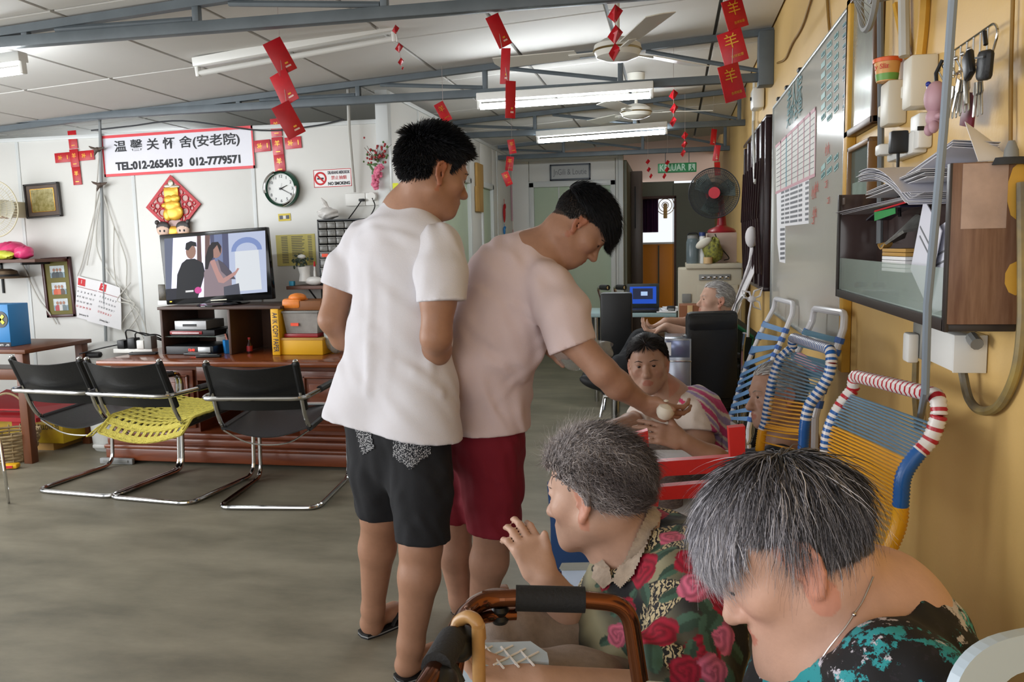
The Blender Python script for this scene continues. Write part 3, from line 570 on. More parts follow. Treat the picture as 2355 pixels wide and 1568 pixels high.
# white boot ornament with a sprig, small things on the shelf
bx_, bz = at(712, 655, Y=5.38).x, pz; t = thing('boot_ornament', 'white ceramic boot with artificial greenery on the wall shelf', 'ornament', (bx_, 5.38, bz)); cer = M('white_ceramic', 'd9d9d6', rough=.25)
B().tube([(bx_ - .03, 5.38, bz + .03), (bx_ - .03, 5.38, bz + .08), (bx_ - .035, 5.38, bz + .13)], [.045, .036, .045], 14).ell((bx_ + .04, 5.37, bz + .032), (.07, .035, .03)).build('boot', cer, t)
b = B()
for k in range(30):
    q = Vector((bx_ - .05 + random.gauss(0, .025), 5.38 + random.gauss(0, .02), bz + .17 + random.gauss(0, .022))); b.ell(q, (.014, .004, .008), Matrix.Rotation(random.uniform(0, 3), 3, 'Y'), 6, 4)
b.build('greenery', M('dark_leaf', '2e3a2c', rough=.6), t); B().ell((bx_ - .045, 5.37, bz + .2), (.03, .02, .016)).build('white_bloom', cer, t); B().tube([(bx_ - .03, 5.38, bz + .12), (bx_ - .045, 5.38, bz + .18)], .004, 5).build('stalk', M('dark_leaf'), t)
o = B().cyl((bx_ + .035, 5.4, bz + .1), (bx_ + .035, 5.4, bz + .13), .008, n=10).cyl((bx_ + .035, 5.4, bz), (bx_ + .035, 5.4, bz + .1), .011, n=10).m(1).cyl((bx_ + .035, 5.4, bz + .13), (bx_ + .035, 5.4, bz + .165), .008, .005, n=10).build('glue_bottle', [cer, redink], loc=(bx_ + .035, 5.4, bz)); tag(o, 'slim white bottle with red cap behind the ceramic boot', 'bottle')
o = B().box((bx_ - .12, 5.36, bz + .016), (.035, .03, .032), None, .003).build('blue_block', M('cyan_card', '3f9ec4', rough=.5), loc=(bx_ - .12, 5.36, bz)); tag(o, 'tiny blue box at the left end of the wall shelf', 'box')
# --- desk of reddish wood
DX0, DX1, DY0, DY1, DZ = at(262, 1000, Y=4.74).x, -1.86, 4.74, 5.52, .64
t = thing('desk', 'long reddish brown wooden desk with moulded plinth below the television', 'desk', ((DX0 + DX1) / 2, 5.1, 0))
B().bx(DX0 - .05, DX1 + .05, DY0 - .06, DY1, DZ, DZ + .035, .01).build('worktop', M('desk_top', '6e3419', rough=.22, col2='8a4a24', vs=2, stretch=(1, 6, 1), coat=.3), t)
b = B(); xm0, xm1 = DX0 + .62, DX1 - .45
b.bx(DX0, xm0, DY0 + .02, DY1, .2, DZ).bx(xm1, DX1, DY0 + .02, DY1, .2, DZ).bx(xm0, xm1, DY1 - .25, DY1, .2, DZ).build('carcass', wood_r, t)
b = B().bx(xm0, xm1, DY0 + .01, DY0 + .06, DZ - .1, DZ, .006).build('front_rail', wood_r, t)
for (xa, xb) in ((DX0 + .02, DX0 + .31), (DX0 + .33, xm0 - .02), (xm1 + .02, DX1 - .02)):
    o = B().bx(xa, xb, DY0, DY0 + .02, .23, DZ - .03, .004).build('door_panel', wood_r, t); b = B()
    for (p, q, r_, s_) in ((xa + .03, xb - .03, DZ - .075, DZ - .06), (xa + .03, xb - .03, .265, .28), (xa + .03, xa + .045, .265, DZ - .06), (xb - .045, xb - .03, .265, DZ - .06)): b.bx(p, q, DY0 - .012, DY0, r_, s_, .004)
    b.build('moulding', wood_r, o); B().bx(xa + .07, xb - .07, DY0 - .008, DY0, .31, DZ - .11, .006).build('raised_field', wood_r, o)
B().bx(xm0 + .1, xm1 - .1, DY0 + .28, DY0 + .3, .4, .6, .003).build('inner_drawer', wood_r, t)
for (z0, z1, e_) in ((.02, .1, .06), (.1, .125, .07), (.125, .17, .045), (.17, .205, .025)): B().bx(DX0 - e_ * .4, DX1 + e_ * .4, DY0 - e_, DY1, z0, z1, .008).build('plinth_moulding', wood_r, t)
B().bx(DX0 + .05, DX1 - .05, DY0 + .05, DY1 - .05, 0, .025).build('foot_block', M('dark_metal'), t)
DT = DZ + .036
# --- television stand shelf on the desk
s0, s1 = at(366, 709, Y=5.0), at(642, 697, Y=5.0); SX0, SX1, SZ = s0.x, s1.x, s0.z + .01
t = thing('tv_stand', 'dark brown open shelf unit standing on the desk under the television', 'shelf unit', ((SX0 + SX1) / 2, 5.2, DT))
B().bx(SX0 - .01, SX1 + .01, 4.99, 5.45, SZ - .02, SZ, .003).build('top_board', wood_d, t)
for x in (SX0, (SX0 + SX1) / 2 + .06, SX1 - .02): B().bx(x, x + .018, 5.0, 5.45, DT, SZ - .02, .002).build('side_board', wood_d, t)
B().bx((SX0 + SX1) / 2 + .08, SX1 - .02, 5.43, 5.445, DT, SZ - .02).build('back_board', wood_d, t); B().bx(SX0 + .018, SX0 + .14, 5.43, 5.445, DT, SZ - .02).build('back_board', wood_d, t)
B().bx(SX0 + .018, SX0 + .42, 5.02, 5.4, DT + .115, DT + .12).build('glass_shelf', M('glass_shelf', '9fb0a8', rough=.08, alpha=.35), t)
# --- television
YS = 5.17
c, u, v, n, w, h = quadframe(*[at(x, y, Y=YS) for x, y in ((370, 539), (616, 522), (624, 687), (378, 702))])
t = thing('television', 'black flat screen television playing a drama scene', 'television', c); fr = dict(O=c, u=u, v=v, n=n)
gl = M('piano_black', '0b0c0e', rough=.12)
B(**fr).bx(-w / 2, w / 2, -h / 2, h / 2, -.05, 0, .008).build('housing', gl, t)
q4 = [at(x, y, Y=YS) for x, y in ((378, 549), (610, 530), (615, 671), (383, 690))]
sc = B().add([p + n * .002 for p in q4], [(0, 1, 2, 3)]).build('screen', M('scr_bg', 'c5bfd8', rough=.2, emit=.8), t, fixn=False)
def scr(poly, col, nm, lay):
    m_ = M('scr_' + col, col, rough=.2, emit=.75); m_.node_tree.nodes['Principled BSDF'].inputs['Base Color'].default_value = (.004, .004, .004, 1); m_.node_tree.nodes['Principled BSDF'].inputs['Specular IOR Level'].default_value = .1; P = []
    for (a, b_) in poly: P.append((q4[0] * (1 - a) + q4[1] * a) * (1 - b_) + (q4[3] * (1 - a) + q4[2] * a) * b_ + n * (.0025 + .0004 * lay))
    B().add(P, [tuple(range(len(P)))]).build(nm, m_, sc, smooth=0, fixn=False)
def ov(cx, cy, rx, ry, k=16): return [(cx + rx * math.cos(2 * math.pi * i / k), cy + ry * math.sin(2 * math.pi * i / k)) for i in range(k)]
scr([(.0, 0), (.09, 0), (.05, .95), (0, 1)], '6f7690', 'picture_wall', 0); scr([(.33, 0), (.37, 0), (.37, .6), (.32, .6)], '6d4c4a', 'picture_column', 0); scr([(.41, 0), (.46, 0), (.45, .5), (.4, .5)], '7c5c58', 'picture_column', 0)
scr([(.46, 0), (.66, 0), (.66, .75), (.46, .75)], '5a5d7e', 'picture_column', 0); scr([(.5, 0), (.58, 0), (.58, .7), (.5, .7)], '7f8bb4', 'picture_column', 1)
scr([(.64, 0), (1, 0), (1, 1), (.64, 1)], 'cfdaf6', 'picture_daylight', 1); scr([(.66, .3)] + [(.815 - .15 * math.cos(a * math.pi / 12), .3 - .22 * math.sin(a * math.pi / 12)) for a in range(13)] + [(.97, .3), (.92, .3)] + [(.815 + .105 * math.cos(a * math.pi / 12), .3 - .13 * math.sin(a * math.pi / 12)) for a in range(13)], '8ea3da', 'picture_arch', 2); scr([(.7, .3), (.93, .3), (.95, .95), (.7, .95)], 'f4f9ff', 'picture_window', 2)
scr([(0, .82), (.16, .82), (.16, 1), (0, 1)], '1c1b2c', 'picture_balcony', 2); scr([(.1, 1), (.12, .6), (.17, .42), (.22, .36), (.3, .36), (.38, .44), (.4, .6), (.36, .8), (.32, 1)], '12131c', 'picture_man', 3)
scr(ov(.265, .24, .05, .12), 'b08674', 'picture_man_face', 4); scr([(.21, .2), (.22, .1), (.27, .07), (.32, .1), (.325, .17), (.28, .15), (.24, .22)], '101016', 'picture_man_hair', 5)
scr([(.38, 1), (.39, .6), (.43, .45), (.55, .42), (.62, .6), (.66, .72), (.66, 1)], '9d8a92', 'picture_dress', 5); scr([(.45, .42), (.5, .4), (.54, .6), (.58, .72), (.7, .62), (.72, .57), (.74, .58), (.7, .68), (.58, .8), (.53, .78)], 'cf9d96', 'picture_arm', 7)
scr(ov(.515, .25, .06, .13), 'b98d80', 'picture_woman_face', 6); scr([(.4, .55), (.41, .35), (.44, .2), (.48, .12), (.54, .12), (.57, .2), (.56, .32), (.53, .17), (.49, .24), (.49, .36), (.45, .44), (.43, .55)], '241c22', 'picture_woman_hair', 7)
scr([(.53, .4), (.58, .46), (.66, .62), (.7, .75), (.64, .74), (.56, .6)], '5c5563', 'picture_strap', 6); scr([(.58, .86), (.73, .82), (.74, 1), (.58, 1)], '565866', 'picture_bag', 6); scr(ov(.325, .88, .035, .055), 'ec4fa8', 'picture_logo', 8); scr([(.2, .87), (.28, .87), (.28, .9), (.2, .9)], 'ffffff', 'picture_caption', 8)
B(**fr).bx(-.06, .06, -h / 2 + .012, -h / 2 + .018, 0, .002).build('brand_plate', M('silver_card'), t); B(**fr).bx(-w / 2 + .03, -w / 2 + .045, -h / 2 + .018, -h / 2 + .024, 0, .002).build('standby_light', M('amber_led', 'ffd23a', emit=2), t)
zb = SZ + .001; B().cyl((c.x, YS + .06, zb + .012), (c.x, YS + .06, c.z - h / 2 + .03), .03, n=14).build('neck', gl, t)
B().lathe((c.x + .03, YS + .03, zb), [(.0, 0), (.24, 0), (.24, .008), (.2, .018), (0, .02)], n=36, sx=1, sy=.62).build('stand_base', gl, t)
# set-top boxes and small things in the stand
def boxthing(name, lab, cat, x0, x1, y0, y1, z0, z1, mat, bev=.004):
    t = thing(name, lab, cat, ((x0 + x1) / 2, (y0 + y1) / 2, z0)); B().bx(x0, x1, y0, y1, z0, z1, bev).build('body', mat, t); return t
silver = M('silver_plastic', 'b4b6b8', rough=.35, metal=.3)
xa = SX0 + .05; t = boxthing('disc_player', 'black disc player with red clock digits on the desk', 'player', xa - .02, xa + .33, 5.0, 5.3, DT, DT + .055, blackp)
text('clock_digits', '12:48', .022, (xa + .17, 4.999, DT + .03), (1, 0, 0), (0, 0, 1), M('red_led', 'ff3020', emit=3), t); B().bx(xa + .22, xa + .31, 4.996, 5.0, DT + .008, DT + .05, .001).build('silver_panel', silver, t)
z_ = DT + .121; t = boxthing('receiver_box', 'slim black receiver with a red front edge on the glass shelf', 'receiver', xa + .0, xa + .33, 5.03, 5.33, z_, z_ + .04, blackp); B().bx(xa, xa + .24, 5.024, 5.03, z_ + .012, z_ + .034, .002).build('red_fascia', M('red_plastic', '8f2026', rough=.3), t); B().bx(xa + .02, xa + .22, 5.02, 5.025, z_ + .018, z_ + .024).build('chrome_strip', chrome, t)
z_ += .042; t = boxthing('set_top_box', 'silver set-top box, topmost in the television stand', 'set-top box', xa + .03, xa + .26, 5.05, 5.28, z_, z_ + .058, M('grey_case', '7f7f7c', rough=.5)); B().bx(xa + .028, xa + .262, 5.044, 5.05, z_, z_ + .059, .002).build('front_panel', silver, t); B().bx(xa + .09, xa + .19, 5.04, 5.045, z_ + .022, z_ + .038).build('display_window', blackp, t)
bxx = (SX0 + SX1) / 2 + .01; t = thing('blue_cup', 'small blue plastic cup holding a pencil in the television stand', 'cup', (bxx, 5.08, DT)); B().tube([(bxx, 5.08, DT), (bxx, 5.08, DT + .09)], [.036, .042], 4).build('cup', M('blue_plastic', '2c7fc4', rough=.35), t); B().tube([(bxx, 5.09, DT + .05), (bxx - .025, 5.09, DT + .13)], .006, 6).build('pencil', M('salmon_plastic', 'd98a76'), t); B().box((bxx + .01, 5.1, DT + .12), (.07, .004, .07), Matrix.Rotation(.3, 3, 'Y')).build('card', blackp, t)
rx = at(574, 800, Y=5.1).x; t = thing('sauce_bottle', 'tiny dark bottle with red label inside the television stand', 'bottle', (rx, 5.1, DT)); B().lathe((rx, 5.1, DT), [(.018, 0), (.02, .01), (.02, .055), (.008, .075), (.008, .09)], n=14).build('bottle', M('dark_glass', '2a1114', rough=.1), t); B().lathe((rx, 5.1, DT + .012), [(.0205, 0), (.0205, .036)], n=14, caps=False).build('label', M('red_plastic'), t); B().cyl((rx, 5.1, DT + .09), (rx, 5.1, DT + .105), .009, n=10).build('cap', M('red_plastic'), t)
t = boxthing('desk_calendar', 'small dark picture card leaning beside the television', 'card', at(365, 690, Y=5.2).x, at(384, 690, Y=5.2).x, 5.2, 5.21, SZ + .03, at(370, 654, Y=5.2).z, M('dark_photo', '3b3222', rough=.3, var=.6, vs=60)); B().bx(at(364, 700, Y=5.19).x, at(388, 700, Y=5.19).x, 5.185, 5.215, SZ, SZ + .03, .002).build('base', paper, t)
# power strip, adapters, remotes on the desk
px_ = at(300, 800, Y=5.1).x; t = boxthing('power_strip', 'cluttered black and white power strip at the left end of the desk', 'power strip', px_ - .1, px_ + .2, 5.05, 5.12, DT, DT + .03, lampw)
for k, (dx, hh_, mt) in enumerate([(-.06, .06, blackp), (.02, .075, blackp), (.09, .06, lampw), (.15, .09, M('grey_case'))]): B().bx(px_ + dx, px_ + dx + .055, 5.04, 5.11, DT + .03, DT + .03 + hh_, .006).build('plug', mt, t)
for k in range(3): B().tube(cat_rom([(px_ + .0 + .07 * k, 5.07, DT + .08), (px_ + .02 + .07 * k, 5.05, DT + .16 - .02 * k), (px_ + .12 + .05 * k, 5.1, DT + .12), (px_ + .25, 5.2, DT + .05)], 6), .005, 6).build('cord', blackp, t)
B().tube(cat_rom([(px_ - .05, 5.07, DT + .06), (px_ - .15, 5.0, DT + .04), (px_ - .25, 4.9, DT + .012)], 6), .005, 6).build('cord', blackp, t)
for (x, y, L_, a, lab) in [(330, 812, .19, .15, 'black remote control on the desk next to the power strip'), (455, 813, .2, -.1, 'black remote control on the desk before the disc player'), (480, 818, .16, .2, 'smaller remote control nearest the desk edge')]:
    p = at(x, y, Z=DT + .01); t = thing('remote_control', lab, 'remote', (p.x, p.y, DT)); Rm = Matrix.Rotation(a, 3, 'Z'); B().box((p.x, p.y, DT + .009), (L_, .045, .018), Rm, .006).build('case', blackp, t); B().box((p.x, p.y, DT + .0185), (L_ * .7, .025, .003), Rm, .001).build('buttons', M('grey_case'), t)
# --- boxes on the right of the desk
yel = M('yellow_carton', 'dfa915', rough=.5)
x0, x1 = at(645, 800, Y=5.0).x, at(742, 800, Y=5.0).x; zb0 = DT; zb1 = at(690, 778, Y=5.0).z
t = boxthing('yellow_box', 'flat bright yellow carton on the desk, lowest of the pile', 'box', x0, x1, 5.0, 5.3, zb0, zb1, yel); B().bx(x0 - .004, x1 + .004, 4.996, 5.304, zb1 - .012, zb1 + .002, .002).build('lid', M('tan_card', 'b98f4a', rough=.6), t)
z1 = zb1 + .003; t = boxthing('red_box', 'flat red box lying on the yellow carton', 'box', x0 + .02, x1 - .04, 5.02, 5.28, z1, z1 + .025, M('red_plastic'))
z2 = z1 + .026; zt2 = at(690, 716, Y=5.03).z; t = thing('plastic_tub', 'translucent grey plastic tub with orange sticker in the pile', 'tub', (x0 + .15, 5.15, z2)); B().hexa([(x0 + .03, 5.04, z2), (x1 - .05, 5.04, z2), (x1 - .05, 5.26, z2), (x0 + .03, 5.26, z2), (x0 + .015, 5.02, zt2), (x1 - .035, 5.02, zt2), (x1 - .035, 5.28, zt2), (x0 + .015, 5.28, zt2)]).build('tub', M('clear_tub', '8f8c88', rough=.3, var=.15, vs=12), t); B().bx(x0 + .07, x0 + .125, 5.02, 5.026, z2 + .05, z2 + .07).build('orange_sticker', org, t); B().bx(x0 + .01, x1 - .03, 5.015, 5.285, zt2 - .012, zt2 + .004, .004).build('lid', M('grey_case'), t)
z3 = zt2 + .005; zt3 = at(690, 692, Y=5.05).z
t = boxthing('brown_tray', 'brown tray with an orange plastic bag bunched on top, top of the pile', 'tray', x0 + .01, x1 - .02, 5.05, 5.3, z3, max(zt3, z3 + .06), M('brown_tray', '7c4a20', rough=.5)); B().bx(x0 + .0, x0 + .13, 5.04, 5.2, z3 + .01, zt3 + .015, .02).ell((x0 + .09, 5.1, zt3 + .02), (.06, .05, .03)).build('orange_bag', M('orange_bag', 'e0802f', rough=.4, var=.15, vs=20), t)
xa, xb = at(627, 760, Y=5.0).x, at(645, 760, Y=5.0).x; za = at(635, 710, Y=5.0).z
t = boxthing('paper_ream_box', 'upright yellow paper carton with sideways blue lettering', 'box', xa, xb, 4.98, 5.25, DT, za, yel); text('lettering', 'A4 IK COPY PAPER', .05, ((xa + xb) / 2, 4.979, (DT + za) / 2), (0, 0, -1), (1, 0, 0), M('navy_ink', '20284a'), t, width=(za - DT) * .85)
xg = at(765, 780, Y=5.05).x; blob_bag('plastic_bag', Vector((xg, 5.1, DT + .13)), (.08, .07, .13), M('clear_bag', 'b4bab6', rough=.2, alpha=.75, var=.2, vs=25), 'clear crumpled plastic bag with small cards beside the yellow carton', False, 8)
# --- left shelf with bags, hat
z = at(40, 600, Y=5.3).z; sx1 = at(92, 600, Y=5.3).x
t = thing('wall_shelf', 'brown wall shelf at the left edge holding pink bags', 'shelf', (sx1 - .3, 5.45, z)); B().bx(sx1 - .8, sx1, 5.25, YT, z - .012, z + .012, .003).build('board', M('shelf_brown'), t)
for x in (sx1 - .16, sx1 - .6): B().bx(x - .006, x + .006, 5.3, YT, z - .03, z - .012).bx(x - .006, x + .006, YT - .015, YT, z - .25, z - .012).build('bracket', M('dark_metal'), t)
pk = M('pink_plastic', 'e0447c', rough=.3, var=.2, vs=15)
blob_bag('pink_bag', Vector((at(28, 580, Y=5.42).x, 5.42, z + .075)), (.13, .1, .063), pk, 'bright pink plastic bag at the end of the left shelf', False, 4)
blob_bag('pink_bag', Vector((at(60, 582, Y=5.36).x, 5.34, z + .06)), (.07, .06, .048), pk, 'smaller crumpled pink bag hanging over the left shelf edge', False, 5)
blob_bag('lime_bag', Vector((at(8, 590, Y=5.3).x, 5.3, z + .044)), (.1, .05, .032), M('lime_plastic', 'cfd24a', rough=.4, var=.1, vs=15), 'lime green plastic bag in front on the left shelf', False, 6)
hz = at(20, 640, Y=5.4).z; t = thing('straw_hat', 'brown brimmed hat hanging below the left shelf', 'hat', (at(5, 640, Y=5.42).x, 5.42, hz)); hm = M('straw', '7c6a55', rough=.8, var=.2, vs=30); hc = Vector((at(5, 640, Y=5.42).x, 5.44, hz)); B().lathe(hc, [(.17, 0), (.17, .006), (.1, .015), (.09, .055), (.05, .07), (0, .072)], n=28).build('crown_and_brim', hm, t); B().lathe(hc, [(.102, .015), (.097, .03)], n=28, caps=False).build('hat_band', M('dark_metal'), t)
# wall fan at the left edge
c = at(-14, 480, Y=5.3); t = thing('wall_fan', 'cream wall fan with round wire guard cut off by the left edge', 'fan', c); cr = M('cream_plastic', 'd6cfb4', rough=.4)
fr = dict(O=c, u=(1, 0, 0), v=(0, 0, 1), n=(0, -1, 0)); g = B(**fr); rF = .205
for rr_ in (1, .82, .62, .42, .24): g.tube(arc((0, 0, .05 * (1 - rr_)), rF * rr_, 0, 2 * math.pi * 39 / 40, 39, (1, 0, 0), (0, 1, 0)), .005 if rr_ == 1 else .0018, 5, closed=True)
for k in range(60): a = k * math.pi / 30; g.tube([(math.cos(a) * .05, math.sin(a) * .05, .05), (math.cos(a + .12) * rF * .6, math.sin(a + .12) * rF * .6, .035), (math.cos(a + .2) * rF, math.sin(a + .2) * rF, 0)], .0013, 4)
g.build('guard', cr, t); B(**fr).cyl((0, 0, .045), (0, 0, .06), .05, n=20).build('badge', cr, t); B(**fr).cyl((0, 0, -.12), (0, 0, -.02), .07, n=20).build('motor', cr, t); B(**fr).bx(-.03, .03, -.06, .06, -.3, -.1, .01).build('wall_bracket', cr, t)
for k in range(3):
    a = k * 2.094; B(O=c, u=(math.cos(a), 0, math.sin(a)), v=(-math.sin(a), .3, math.cos(a)), n=(0, -1, 0)).prism([(.02, -.03), (.16, -.08), (.18, 0), (.15, .06), (.02, .03)], -.002, .002).build('blade', M('pale_blade', 'c9c6b8', rough=.3, alpha=.8), t)
# --- wooden table at the left edge and things on and under it
tl = at(82, 1064, Z=0); tz = at(76, 803, Y=tl.y).z; wt = M('table_wood', '63381f', rough=.4, var=.2, vs=5, stretch=(1, 1, .3))
t = thing('side_table', 'brown wooden table cut off by the left edge', 'table', (tl.x - .5, tl.y + .3, 0))
B().bx(tl.x - 1.0, tl.x + .02, tl.y - .03, tl.y + .6, tz - .028, tz, .004).build('table_top', wt, t)
for (x, y) in ((tl.x - .03, tl.y), (tl.x - .03, tl.y + .55), (tl.x - .95, tl.y), (tl.x - .95, tl.y + .55)): B().bx(x - .03, x + .03, y - .03, y + .03, 0, tz - .028, .003).build('leg', wt, t)
B().bx(tl.x - .92, tl.x - .06, tl.y - .02, tl.y + .0, tz - .2, tz - .13, .003).build('apron', wt, t); B().bx(tl.x - .92, tl.x - .06, tl.y + .02, tl.y + .55, tz - .2, tz - .185, .002).build('under_shelf', wt, t)
p = at(26, 803, Y=tl.y + .12); zt_ = at(20, 700, Y=tl.y + .12).z
t = boxthing('blue_box', 'blue printed carton with a green round emblem on the side table', 'box', p.x - .3, p.x, tl.y + .12, tl.y + .3, tz, zt_, M('blue_carton', '2f7cb8', rough=.4)); B().cyl((p.x - .06, tl.y + .12, zt_ - .1), (p.x - .06, tl.y + .116, zt_ - .1), .055, n=24).build('round_emblem', blackp, t); b = B(); [b.box((p.x - .06, tl.y + .114, zt_ - .1), (.075, .003, .022), Matrix.Rotation(s_ * .8, 3, 'Y'), .001) for s_ in (-1, 1)]; b.build('green_cross', M('lime_plastic'), t)
B().bx(p.x - .3, p.x + .001, tl.y + .118, tl.y + .121, tz + .002, tz + .03).build('dark_band', ink, t); text('print_line', '..mm ..m', .03, (p.x - .06, tl.y + .118, zt_ - .27), (1, 0, 0), (0, 0, 1), M('label_white'), t)
q = at(40, 985, Y=tl.y + .25); bz_ = at(60, 985, Y=tl.y + .25).z
xr = at(157, 1000, Y=tl.y + .35).x; zt2 = at(120, 960, Y=tl.y + .35).z
t = boxthing('yellow_carton', 'yellow and brown printed paper carton on the floor under the table', 'box', xr - .66, xr, tl.y + .3, tl.y + .62, .055, zt2, M('yellow_print_carton', 'cfb21f', rough=.5, col2='b58f1e', vs=6))
text('lettering', 'IK YELLOW 70', .05, (xr - .14, tl.y + .299, zt2 - .06), (1, 0, 0), (0, 0, 1), ink, t, width=.22); text('lettering', '70 gsm', .05, (xr - .45, tl.y + .299, zt2 - .12), (1, 0, 0), (0, 0, 1), ink, t, width=.2); B().bx(xr - .22, xr - .19, tl.y + .297, tl.y + .3, .1, .15).build('barcode', ink, t)
B().bx(xr - .4, xr - .33, tl.y + .297, tl.y + .3, zt2 - .07, zt2 - .02).build('red_mark', redink, t); B().bx(xr - .5, xr - .1, tl.y + .32, tl.y + .6, 0, .055).build('base_pallet', M('tan_card'), t)
t = thing('red_folder', 'large flat red folder lying on the yellow carton', 'folder', (xr - .3, tl.y + .4, zt2)); B().hexa([(xr - .75, tl.y + .2, zt2 + .002), (xr - .1, tl.y + .18, zt2 + .002), (xr + .05, tl.y + .55, zt2 + .002), (xr - .7, tl.y + .6, zt2 + .002), (xr - .75, tl.y + .2, zt2 + .03), (xr - .1, tl.y + .18, zt2 + .03), (xr + .02, tl.y + .55, zt2 + .08), (xr - .7, tl.y + .6, zt2 + .15)]).build('folder', M('red_folder', 'a3161f', rough=.5), t); B().bx(xr - .5, xr - .3, tl.y + .28, tl.y + .32, zt2 + .06, zt2 + .068).build('tab', redink, t)
# wicker basket
p = at(25, 1062, Z=0); p = Vector((p.x - .03, p.y + .05, 0)); t = thing('wicker_basket', 'pale wicker basket with hoop handle on the floor at the left', 'basket', p); wk = M('wicker', '9a8663', rough=.7, var=.25, vs=25); b = B()
for k in range(9):
    z = .015 + k * .022; r = .13 + .045 * k / 8; b.tube([p + Vector((math.cos(a * math.pi / 12) * (r + .004 * (-1) ** (a + k)), math.sin(a * math.pi / 12) * (r + .004 * (-1) ** (a + k)), z)) for a in range(24)], .009, 6, closed=True)
b.build('woven_sides', wk, t); B().cyl(p, p + Vector((0, 0, .012)), .13, n=20).build('base', wk, t); b = B()
for k in range(16): a = k * math.pi / 8; b.tube([p + Vector((math.cos(a) * .13, math.sin(a) * .13, 0)), p + Vector((math.cos(a) * .178, math.sin(a) * .178, .21))], .005, 5)
b.build('stakes', wk, t); B().tube(arc(p + Vector((0, 0, .19)), .17, 0, math.pi, 20, (1, .1, 0), (0, 0, 1.55)), .008, 6).build('handle', wk, t)
p = at(27, 1078, Z=0); o = B().box((p.x, p.y, .02), (.09, .06, .03), Matrix.Rotation(.3, 3, 'Z'), .01).m(1).box((p.x + .01, p.y - .031, .02), (.04, .004, .015), Matrix.Rotation(.3, 3, 'Z')).build('snack_packet', [yel, redink], loc=(p.x, p.y, 0)); tag(o, 'small crumpled yellow and red packet beside the basket', 'packet')
o = B().tube([at(0, 1010, d=4.0), at(10, 1080, d=4.0), Vector((at(20, 1157, Z=0).x, at(20, 1157, Z=0).y, .005))], .008, 8).build('chair_leg', chrome, loc=at(20, 1157, Z=0)); tag(o, 'single thin chrome leg at the left edge of the photo', 'chair leg')
# white bin and rice cooker behind the first chair, black bag
p = at(232, 1040, Z=0); t = thing('white_bin', 'white plastic bin behind the leftmost black chair', 'bin', p); wp_ = M('bin_white', 'c9cbc8', rough=.35); hb = at(232, 892, Y=p.y + .15).z
B().lathe(p + Vector((0, .14, 0)), [(.12, 0), (.13, .02), (.135, .1), (.15, hb - .1), (.155, hb - .02), (.15, hb)], n=24).build('body', wp_, t); B().lathe(p + Vector((0, .14, hb)), [(.155, -.01), (.15, .03), (.1, .05), (0, .055)], n=24).build('lid', wp_, t); B().bx(p.x - .05, p.x + .05, p.y - .02, p.y + .02, .03, .06, .01).build('pedal', wp_, t)
pp = at(232, 812, Y=5.3); t = thing('rice_cooker', 'white rounded appliance with a black handle behind the leftmost chair', 'appliance', (pp.x, 5.36, .55))
B().lathe((pp.x, 5.38, .0), [(.15, 0), (.16, .02), (.16, .5), (.17, .56), (.19, .62), (.18, .68), (.1, .71), (0, .715)], n=28).build('body', wp_, t); B().bx(pp.x - .08, pp.x + .08, 5.17, 5.24, .62, .665, .02).build('handle', blackp, t)
p = at(155, 1000, Y=tl.y + .75); blob_bag('black_bag', Vector((p.x + .12, tl.y + .85, .2)), (.16, .14, .2), M('black_bag', '141418', rough=.4), 'black bag in the shadow behind the leftmost chair', False, 12)
p = at(280, 1052, Z=.03); o = B().box((p.x, 4.665, .02), (.24, .03, .04), None, .008).m(1).box((p.x, 4.647, .022), (.18, .004, .016), None, .001).build('floor_block', [M('grey_foam', '8b8c8c', rough=.6), M('grey_case')], loc=(p.x, 4.66, 0)); tag(o, 'low grey foam block at the left foot of the desk', 'block')
# --- cantilever chairs
def cantilever(lab):
    t = thing('cantilever_chair', lab, 'chair', (0, 0, 0), 'black cantilever chairs facing the desk')
    w = .27; lp = [(-w, -.29, .013), (-w, .3, .013), (-w, .34, .62), (-w, -.415, .62), (w, -.415, .62), (w, .34, .62), (w, .3, .013), (w, -.29, .013)]
    B().tube(fillet(lp, .075, 6, True), .0125, 10, closed=True).build('tube_frame', chrome, t, local=True)
    s = .232; up = [(-s, -.4, .8), (-s, -.31, .52), (-s, -.25, .43), (-s, .27, .46), (s, .27, .46), (s, -.25, .43), (s, -.31, .52), (s, -.4, .8)]
    bk = B().tube(fillet(up, .06, 5), .0115, 10).build('seat_tube', chrome, t, local=True)
    for x in (-s, s): B().ell((x, -.402, .806), (.015, .015, .012), nu=10, nv=6).build('end_cap', chrome, bk, local=True)
    B().grid(lambda a, b_: (-s * 1.06 + 2 * s * 1.06 * a, -.412 + .105 * b_ - .045 * math.sin(math.pi * a), .795 - .25 * b_ - .025 * math.sin(math.pi * a) * (1 - b_)), 14, 8, -.006).build('backrest', leather, t, local=True)
    for x in (-s, s): B().tube([(x, -.405, .796), (x, -.3, .545)], .0195, 10).build('backrest_hem', leather, t, local=True)
    B().grid(lambda a, b_: (-s * 1.02 + 2 * s * 1.02 * a, -.26 + .53 * b_, .442 + .028 * b_ - .055 * math.sin(math.pi * a) * (1 - .5 * b_)), 14, 10, .006).build('seat', leather, t, local=True)
    for x in (-s, s): B().tube([(x, -.24, .432), (x, .25, .459)], .0185, 10).build('seat_hem', leather, t, local=True)
    for x in (-w, w): B().tube([(x, -.16, .622), (x, .26, .622)], .0185, 10).build('arm_pad', leather, t, local=True)
    B().tube(cat_rom([(-s, -.25, .42), (-.12, -.23, .352), (0, -.225, .335), (.12, -.23, .352), (s, -.25, .42)], 5), .0045, 6).build('brace_rod', chrome, t, local=True)
    return t
CH = []
proto = None
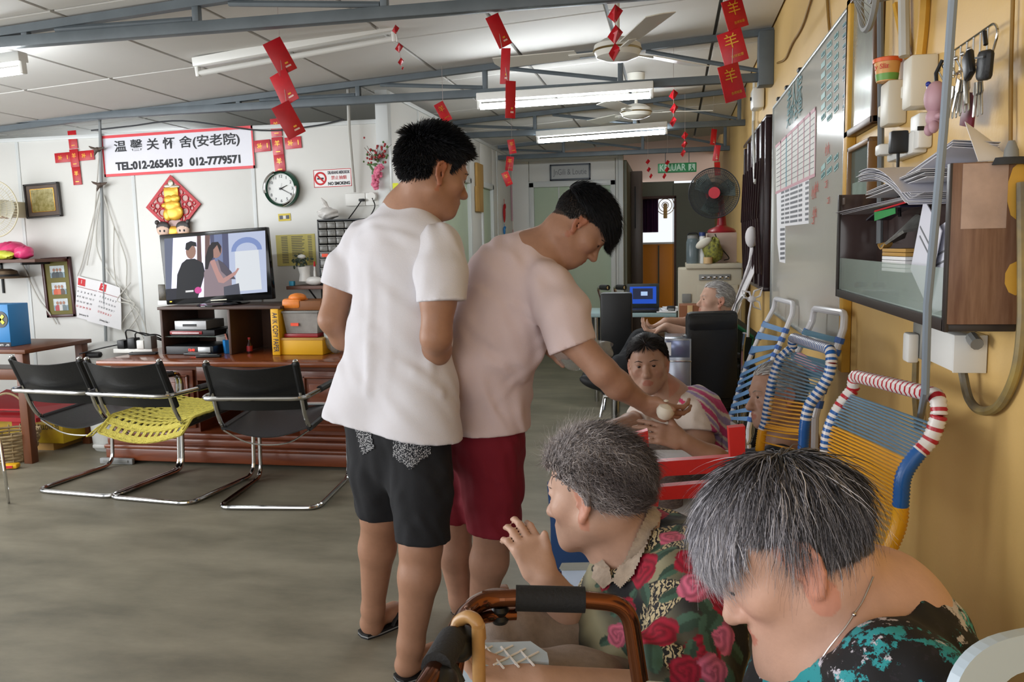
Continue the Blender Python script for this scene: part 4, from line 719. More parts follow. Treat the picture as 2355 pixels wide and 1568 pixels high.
for k, (q, lab) in enumerate([(((105, 1125), (275, 1140), (238, 1083), (405, 1084)), 'black cantilever chair with chrome frame, leftmost of the three'), (((283, 1137), (440, 1158), (393, 1088), (570, 1105)), 'middle black cantilever chair with yellow crocheted mat on its seat'), (((510, 1165), (722, 1183), (607, 1087), (800, 1115)), 'black cantilever chair with chrome frame nearest the standing person in white')]):
    P = [at(x, y, Z=.0) for x, y in q]; cc = sum(P, Vector()) / 4; fw_ = (P[2] + P[3] - P[0] - P[1]); a = math.atan2(-fw_.x, fw_.y)
    t = cantilever(lab) if proto is None else copy_tree(proto)
    if proto is None: proto = t
    t['label'] = lab; t.location = (cc.x, cc.y, 0); t.rotation_euler = (0, 0, a); CH.append((cc, a))
# crocheted mat on the middle chair
cc, a = CH[1]; t = thing('crochet_mat', 'yellow crocheted mat draped over the middle chair seat', 'mat', (cc.x, cc.y, .43), rz=a)
V = []; F = []; nx, ny = 26, 24
def matp(i, j):
    a_, b_ = i / nx, j / ny; x = -.24 + .5 * a_ + .03 * math.sin(b_ * 4); y = -.33 + .6 * b_ + .05 * (a_ - .5)
    z = .031 + .028 * b_ - .05 * math.sin(math.pi * min(1, max(0, a_))) * (1 - .4 * b_) + .002 * math.sin(i * 2.1) * math.sin(j * 1.7)
    if b_ < .14: z -= (.14 - b_) * .55
    return Vector((x, y, z + .012))
b = B()
for j in range(ny):
    for i in range(nx):
        if i % 2 and j % 2 and (j < 9 or i > 19 or i < 6): continue
        q = [matp(i, j), matp(i + 1, j), matp(i + 1, j + 1), matp(i, j + 1)]; o_ = len(b.v); b.v += q + [p_ - Vector((0, 0, .007)) for p_ in q]
        b.f += [[o_, o_ + 1, o_ + 2, o_ + 3], [o_ + 7, o_ + 6, o_ + 5, o_ + 4], [o_ + 1, o_, o_ + 4, o_ + 5], [o_ + 2, o_ + 1, o_ + 5, o_ + 6], [o_ + 3, o_ + 2, o_ + 6, o_ + 7], [o_, o_ + 3, o_ + 7, o_ + 4]]; b.mi += [0] * 6
yk = M('yellow_yarn', 'cdc05a', rough=.85, bump=.5, bs=160, var=.15, vs=50)
b.build('crochet_net', yk, t, local=True, smooth=60); b = B()
for j in range(0, ny + 1, 2): b.tube([matp(i, j) + Vector((0, 0, .002 * (-1) ** i)) for i in range(nx + 1)], .0055, 5)
for i in (0, nx): b.tube([matp(i, j) for j in range(ny + 1)], .007, 5)
b.build('yarn_rows', yk, t, local=True, smooth=60); B().tube([matp(0, 2), matp(0, 2) + Vector((-.03, -.04, -.03)), matp(0, 2) + Vector((-.07, -.07, -.07)), matp(0, 2) + Vector((-.06, -.04, -.07)), matp(0, 3)], .005, 6).build('hanging_loop', yk, t, local=True)
# ================================================================ YELLOW WALL SIDE
def rw(px, py, off=0.0): return at(px, py, X=XR - off)
tealp = M('teal_card', '86aca6', rough=.5); tink = M('teal_ink', '4d7a7c', rough=.6); maroon = M('maroon_steel', '2a1b1f', rough=.28, var=.2, vs=12)
# --- whiteboard
Y0, Y1, Z0, Z1 = 3.06, 5.2, .93, 2.137
t = thing('whiteboard', 'large whiteboard with charts and small cards on the yellow wall', 'whiteboard', (XR - .01, (Y0 + Y1) / 2, Z0))
B().bx(XR - .018, XR - .002, Y0, Y1, Z0, Z1).build('board', M('whiteboard_gloss', 'bdbab0', rough=.16), t)
for nm, (ya, yb, za, zb) in dict(top=(Y0, Y1, Z1 - .014, Z1), bot=(Y0, Y1, Z0, Z0 + .014), l=(Y1 - .014, Y1, Z0, Z1), r=(Y0, Y0 + .012, Z0, Z1)).items(): B().bx(XR - .026, XR - .002, ya, yb, za, zb, .003).build('frame_strip', M('anodised', 'c2c8c8', rough=.3, metal=.6), t)
XB = XR - .0185
def onb(px, py): return at(px, py, X=XB - .002)
def bpoly(pts, nm, mat, par, lift=.0005):
    P = [at(x, y, X=XB - .001) + Vector((-lift, 0, 0)) for x, y in pts]; n_ = len(P); return B().add(P + [q + Vector((.001, 0, 0)) for q in P], [tuple(range(n_)), tuple(range(2 * n_ - 1, n_ - 1, -1))] + [(i, (i + 1) % n_, n_ + (i + 1) % n_, n_ + i) for i in range(n_)]).build(nm, mat, par, smooth=0)
pt = thing('wall_chart', 'ruled chart with pink edges stuck on the whiteboard', 'chart', onb(1830, 350)); pale = M('chart_paper', 'd4d3cc', rough=.6)
ch = bpoly([(1784, 335), (1877, 245), (1875, 398), (1784, 441)], 'sheet', pale, pt)
pinkm = M('pink_edge', 'c79aa2', rough=.6)
for a, b_ in (((1784, 335), (1877, 245)), ((1784, 441), (1875, 398))): bpoly([a, b_, (b_[0], b_[1] + 8), (a[0], a[1] + 6)], 'pink_border', pinkm, pt, .002)
def lerp(a, b_, s): return (a[0] + (b_[0] - a[0]) * s, a[1] + (b_[1] - a[1]) * s)
for s in (.12, .26, .4, .55, .7, .85, .985):
    a, b_ = lerp((1784, 335), (1877, 245), s), lerp((1784, 441), (1875, 398), s); bpoly([a, (a[0] + 1.6, a[1] - 1.5), (b_[0] + 1.6, b_[1] - .8), b_], 'column_line', pinkm if s != .26 else M('blue_edge', '6aa0ae', rough=.6), pt, .002)
for s in np.linspace(.14, .9, 9):
    a, b_ = lerp((1784, 335), (1784, 441), s), lerp((1877, 245), (1875, 398), s); bpoly([lerp(a, b_, .03), lerp(a, b_, .97), (lerp(a, b_, .97)[0], lerp(a, b_, .97)[1] + 1), (lerp(a, b_, .03)[0], lerp(a, b_, .03)[1] + .8)], 'row_line', M('grey_ink'), pt, .0025)
p2 = thing('name_list', 'white printed name list below the ruled chart on the whiteboard', 'list', onb(1825, 500)); bpoly([(1796, 437), (1861, 410), (1860, 514), (1796, 521)], 'sheet', paper, p2)
for r in range(8):
    for (s0, s1) in ((.02, .12), (.16, .3), (.34, .6), (.64, .76), (.88, .99)):
        a, b_ = lerp((1796, 440), (1796, 518), (r + .2) / 8), lerp((1861, 413), (1860, 510), (r + .2) / 8); c_, d_ = lerp((1796, 440), (1796, 518), (r + .7) / 8), lerp((1861, 413), (1860, 510), (r + .7) / 8)
        bpoly([lerp(a, b_, s0), lerp(a, b_, s1), lerp(c_, d_, s1), lerp(c_, d_, s0)], 'printed_name', M('faint_ink', '77787c', rough=.6), p2, .002)
p3 = thing('name_strip', 'narrow printed strip hanging under the name list on the whiteboard', 'list', onb(1800, 560)); bpoly([(1786, 440), (1796, 437), (1796, 521), (1806, 520), (1806, 605), (1793, 602), (1788, 560)], 'sheet', paper, p3)
for r in range(7): bpoly([(1795, 525 + r * 11), (1805, 524 + r * 11), (1805, 530 + r * 11), (1795, 531 + r * 11)], 'printed_name', M('faint_ink'), p3, .002)
for r in range(10):
    for k, (xc, wd_) in enumerate(((1893, 9), (1907, 11), (1923, 9), (1943, 10))):
        if r > 7: yb0 = [(378, 396), (360, 386), (355, 378), (345, 367)][k][r - 8]
        else: yb0 = [118, 96, 76, 50][k] + r * 24 + (18 if r > 5 and k == 3 else 0)
        if r < 8 and k == 0 and r == 7: continue
        o = bpoly([(xc - wd_ / 2, yb0 + 6), (xc + wd_ / 2, yb0 - 5), (xc + wd_ / 2, yb0 + 8), (xc - wd_ / 2, yb0 + 18)], 'card', tealp if k < 3 else M('lilac_card', '9aa0a8', rough=.5), t)
        if k > 0 or r % 3 == 0: bpoly([(xc - wd_ * .35, yb0 + 8), (xc + wd_ * .35, yb0 - 1), (xc + wd_ * .35, yb0 + 5), (xc - wd_ * .35, yb0 + 13)], 'handwriting', tink, o, .0025)
uB, vB = Vector((0, -1, 0)), Vector((0, 0, 1))
text('board_heading', '老人院', .13, onb(1826, 222), uB, vB, tink, t, width=.5); text('board_heading', '关怀名单', .1, onb(1826, 262), uB, vB, tink, t, width=.52)
for (x, y, s) in ((1878, 432, .05), (1872, 445, .06), (1874, 490, .05), (1870, 508, .04), (1903, 345, .05), (1900, 425, .035), (1905, 462, .03)): text('red_handwriting', '小火' if s > .045 else '二月', s, onb(x, y), uB, vB, M('pale_red_ink', 'c06a5e', rough=.6), t)
for (y, z) in ((4.15, Z1 + .006), (4.6, Z1 + .006), (4.95, Z1 + .006)): B().bx(XR - .03, XR - .003, y, y + .05, z - .004, z + .012, .004).build('clip', blackp, t)
yb = M('yellow_batten', 'cc9c3a', rough=.5, var=.12, vs=8); B().bx(XR - .03, XR - .001, 2.985, 3.045, .9, 2.75, .003).build('trim_2', yb); struct(bpy.data.objects['trim_2'])
# --- folded grille leaning on the wall
t = thing('folding_grille', 'dark maroon folded steel grille leaning against the yellow wall', 'grille', (XR - .05, 5.6, 1.07))
for k in range(10):
    y = 5.24 + k * .155; B().bx(XR - .06 - .01 * (k % 2), XR - .02, y, y + .05, 1.07 - .0 * k, 2.09 - .004 * k, .006).build('channel_bar', maroon, t)
for k in range(9):
    y = 5.28 + k * .155; b = B(); b.tube([(XR - .075, y, 1.15), (XR - .075, y + .16, 1.5)], .008, 5).tube([(XR - .08, y + .16, 1.5), (XR - .08, y, 1.85)], .008, 5); b.build('scissor_link', maroon, t)
B().bx(XR - .065, XR - .02, 5.22, 6.85, 1.05, 1.075, .004).build('bottom_rail', maroon, t); B().bx(XR - .06, XR - .02, 5.22, 6.85, 2.08, 2.1, .004).build('top_rail', maroon, t)
# --- junction box and conduit above the grille
c = rw(1742, 228, .045); t = thing('junction_box', 'white junction box with conduit above the folded grille', 'electrical box', c); B().box(c, (.08, .16, .14), None, .02).build('box', lampw, t); B().tube([rw(1735, 190, .03), rw(1733, 280, .03), rw(1733, 300, .06), rw(1737, 420, .08)], .012, 8).build('conduit', M('white_pvc'), t); B().cyl(c + Vector((-.042, -.02, 0)), c + Vector((-.05, -.02, 0)), .012, n=10).build('button', blackp, t)
# --- framed mirrors
def wframe(x0, y0, x1, y1, lab, fm, gm, fw=.025, name='framed_mirror'):
    a, b_ = rw(x0, (y0 + y1) / 2), rw(x1, (y0 + y1) / 2); zt_, zb = rw((x0 + x1) / 2, y0).z, rw((x0 + x1) / 2, y1).z; ya, yb_ = b_.y, a.y
    t = thing(name, lab, 'mirror', (XR - .02, (ya + yb_) / 2, zb))
    for q in ((ya, yb_, zt_ - fw, zt_), (ya, yb_, zb, zb + fw), (ya, ya + fw, zb, zt_), (yb_ - fw, yb_, zb, zt_)): B().bx(XR - .03, XR - .002, *q, .004).build('frame_strip', fm, t)
    B().bx(XR - .018, XR - .006, ya + fw, yb_ - fw, zb + fw, zt_ - fw).build('glass', gm, t); return t, ya, yb_, zb, zt_
wfm = M('walnut_frame', '5d4128', rough=.4, var=.2, vs=10)
t, ya, yb_, zb, zt_ = wframe(1966, -40, 2034, 298, 'tall narrow wooden framed mirror beside the whiteboard', wfm, M('clouded_mirror', '9fa49a', rough=.18, metal=.35, var=.2, vs=5))
t, ya, yb_, zb, zt_ = wframe(1967, 328, 2019, 575, 'smaller wooden framed picture under the tall mirror', M('brown_frame', '7a5a35', rough=.4), M('dark_green_glass', '56635c', rough=.12), .018); B().bx(XR - .02, XR - .016, ya + .06, yb_ - .05, zb + .02, zt_ - .12).build('picture_print', M('pale_print', '97aaa0', rough=.2, var=.25, vs=6), t)
# --- electrical boxes
cream = M('cream_box', 'd6d0c0', rough=.4)
def wbox(x0, y0, x1, y1, dep, lab, name='electrical_box', mat=cream, bev=.012):
    a, b_ = rw(x0, (y0 + y1) / 2, dep), rw(x1, (y0 + y1) / 2, dep); zt_, zb = rw(x1, y0, dep).z, rw(x1, y1, dep).z
    t = thing(name, lab, 'electrical box', (XR - dep / 2, (a.y + b_.y) / 2, zb)); B().bx(XR - dep, XR, b_.y, a.y, zb, zt_, bev).build('case', mat, t); return t, b_.y, a.y, zb, zt_
def wbox2(xf, xl, xr, y0, y1, lab, name='electrical_box', mat=cream, bev=.006):
    ym = (y0 + y1) / 2; yn = rw(xr, ym).y; q = at(xl, ym, Y=yn); dep = XR - q.x; yf = at(xf, ym, X=q.x).y; zt_, zb = at(xl, y0, Y=yn).z, at(xl, y1, Y=yn).z
    t = thing(name, lab, 'electrical box', (XR - dep / 2, yn, zb)); B().bx(XR - dep, XR, yn, yf, zb, zt_, bev).build('case', mat, t); return t, yn, yf, zb, zt_
t, ya, yb_, zb, zt_ = wbox2(2075, 2094, 2158, 125, 245, 'largest cream plastic box on the wall, nearest the key rack'); B().bx(XR - .06, XR - .03, yb_, yb_ + .012, zb + .03, zb + .06, .004).build('side_knob', cream, t)
t, ya, yb_, zb, zt_ = wbox2(2024, 2042, 2087, 183, 285, 'cream plastic box under the orange tub'); B().bx(XR - .05, XR - .02, yb_, yb_ + .014, zb + .03, zb + .06, .004).build('side_knob', cream, t); TZ, TY = zt_, (ya + yb_) / 2
t, ya, yb_, zb, zt_ = wbox2(2092, 2112, 2146, 258, 340, 'white switch box below the largest cream box', mat=lampw); B().bx(XR - .035, XR - .02, ya - .003, ya + .001, zb + .04, zb + .05, .001).build('rocker_switch', blackp, t)
t, ya, yb_, zb, zt_ = wbox(2040, 300, 2098, 352, .035, 'white wall socket with a black adapter plugged in', 'wall_socket', lampw, .006); B().bx(XR - .075, XR - .035, ya + .03, ya + .06, zb + .005, zt_ + .005, .004).build('black_adapter', blackp, t); B().tube(cat_rom([(XR - .055, ya + .045, zb + .01), (XR - .055, ya + .04, zb - .06), (XR - .05, ya + .03, zb - .15)], 5), .004, 6).build('black_cord', blackp, t); B().bx(XR - .07, XR - .035, yb_ - .07, yb_ - .02, zb + .015, zt_ - .01, .006).build('white_plug', lampw, t)
# orange tub
c = Vector((XR - .042, TY + .0, TZ + .001)); t = thing('orange_tub', 'small food tub with orange lid on top of a cream box', 'tub', c); B().lathe(c, [(.026, 0), (.033, .055)], n=24).build('tub', M('tub_orange', 'd9a05a', rough=.4), t); B().lathe(c + Vector((0, 0, .055)), [(.036, -.005), (.0365, .004), (.034, .006), (0, .006)], n=24).build('lid', M('orange_lid', 'e2622a', rough=.35), t); B().lathe(c, [(.0272, .003), (.0295, .02)], n=24, caps=False).build('green_label', M('green_label', '6aa04a', rough=.4), t)
text('lettering', 'y Sliz', .018, c + Vector((-.02, -.0285, .036)), (1, -.7, 0), (0, 0, 1), redink, t)
# --- pipes and cords on the yellow wall
pipe('conduit_pipe', [rw(2024, -30, .035), rw(2026, 300, .035), rw(2023, 560, .035)], .009, M('dark_grey_pvc', '6b7074', rough=.4), 'dark thin pipe in front of the mirrors', 'pipe')
pipe('conduit_pipe', [at(2196, -60, X=.445), at(2170, 300, X=.445), at(2133, 700, X=.445), at(2128, 900, X=.46), at(2112, 985, X=.56)], .0075, M('blue_grey_pvc', '7d8894', rough=.4), 'long grey blue pipe running down in front of the wall case', 'pipe')
pipe('conduit_pipe', [rw(2078, -20, .02), rw(2080, 130, .02)], .014, M('white_pvc'), 'white conduit entering the largest cream box from above', 'pipe')
pipe('wall_cable', cat_rom([rw(2060, 10, .012), rw(2070, 60, .012), rw(2085, 130, .012)], 5), .009, yb, 'yellow painted cable left of the white conduit', 'cable', 6)
pipe('wall_cable', cat_rom([rw(2128, -20, .012), rw(2123, 60, .012), rw(2116, 130, .012)], 5), .013, yb, 'thick yellow painted cable above the largest cream box', 'cable', 6)
pipe('wall_cable', cat_rom([rw(1868, -10, .008), rw(1845, 60, .008), rw(1822, 100, .008), rw(1806, 135, .008), rw(1788, 145, .008)], 5), .006, M('dark_ochre', '8a6a32', rough=.6), 'brown cable crossing the wall above the whiteboard', 'cable', 6)
pipe('wall_cable', cat_rom([rw(1902, -10, .008), rw(1905, 40, .008), rw(1909, 85, .008)], 4), .006, M('dark_ochre'), 'short brown cable dropping to the whiteboard top', 'cable', 6)
pipe('wall_cable', [rw(2330, -20, .01), rw(2325, 150, .01), rw(2324, 340, .01)], .0035, M('dark_ochre'), 'thin brown cord hanging at the right edge above the case', 'cable', 6)
c = rw(2326, 345, .03); t = thing('hanging_switch', 'grey bell-shaped cord switch resting above the wall case', 'switch', c); B().lathe(c, [(.0, .016), (.005, .016), (.011, .0), (.012, -.012), (0, -.012)], n=16).build('bell', M('grey_case'), t); B().lathe(c + Vector((0, 0, -.012)), [(.03, -.012), (.025, 0), (0, .002)], n=20, sx=.4).build('dark_base', M('dark_metal'), t)
pipe('wall_cable', cat_rom([rw(2205, 800, .03), rw(2215, 860, .03), rw(2230, 920, .02), rw(2260, 945, .015), rw(2300, 930, .012), rw(2335, 860, .012), rw(2350, 760, .012), rw(2352, 640, .012), rw(2350, 420, .012)], 6), .009, M('painted_cable', 'a08a4e', rough=.5, col2='4e4e4e', vs=7), 'thick half painted cable looping from the white box up the right edge', 'cable', 8)
# corner fan housing at the top edge
c = rw(1998, -22, .16); t = thing('wall_fan', 'grey wall fan of which only the lower rim shows at the top edge', 'fan', c); b = B(); b.tube(arc(c, .085, 0, 2 * math.pi * 31 / 32, 31, (0, 1, 0), (.0, 0, 1)), .008, 6, closed=True); b.build('guard_rim', M('grey_case'), t); B().cyl(c + Vector((.0, 0, 0)), c + Vector((.15, 0, .02)), .03, n=14).build('motor', M('grey_case'), t)
b = B()
for k in range(24): a = k * math.pi / 12; b.tube([c + Vector((-.03, math.cos(a) * .02, math.sin(a) * .02)), c + Vector((0, math.cos(a) * .085, math.sin(a) * .085))], .0012, 4)
b.build('guard_wires', M('grey_case'), t)
# --- wall case with papers
CX, CY0, CY1, CZ0, CZ1 = .48, 1.605, 2.6, 1.203, 1.487; lam = M('walnut_laminate', '6b4a38', rough=.4, col2='8a6a55', vs=9, stretch=(9, 9, .8))
t = thing('wall_case', 'glass fronted wooden wall case crammed with papers', 'display case', (.54, 2.1, CZ0))
B().bx(CX, XR - .002, CY0 - .012, CY0, CZ0, CZ1, .001).build('side_panel', lam, t); B().bx(CX, XR - .002, CY1, CY1 + .012, CZ0, CZ1, .001).build('side_panel', M('dark_gloss_laminate', '4a3c3a', rough=.15), t)
B().bx(CX, XR - .002, CY0, CY1, CZ0 - .014, CZ0, .001).build('base_board', M('dark_edge', '332c29', rough=.4), t); B().bx(XR - .012, XR - .002, CY0, CY1, CZ0, CZ1).build('back_panel', M('dark_gloss_laminate'), t)
B().bx(CX - .003, CX + .004, CY0 - .012, CY0 + .006, CZ0 - .014, CZ1, .001).bx(CX - .003, CX + .004, CY1 - .006, CY1 + .012, CZ0 - .014, CZ1, .001).bx(CX - .003, CX + .004, CY0, CY1, CZ0 - .014, CZ0 + .008, .001).build('edge_trim', M('dark_edge'), t)
B().bx(CX + .004, CX + .007, CY0 + .006, CY1 - .006, CZ0 + .006, CZ0 + .1).build('glass_pane', M('clear_glass', 'cfe0d6', rough=.03, alpha=.28), t)
B().bx(CX + .009, CX + .013, CY0 + .006, CY1 - .006, CZ0 + .004, CZ0 + .009, .001).build('glass_track', M('anodised'), t)
pr = rw(2240, 450, .05); B().bx(.497, .57, CY0 - .0135, CY0 - .012, CZ1 - .115, CZ1 - .002, .0004).build('torn_paper', M('torn_paper', 'b39a8c', rough=.8, var=.12, vs=20), t)
def stack(name, lab, c, size, rot, mat, cat='papers', n_=6, bend=0.0):
    t = thing(name, lab, cat, Vector(c) - Vector((0, 0, size[2] * n_ / 2)))
    for k in range(n_):
        o = rng.normal(0, .004, 2); cc = Vector(c) + Vector((o[0], o[1], (k - n_ / 2) * size[2])); Rr = rot @ Matrix.Rotation(float(rng.normal(0, .02)), 3, 'Z')
        B().grid(lambda a, b_: cc + Rr @ Vector(((a - .5) * size[0], (b_ - .5) * size[1], bend * (b_ - .5) ** 2)), 2, 8, .0012).build('sheet', mat[k % len(mat)], t)
    return t
RX = lambda a, ax: Matrix.Rotation(a, 3, ax)
wp1, wp2 = M('paper_bluish', 'dcdce6', rough=.6), M('paper_grey', 'b4b2b6', rough=.6)
stack('paper_bundle', 'upper fan of white papers sticking out of the wall case', (.52, 2.06, 1.505), (.1, .5, .004), RX(.16, 'X'), [wp1, paper], n_=7, bend=-.1)
stack('paper_bundle', 'middle sheaf of white papers resting on top of the wall case', (.53, 2.0, 1.478), (.1, .5, .004), RX(-.03, 'X'), [paper, wp2], n_=5)
stack('paper_bundle', 'lowest long sheet of paper poking left from the wall case', (.515, 2.18, 1.44), (.07, .8, .003), RX(-.015, 'X'), [wp2], n_=3)
stack('paper_bundle', 'crumpled pale papers behind the case pipe', (.545, 1.82, 1.51), (.08, .3, .004), RX(-.12, 'X') @ RX(.1, 'Y'), [wp1, wp2], n_=4)
o = B().grid(lambda a, b_: (.5 + .06 * a, 2.34 - .33 * b_, 1.405 + .02 * b_ + .012 * math.sin(b_ * 3)), 3, 10, .004).build('brochure', M('dark_brochure', '26243a', rough=.25), loc=(.52, 2.2, 1.4)); tag(o, 'dark glossy brochure with a green stripe inside the wall case', 'brochure'); B().grid(lambda a, b_: (.499 - .001 * a, 2.24 - .2 * b_, 1.402 + .022 * a * (1 - .4 * b_) + .012 * b_), 2, 6, .001).build('green_stripe', M('leafy_green', '2f9a4e', rough=.3), o); B().grid(lambda a, b_: (.498, 2.24 - .3 * b_, 1.424 + .004 * a + .01 * b_), 1, 6, .001).build('pink_edge_line', redink, o)
t = thing('book_stack', 'thick stack of small white booklets inside the wall case', 'booklets', (.53, 2.05, 1.28))
for k in range(6): B().box((.535, 2.06, 1.285 + k * .009), (.07, .14, .008), RX(.12, 'Z'), .001).build('booklet', paper if k < 4 else M('tan_card'), t)
t = thing('magazine', 'grey curled magazine standing inside the wall case', 'magazine', (.53, 2.05, 1.35)); B().grid(lambda a, b_: (.5 + .06 * b_, 2.18 - .2 * a + .03 * b_, 1.34 + .055 * b_ * math.sin(a * 2.6 + .4) + .035 * a), 10, 4, .006).build('cover', M('grey_print', '7a7a76', rough=.4, var=.35, vs=40), t); B().grid(lambda a, b_: (.498 + .02 * b_, 2.2 - .06 * a, 1.335 + .04 * (a - .5) ** 2 + .004 * b_), 8, 2, .004).build('rolled_edge', M('tan_card'), t)
for k, (y, z, a, lab) in enumerate([(1.86, 1.33, .5, 'loose white leaflet tilted inside the wall case'), (1.78, 1.3, -.2, 'white leaflet standing behind the case glass'), (1.72, 1.36, .2, 'white leaflet at the near end of the wall case'), (1.9, 1.27, .9, 'white slip of paper low in the wall case')]):
    o = B().box((.515 + .012 * k, y, z), (.002, .14, .17), RX(a, 'X')).m(1).box((.5135 + .012 * k, y, z + .03), (.001, .09, .004), RX(a, 'X')).box((.5135 + .012 * k, y, z + .01), (.001, .09, .004), RX(a, 'X')).build('leaflet', [wp1, M('faint_ink')], loc=(.52, y, z - .08)); tag(o, lab, 'leaflet')
o = B().grid(lambda a, b_: (.53 + .05 * a, 1.7 - .08 * b_, 1.49 + .08 * (1 - b_) * (1 - a * .5)), 3, 5, .001).build('paper_corner', paper, loc=(.55, 1.66, 1.49)); tag(o, 'pointed corner of white paper rising above the wall case end', 'paper')
# small things clinging to the case sides
B().box((.487, CY1 - .03, CZ1 - .02), (.004, .03, .02), None, .001).build('rust_mark', M('rusty_brown'), bpy.data.objects['wall_case'])
for (x, y, w_, h_) in ((2337, 640, .02, .03), (2343, 440, .02, .05)):
    p = at(x, y, Y=CY0 - .0125); B().ell(p, (w_, .001, h_), nu=9, nv=5).build('paint_splash', yb, bpy.data.objects['wall_case'])
# sockets below the case
t, ya, yb_, zb, zt_ = wbox(2098, 745, 2118, 828, .03, 'grey metal wall socket under the wall case', 'wall_socket', M('metal_plate', '9a9a94', rough=.4, metal=.5), .004); B().bx(XR - .055, XR - .03, ya + .01, ya + .06, zb - .01, zb + .06, .006).build('white_plug', lampw, t)
t, ya, yb_, zb, zt_ = wbox(2138, 770, 2195, 858, .06, 'white square junction box under the wall case', mat=lampw, bev=.004); B().cyl((XR - .03, ya, zb + .07), (XR - .03, ya - .03, zb + .06), .012, n=10).build('cable_gland', M('grey_case'), t); B().bx(XR - .062, XR - .002, ya - .002, ya + .004, zb, zt_, .001).build('lid_edge', lampw, t)
pipe('wall_cable', [rw(2106, 830, .02), rw(2104, 900, .02), rw(2110, 985, .02)], .008, M('painted_cable'), 'short painted cable hanging from the metal socket', 'cable', 6)
# --- key rack
ka, kb = at(2192, 118, X=.575), at(2288, 52, X=.575); t = thing('key_rack', 'chrome wire key rack on the yellow wall', 'key rack', (ka + kb) / 2)
dz = Vector((0, 0, -.05)); B().tube(fillet([ka, kb, kb + Vector((0, -.02, -.02)), kb + dz + Vector((0, .01, -.01)), ka + dz], .02, 4), .0025, 6).build('rack_frame', chrome, t)
for k in range(6):
    q = ka.lerp(kb, (k + .3) / 6.2); B().tube([q, q + dz * 1.1, q + dz * 1.2 + Vector((-.02, 0, 0)), q + dz + Vector((-.03, 0, .01))], .002, 6).build('hook', chrome, t); B().ell(q + dz + Vector((-.03, 0, .012)), .005, nu=8, nv=6).build('hook_tip', chrome, t)
def keyset(px, py, lab, n_, body=None):
    c = at(px, py, X=.545); t = thing('key_bunch', lab, 'keys', c); B().tube(arc(c, .014, 0, 2 * math.pi * 15 / 16, 15, (0, 1, 0), (0, 0, 1)), .0012, 5, closed=True).build('key_ring', chrome, t)
    for k in range(n_):
        a = -1.9 + .25 * k; d_ = Vector((-.004 * k, math.cos(a) * .6, math.sin(a))).normalized(); u_ = d_.cross(Vector((1, 0, 0))).normalized()
        B(O=c + d_ * .014 + Vector((-.003 * k, 0, 0)), u=d_, v=u_, n=(1, 0, 0)).prism([(0, -.008), (.02, -.01), (.024, -.004), (.06, -.004), (.062, 0), (.06, .004), (.024, .005), (.02, .01), (0, .008)], -.001, .001).build('key', M('nickel_key', 'a8a69e', rough=.3, metal=.8), t)
    return t, c
keyset(2225, 165, 'bunch of brass and steel keys in the middle of the rack', 5); keyset(2205, 180, 'bunch of long grey keys left of the middle', 4); keyset(2255, 170, 'bunch of short keys behind the black purse', 3)
c = at(2265, 150, X=.54); t = thing('key_purse', 'square black leather key purse hanging on the rack', 'purse', c); B().box(c, (.016, .052, .052), RX(.15, 'X'), .008).build('purse', leather, t); B().box(c + Vector((-.009, 0, .014)), (.003, .045, .003), RX(.15, 'X')).build('zip', M('dark_metal'), t); B().tube([c + Vector((0, 0, .035)), c + Vector((0, .01, .06))], .004, 6).build('loop', leather, t)
c = at(2228, 150, X=.53); t = thing('car_key', 'black angular key fob hanging on the rack', 'key fob', c); B().box(c, (.014, .035, .05), RX(-.4, 'X'), .006).build('fob', blackp, t); B().box(c + Vector((0, .01, -.045)), (.006, .012, .05), RX(-.2, 'X'), .002).build('blade', M('nickel_key'), t)
c = at(2152, 225, X=.53); t = thing('toy_keychain', 'dusty pink rubber figure hanging as a key charm', 'key charm', c); pkm = M('dusty_pink', 'b9929c', rough=.5)
B().ell(c, (.022, .03, .034)).ell(c + Vector((0, 0, -.04)), (.018, .02, .022)).ell(c + Vector((-.006, .016, -.062)), (.01, .009, .013)).ell(c + Vector((-.006, -.016, -.06)), (.01, .009, .013)).ell(c + Vector((0, -.025, -.04)), (.008, .012, .007)).build('figure', pkm, t); B().tube([c + Vector((0, 0, .03)), c + Vector((0, .005, .05)), c + Vector((.01, 0, .075))], .004, 6).build('strap', blackp, t); b = B()
b.tube([c + Vector((-.005, .034, .03)), c + Vector((-.006, .038, .01))], .004, 6).ell(c + Vector((-.006, .038, .006)), .006, nu=8, nv=6).ell(c + Vector((-.005, .036, .034)), .006, nu=8, nv=6); b.build('blue_charm', M('royal_blue', '26348f', rough=.3), t)
c = at(2227, 252, X=.57); o = B().box(c, (.006, .07, .065), RX(.2, 'X'), .001).m(1).box(c + Vector((-.004, 0, .01)), (.002, .03, .02), RX(.2, 'X')).build('red_card', [M('dark_red_card', '6b1f30', rough=.4), M('dusty_pink')], loc=c); tag(o, 'dark red card pouch hanging lowest among the keys', 'card')
pipe('key_chain', [at(2166, 300, X=.56), at(2170, 330, X=.56), at(2167, 365, X=.56)], .003, M('rusty_brown'), 'thin bead chain dangling below the pink figure', 'chain', 5)
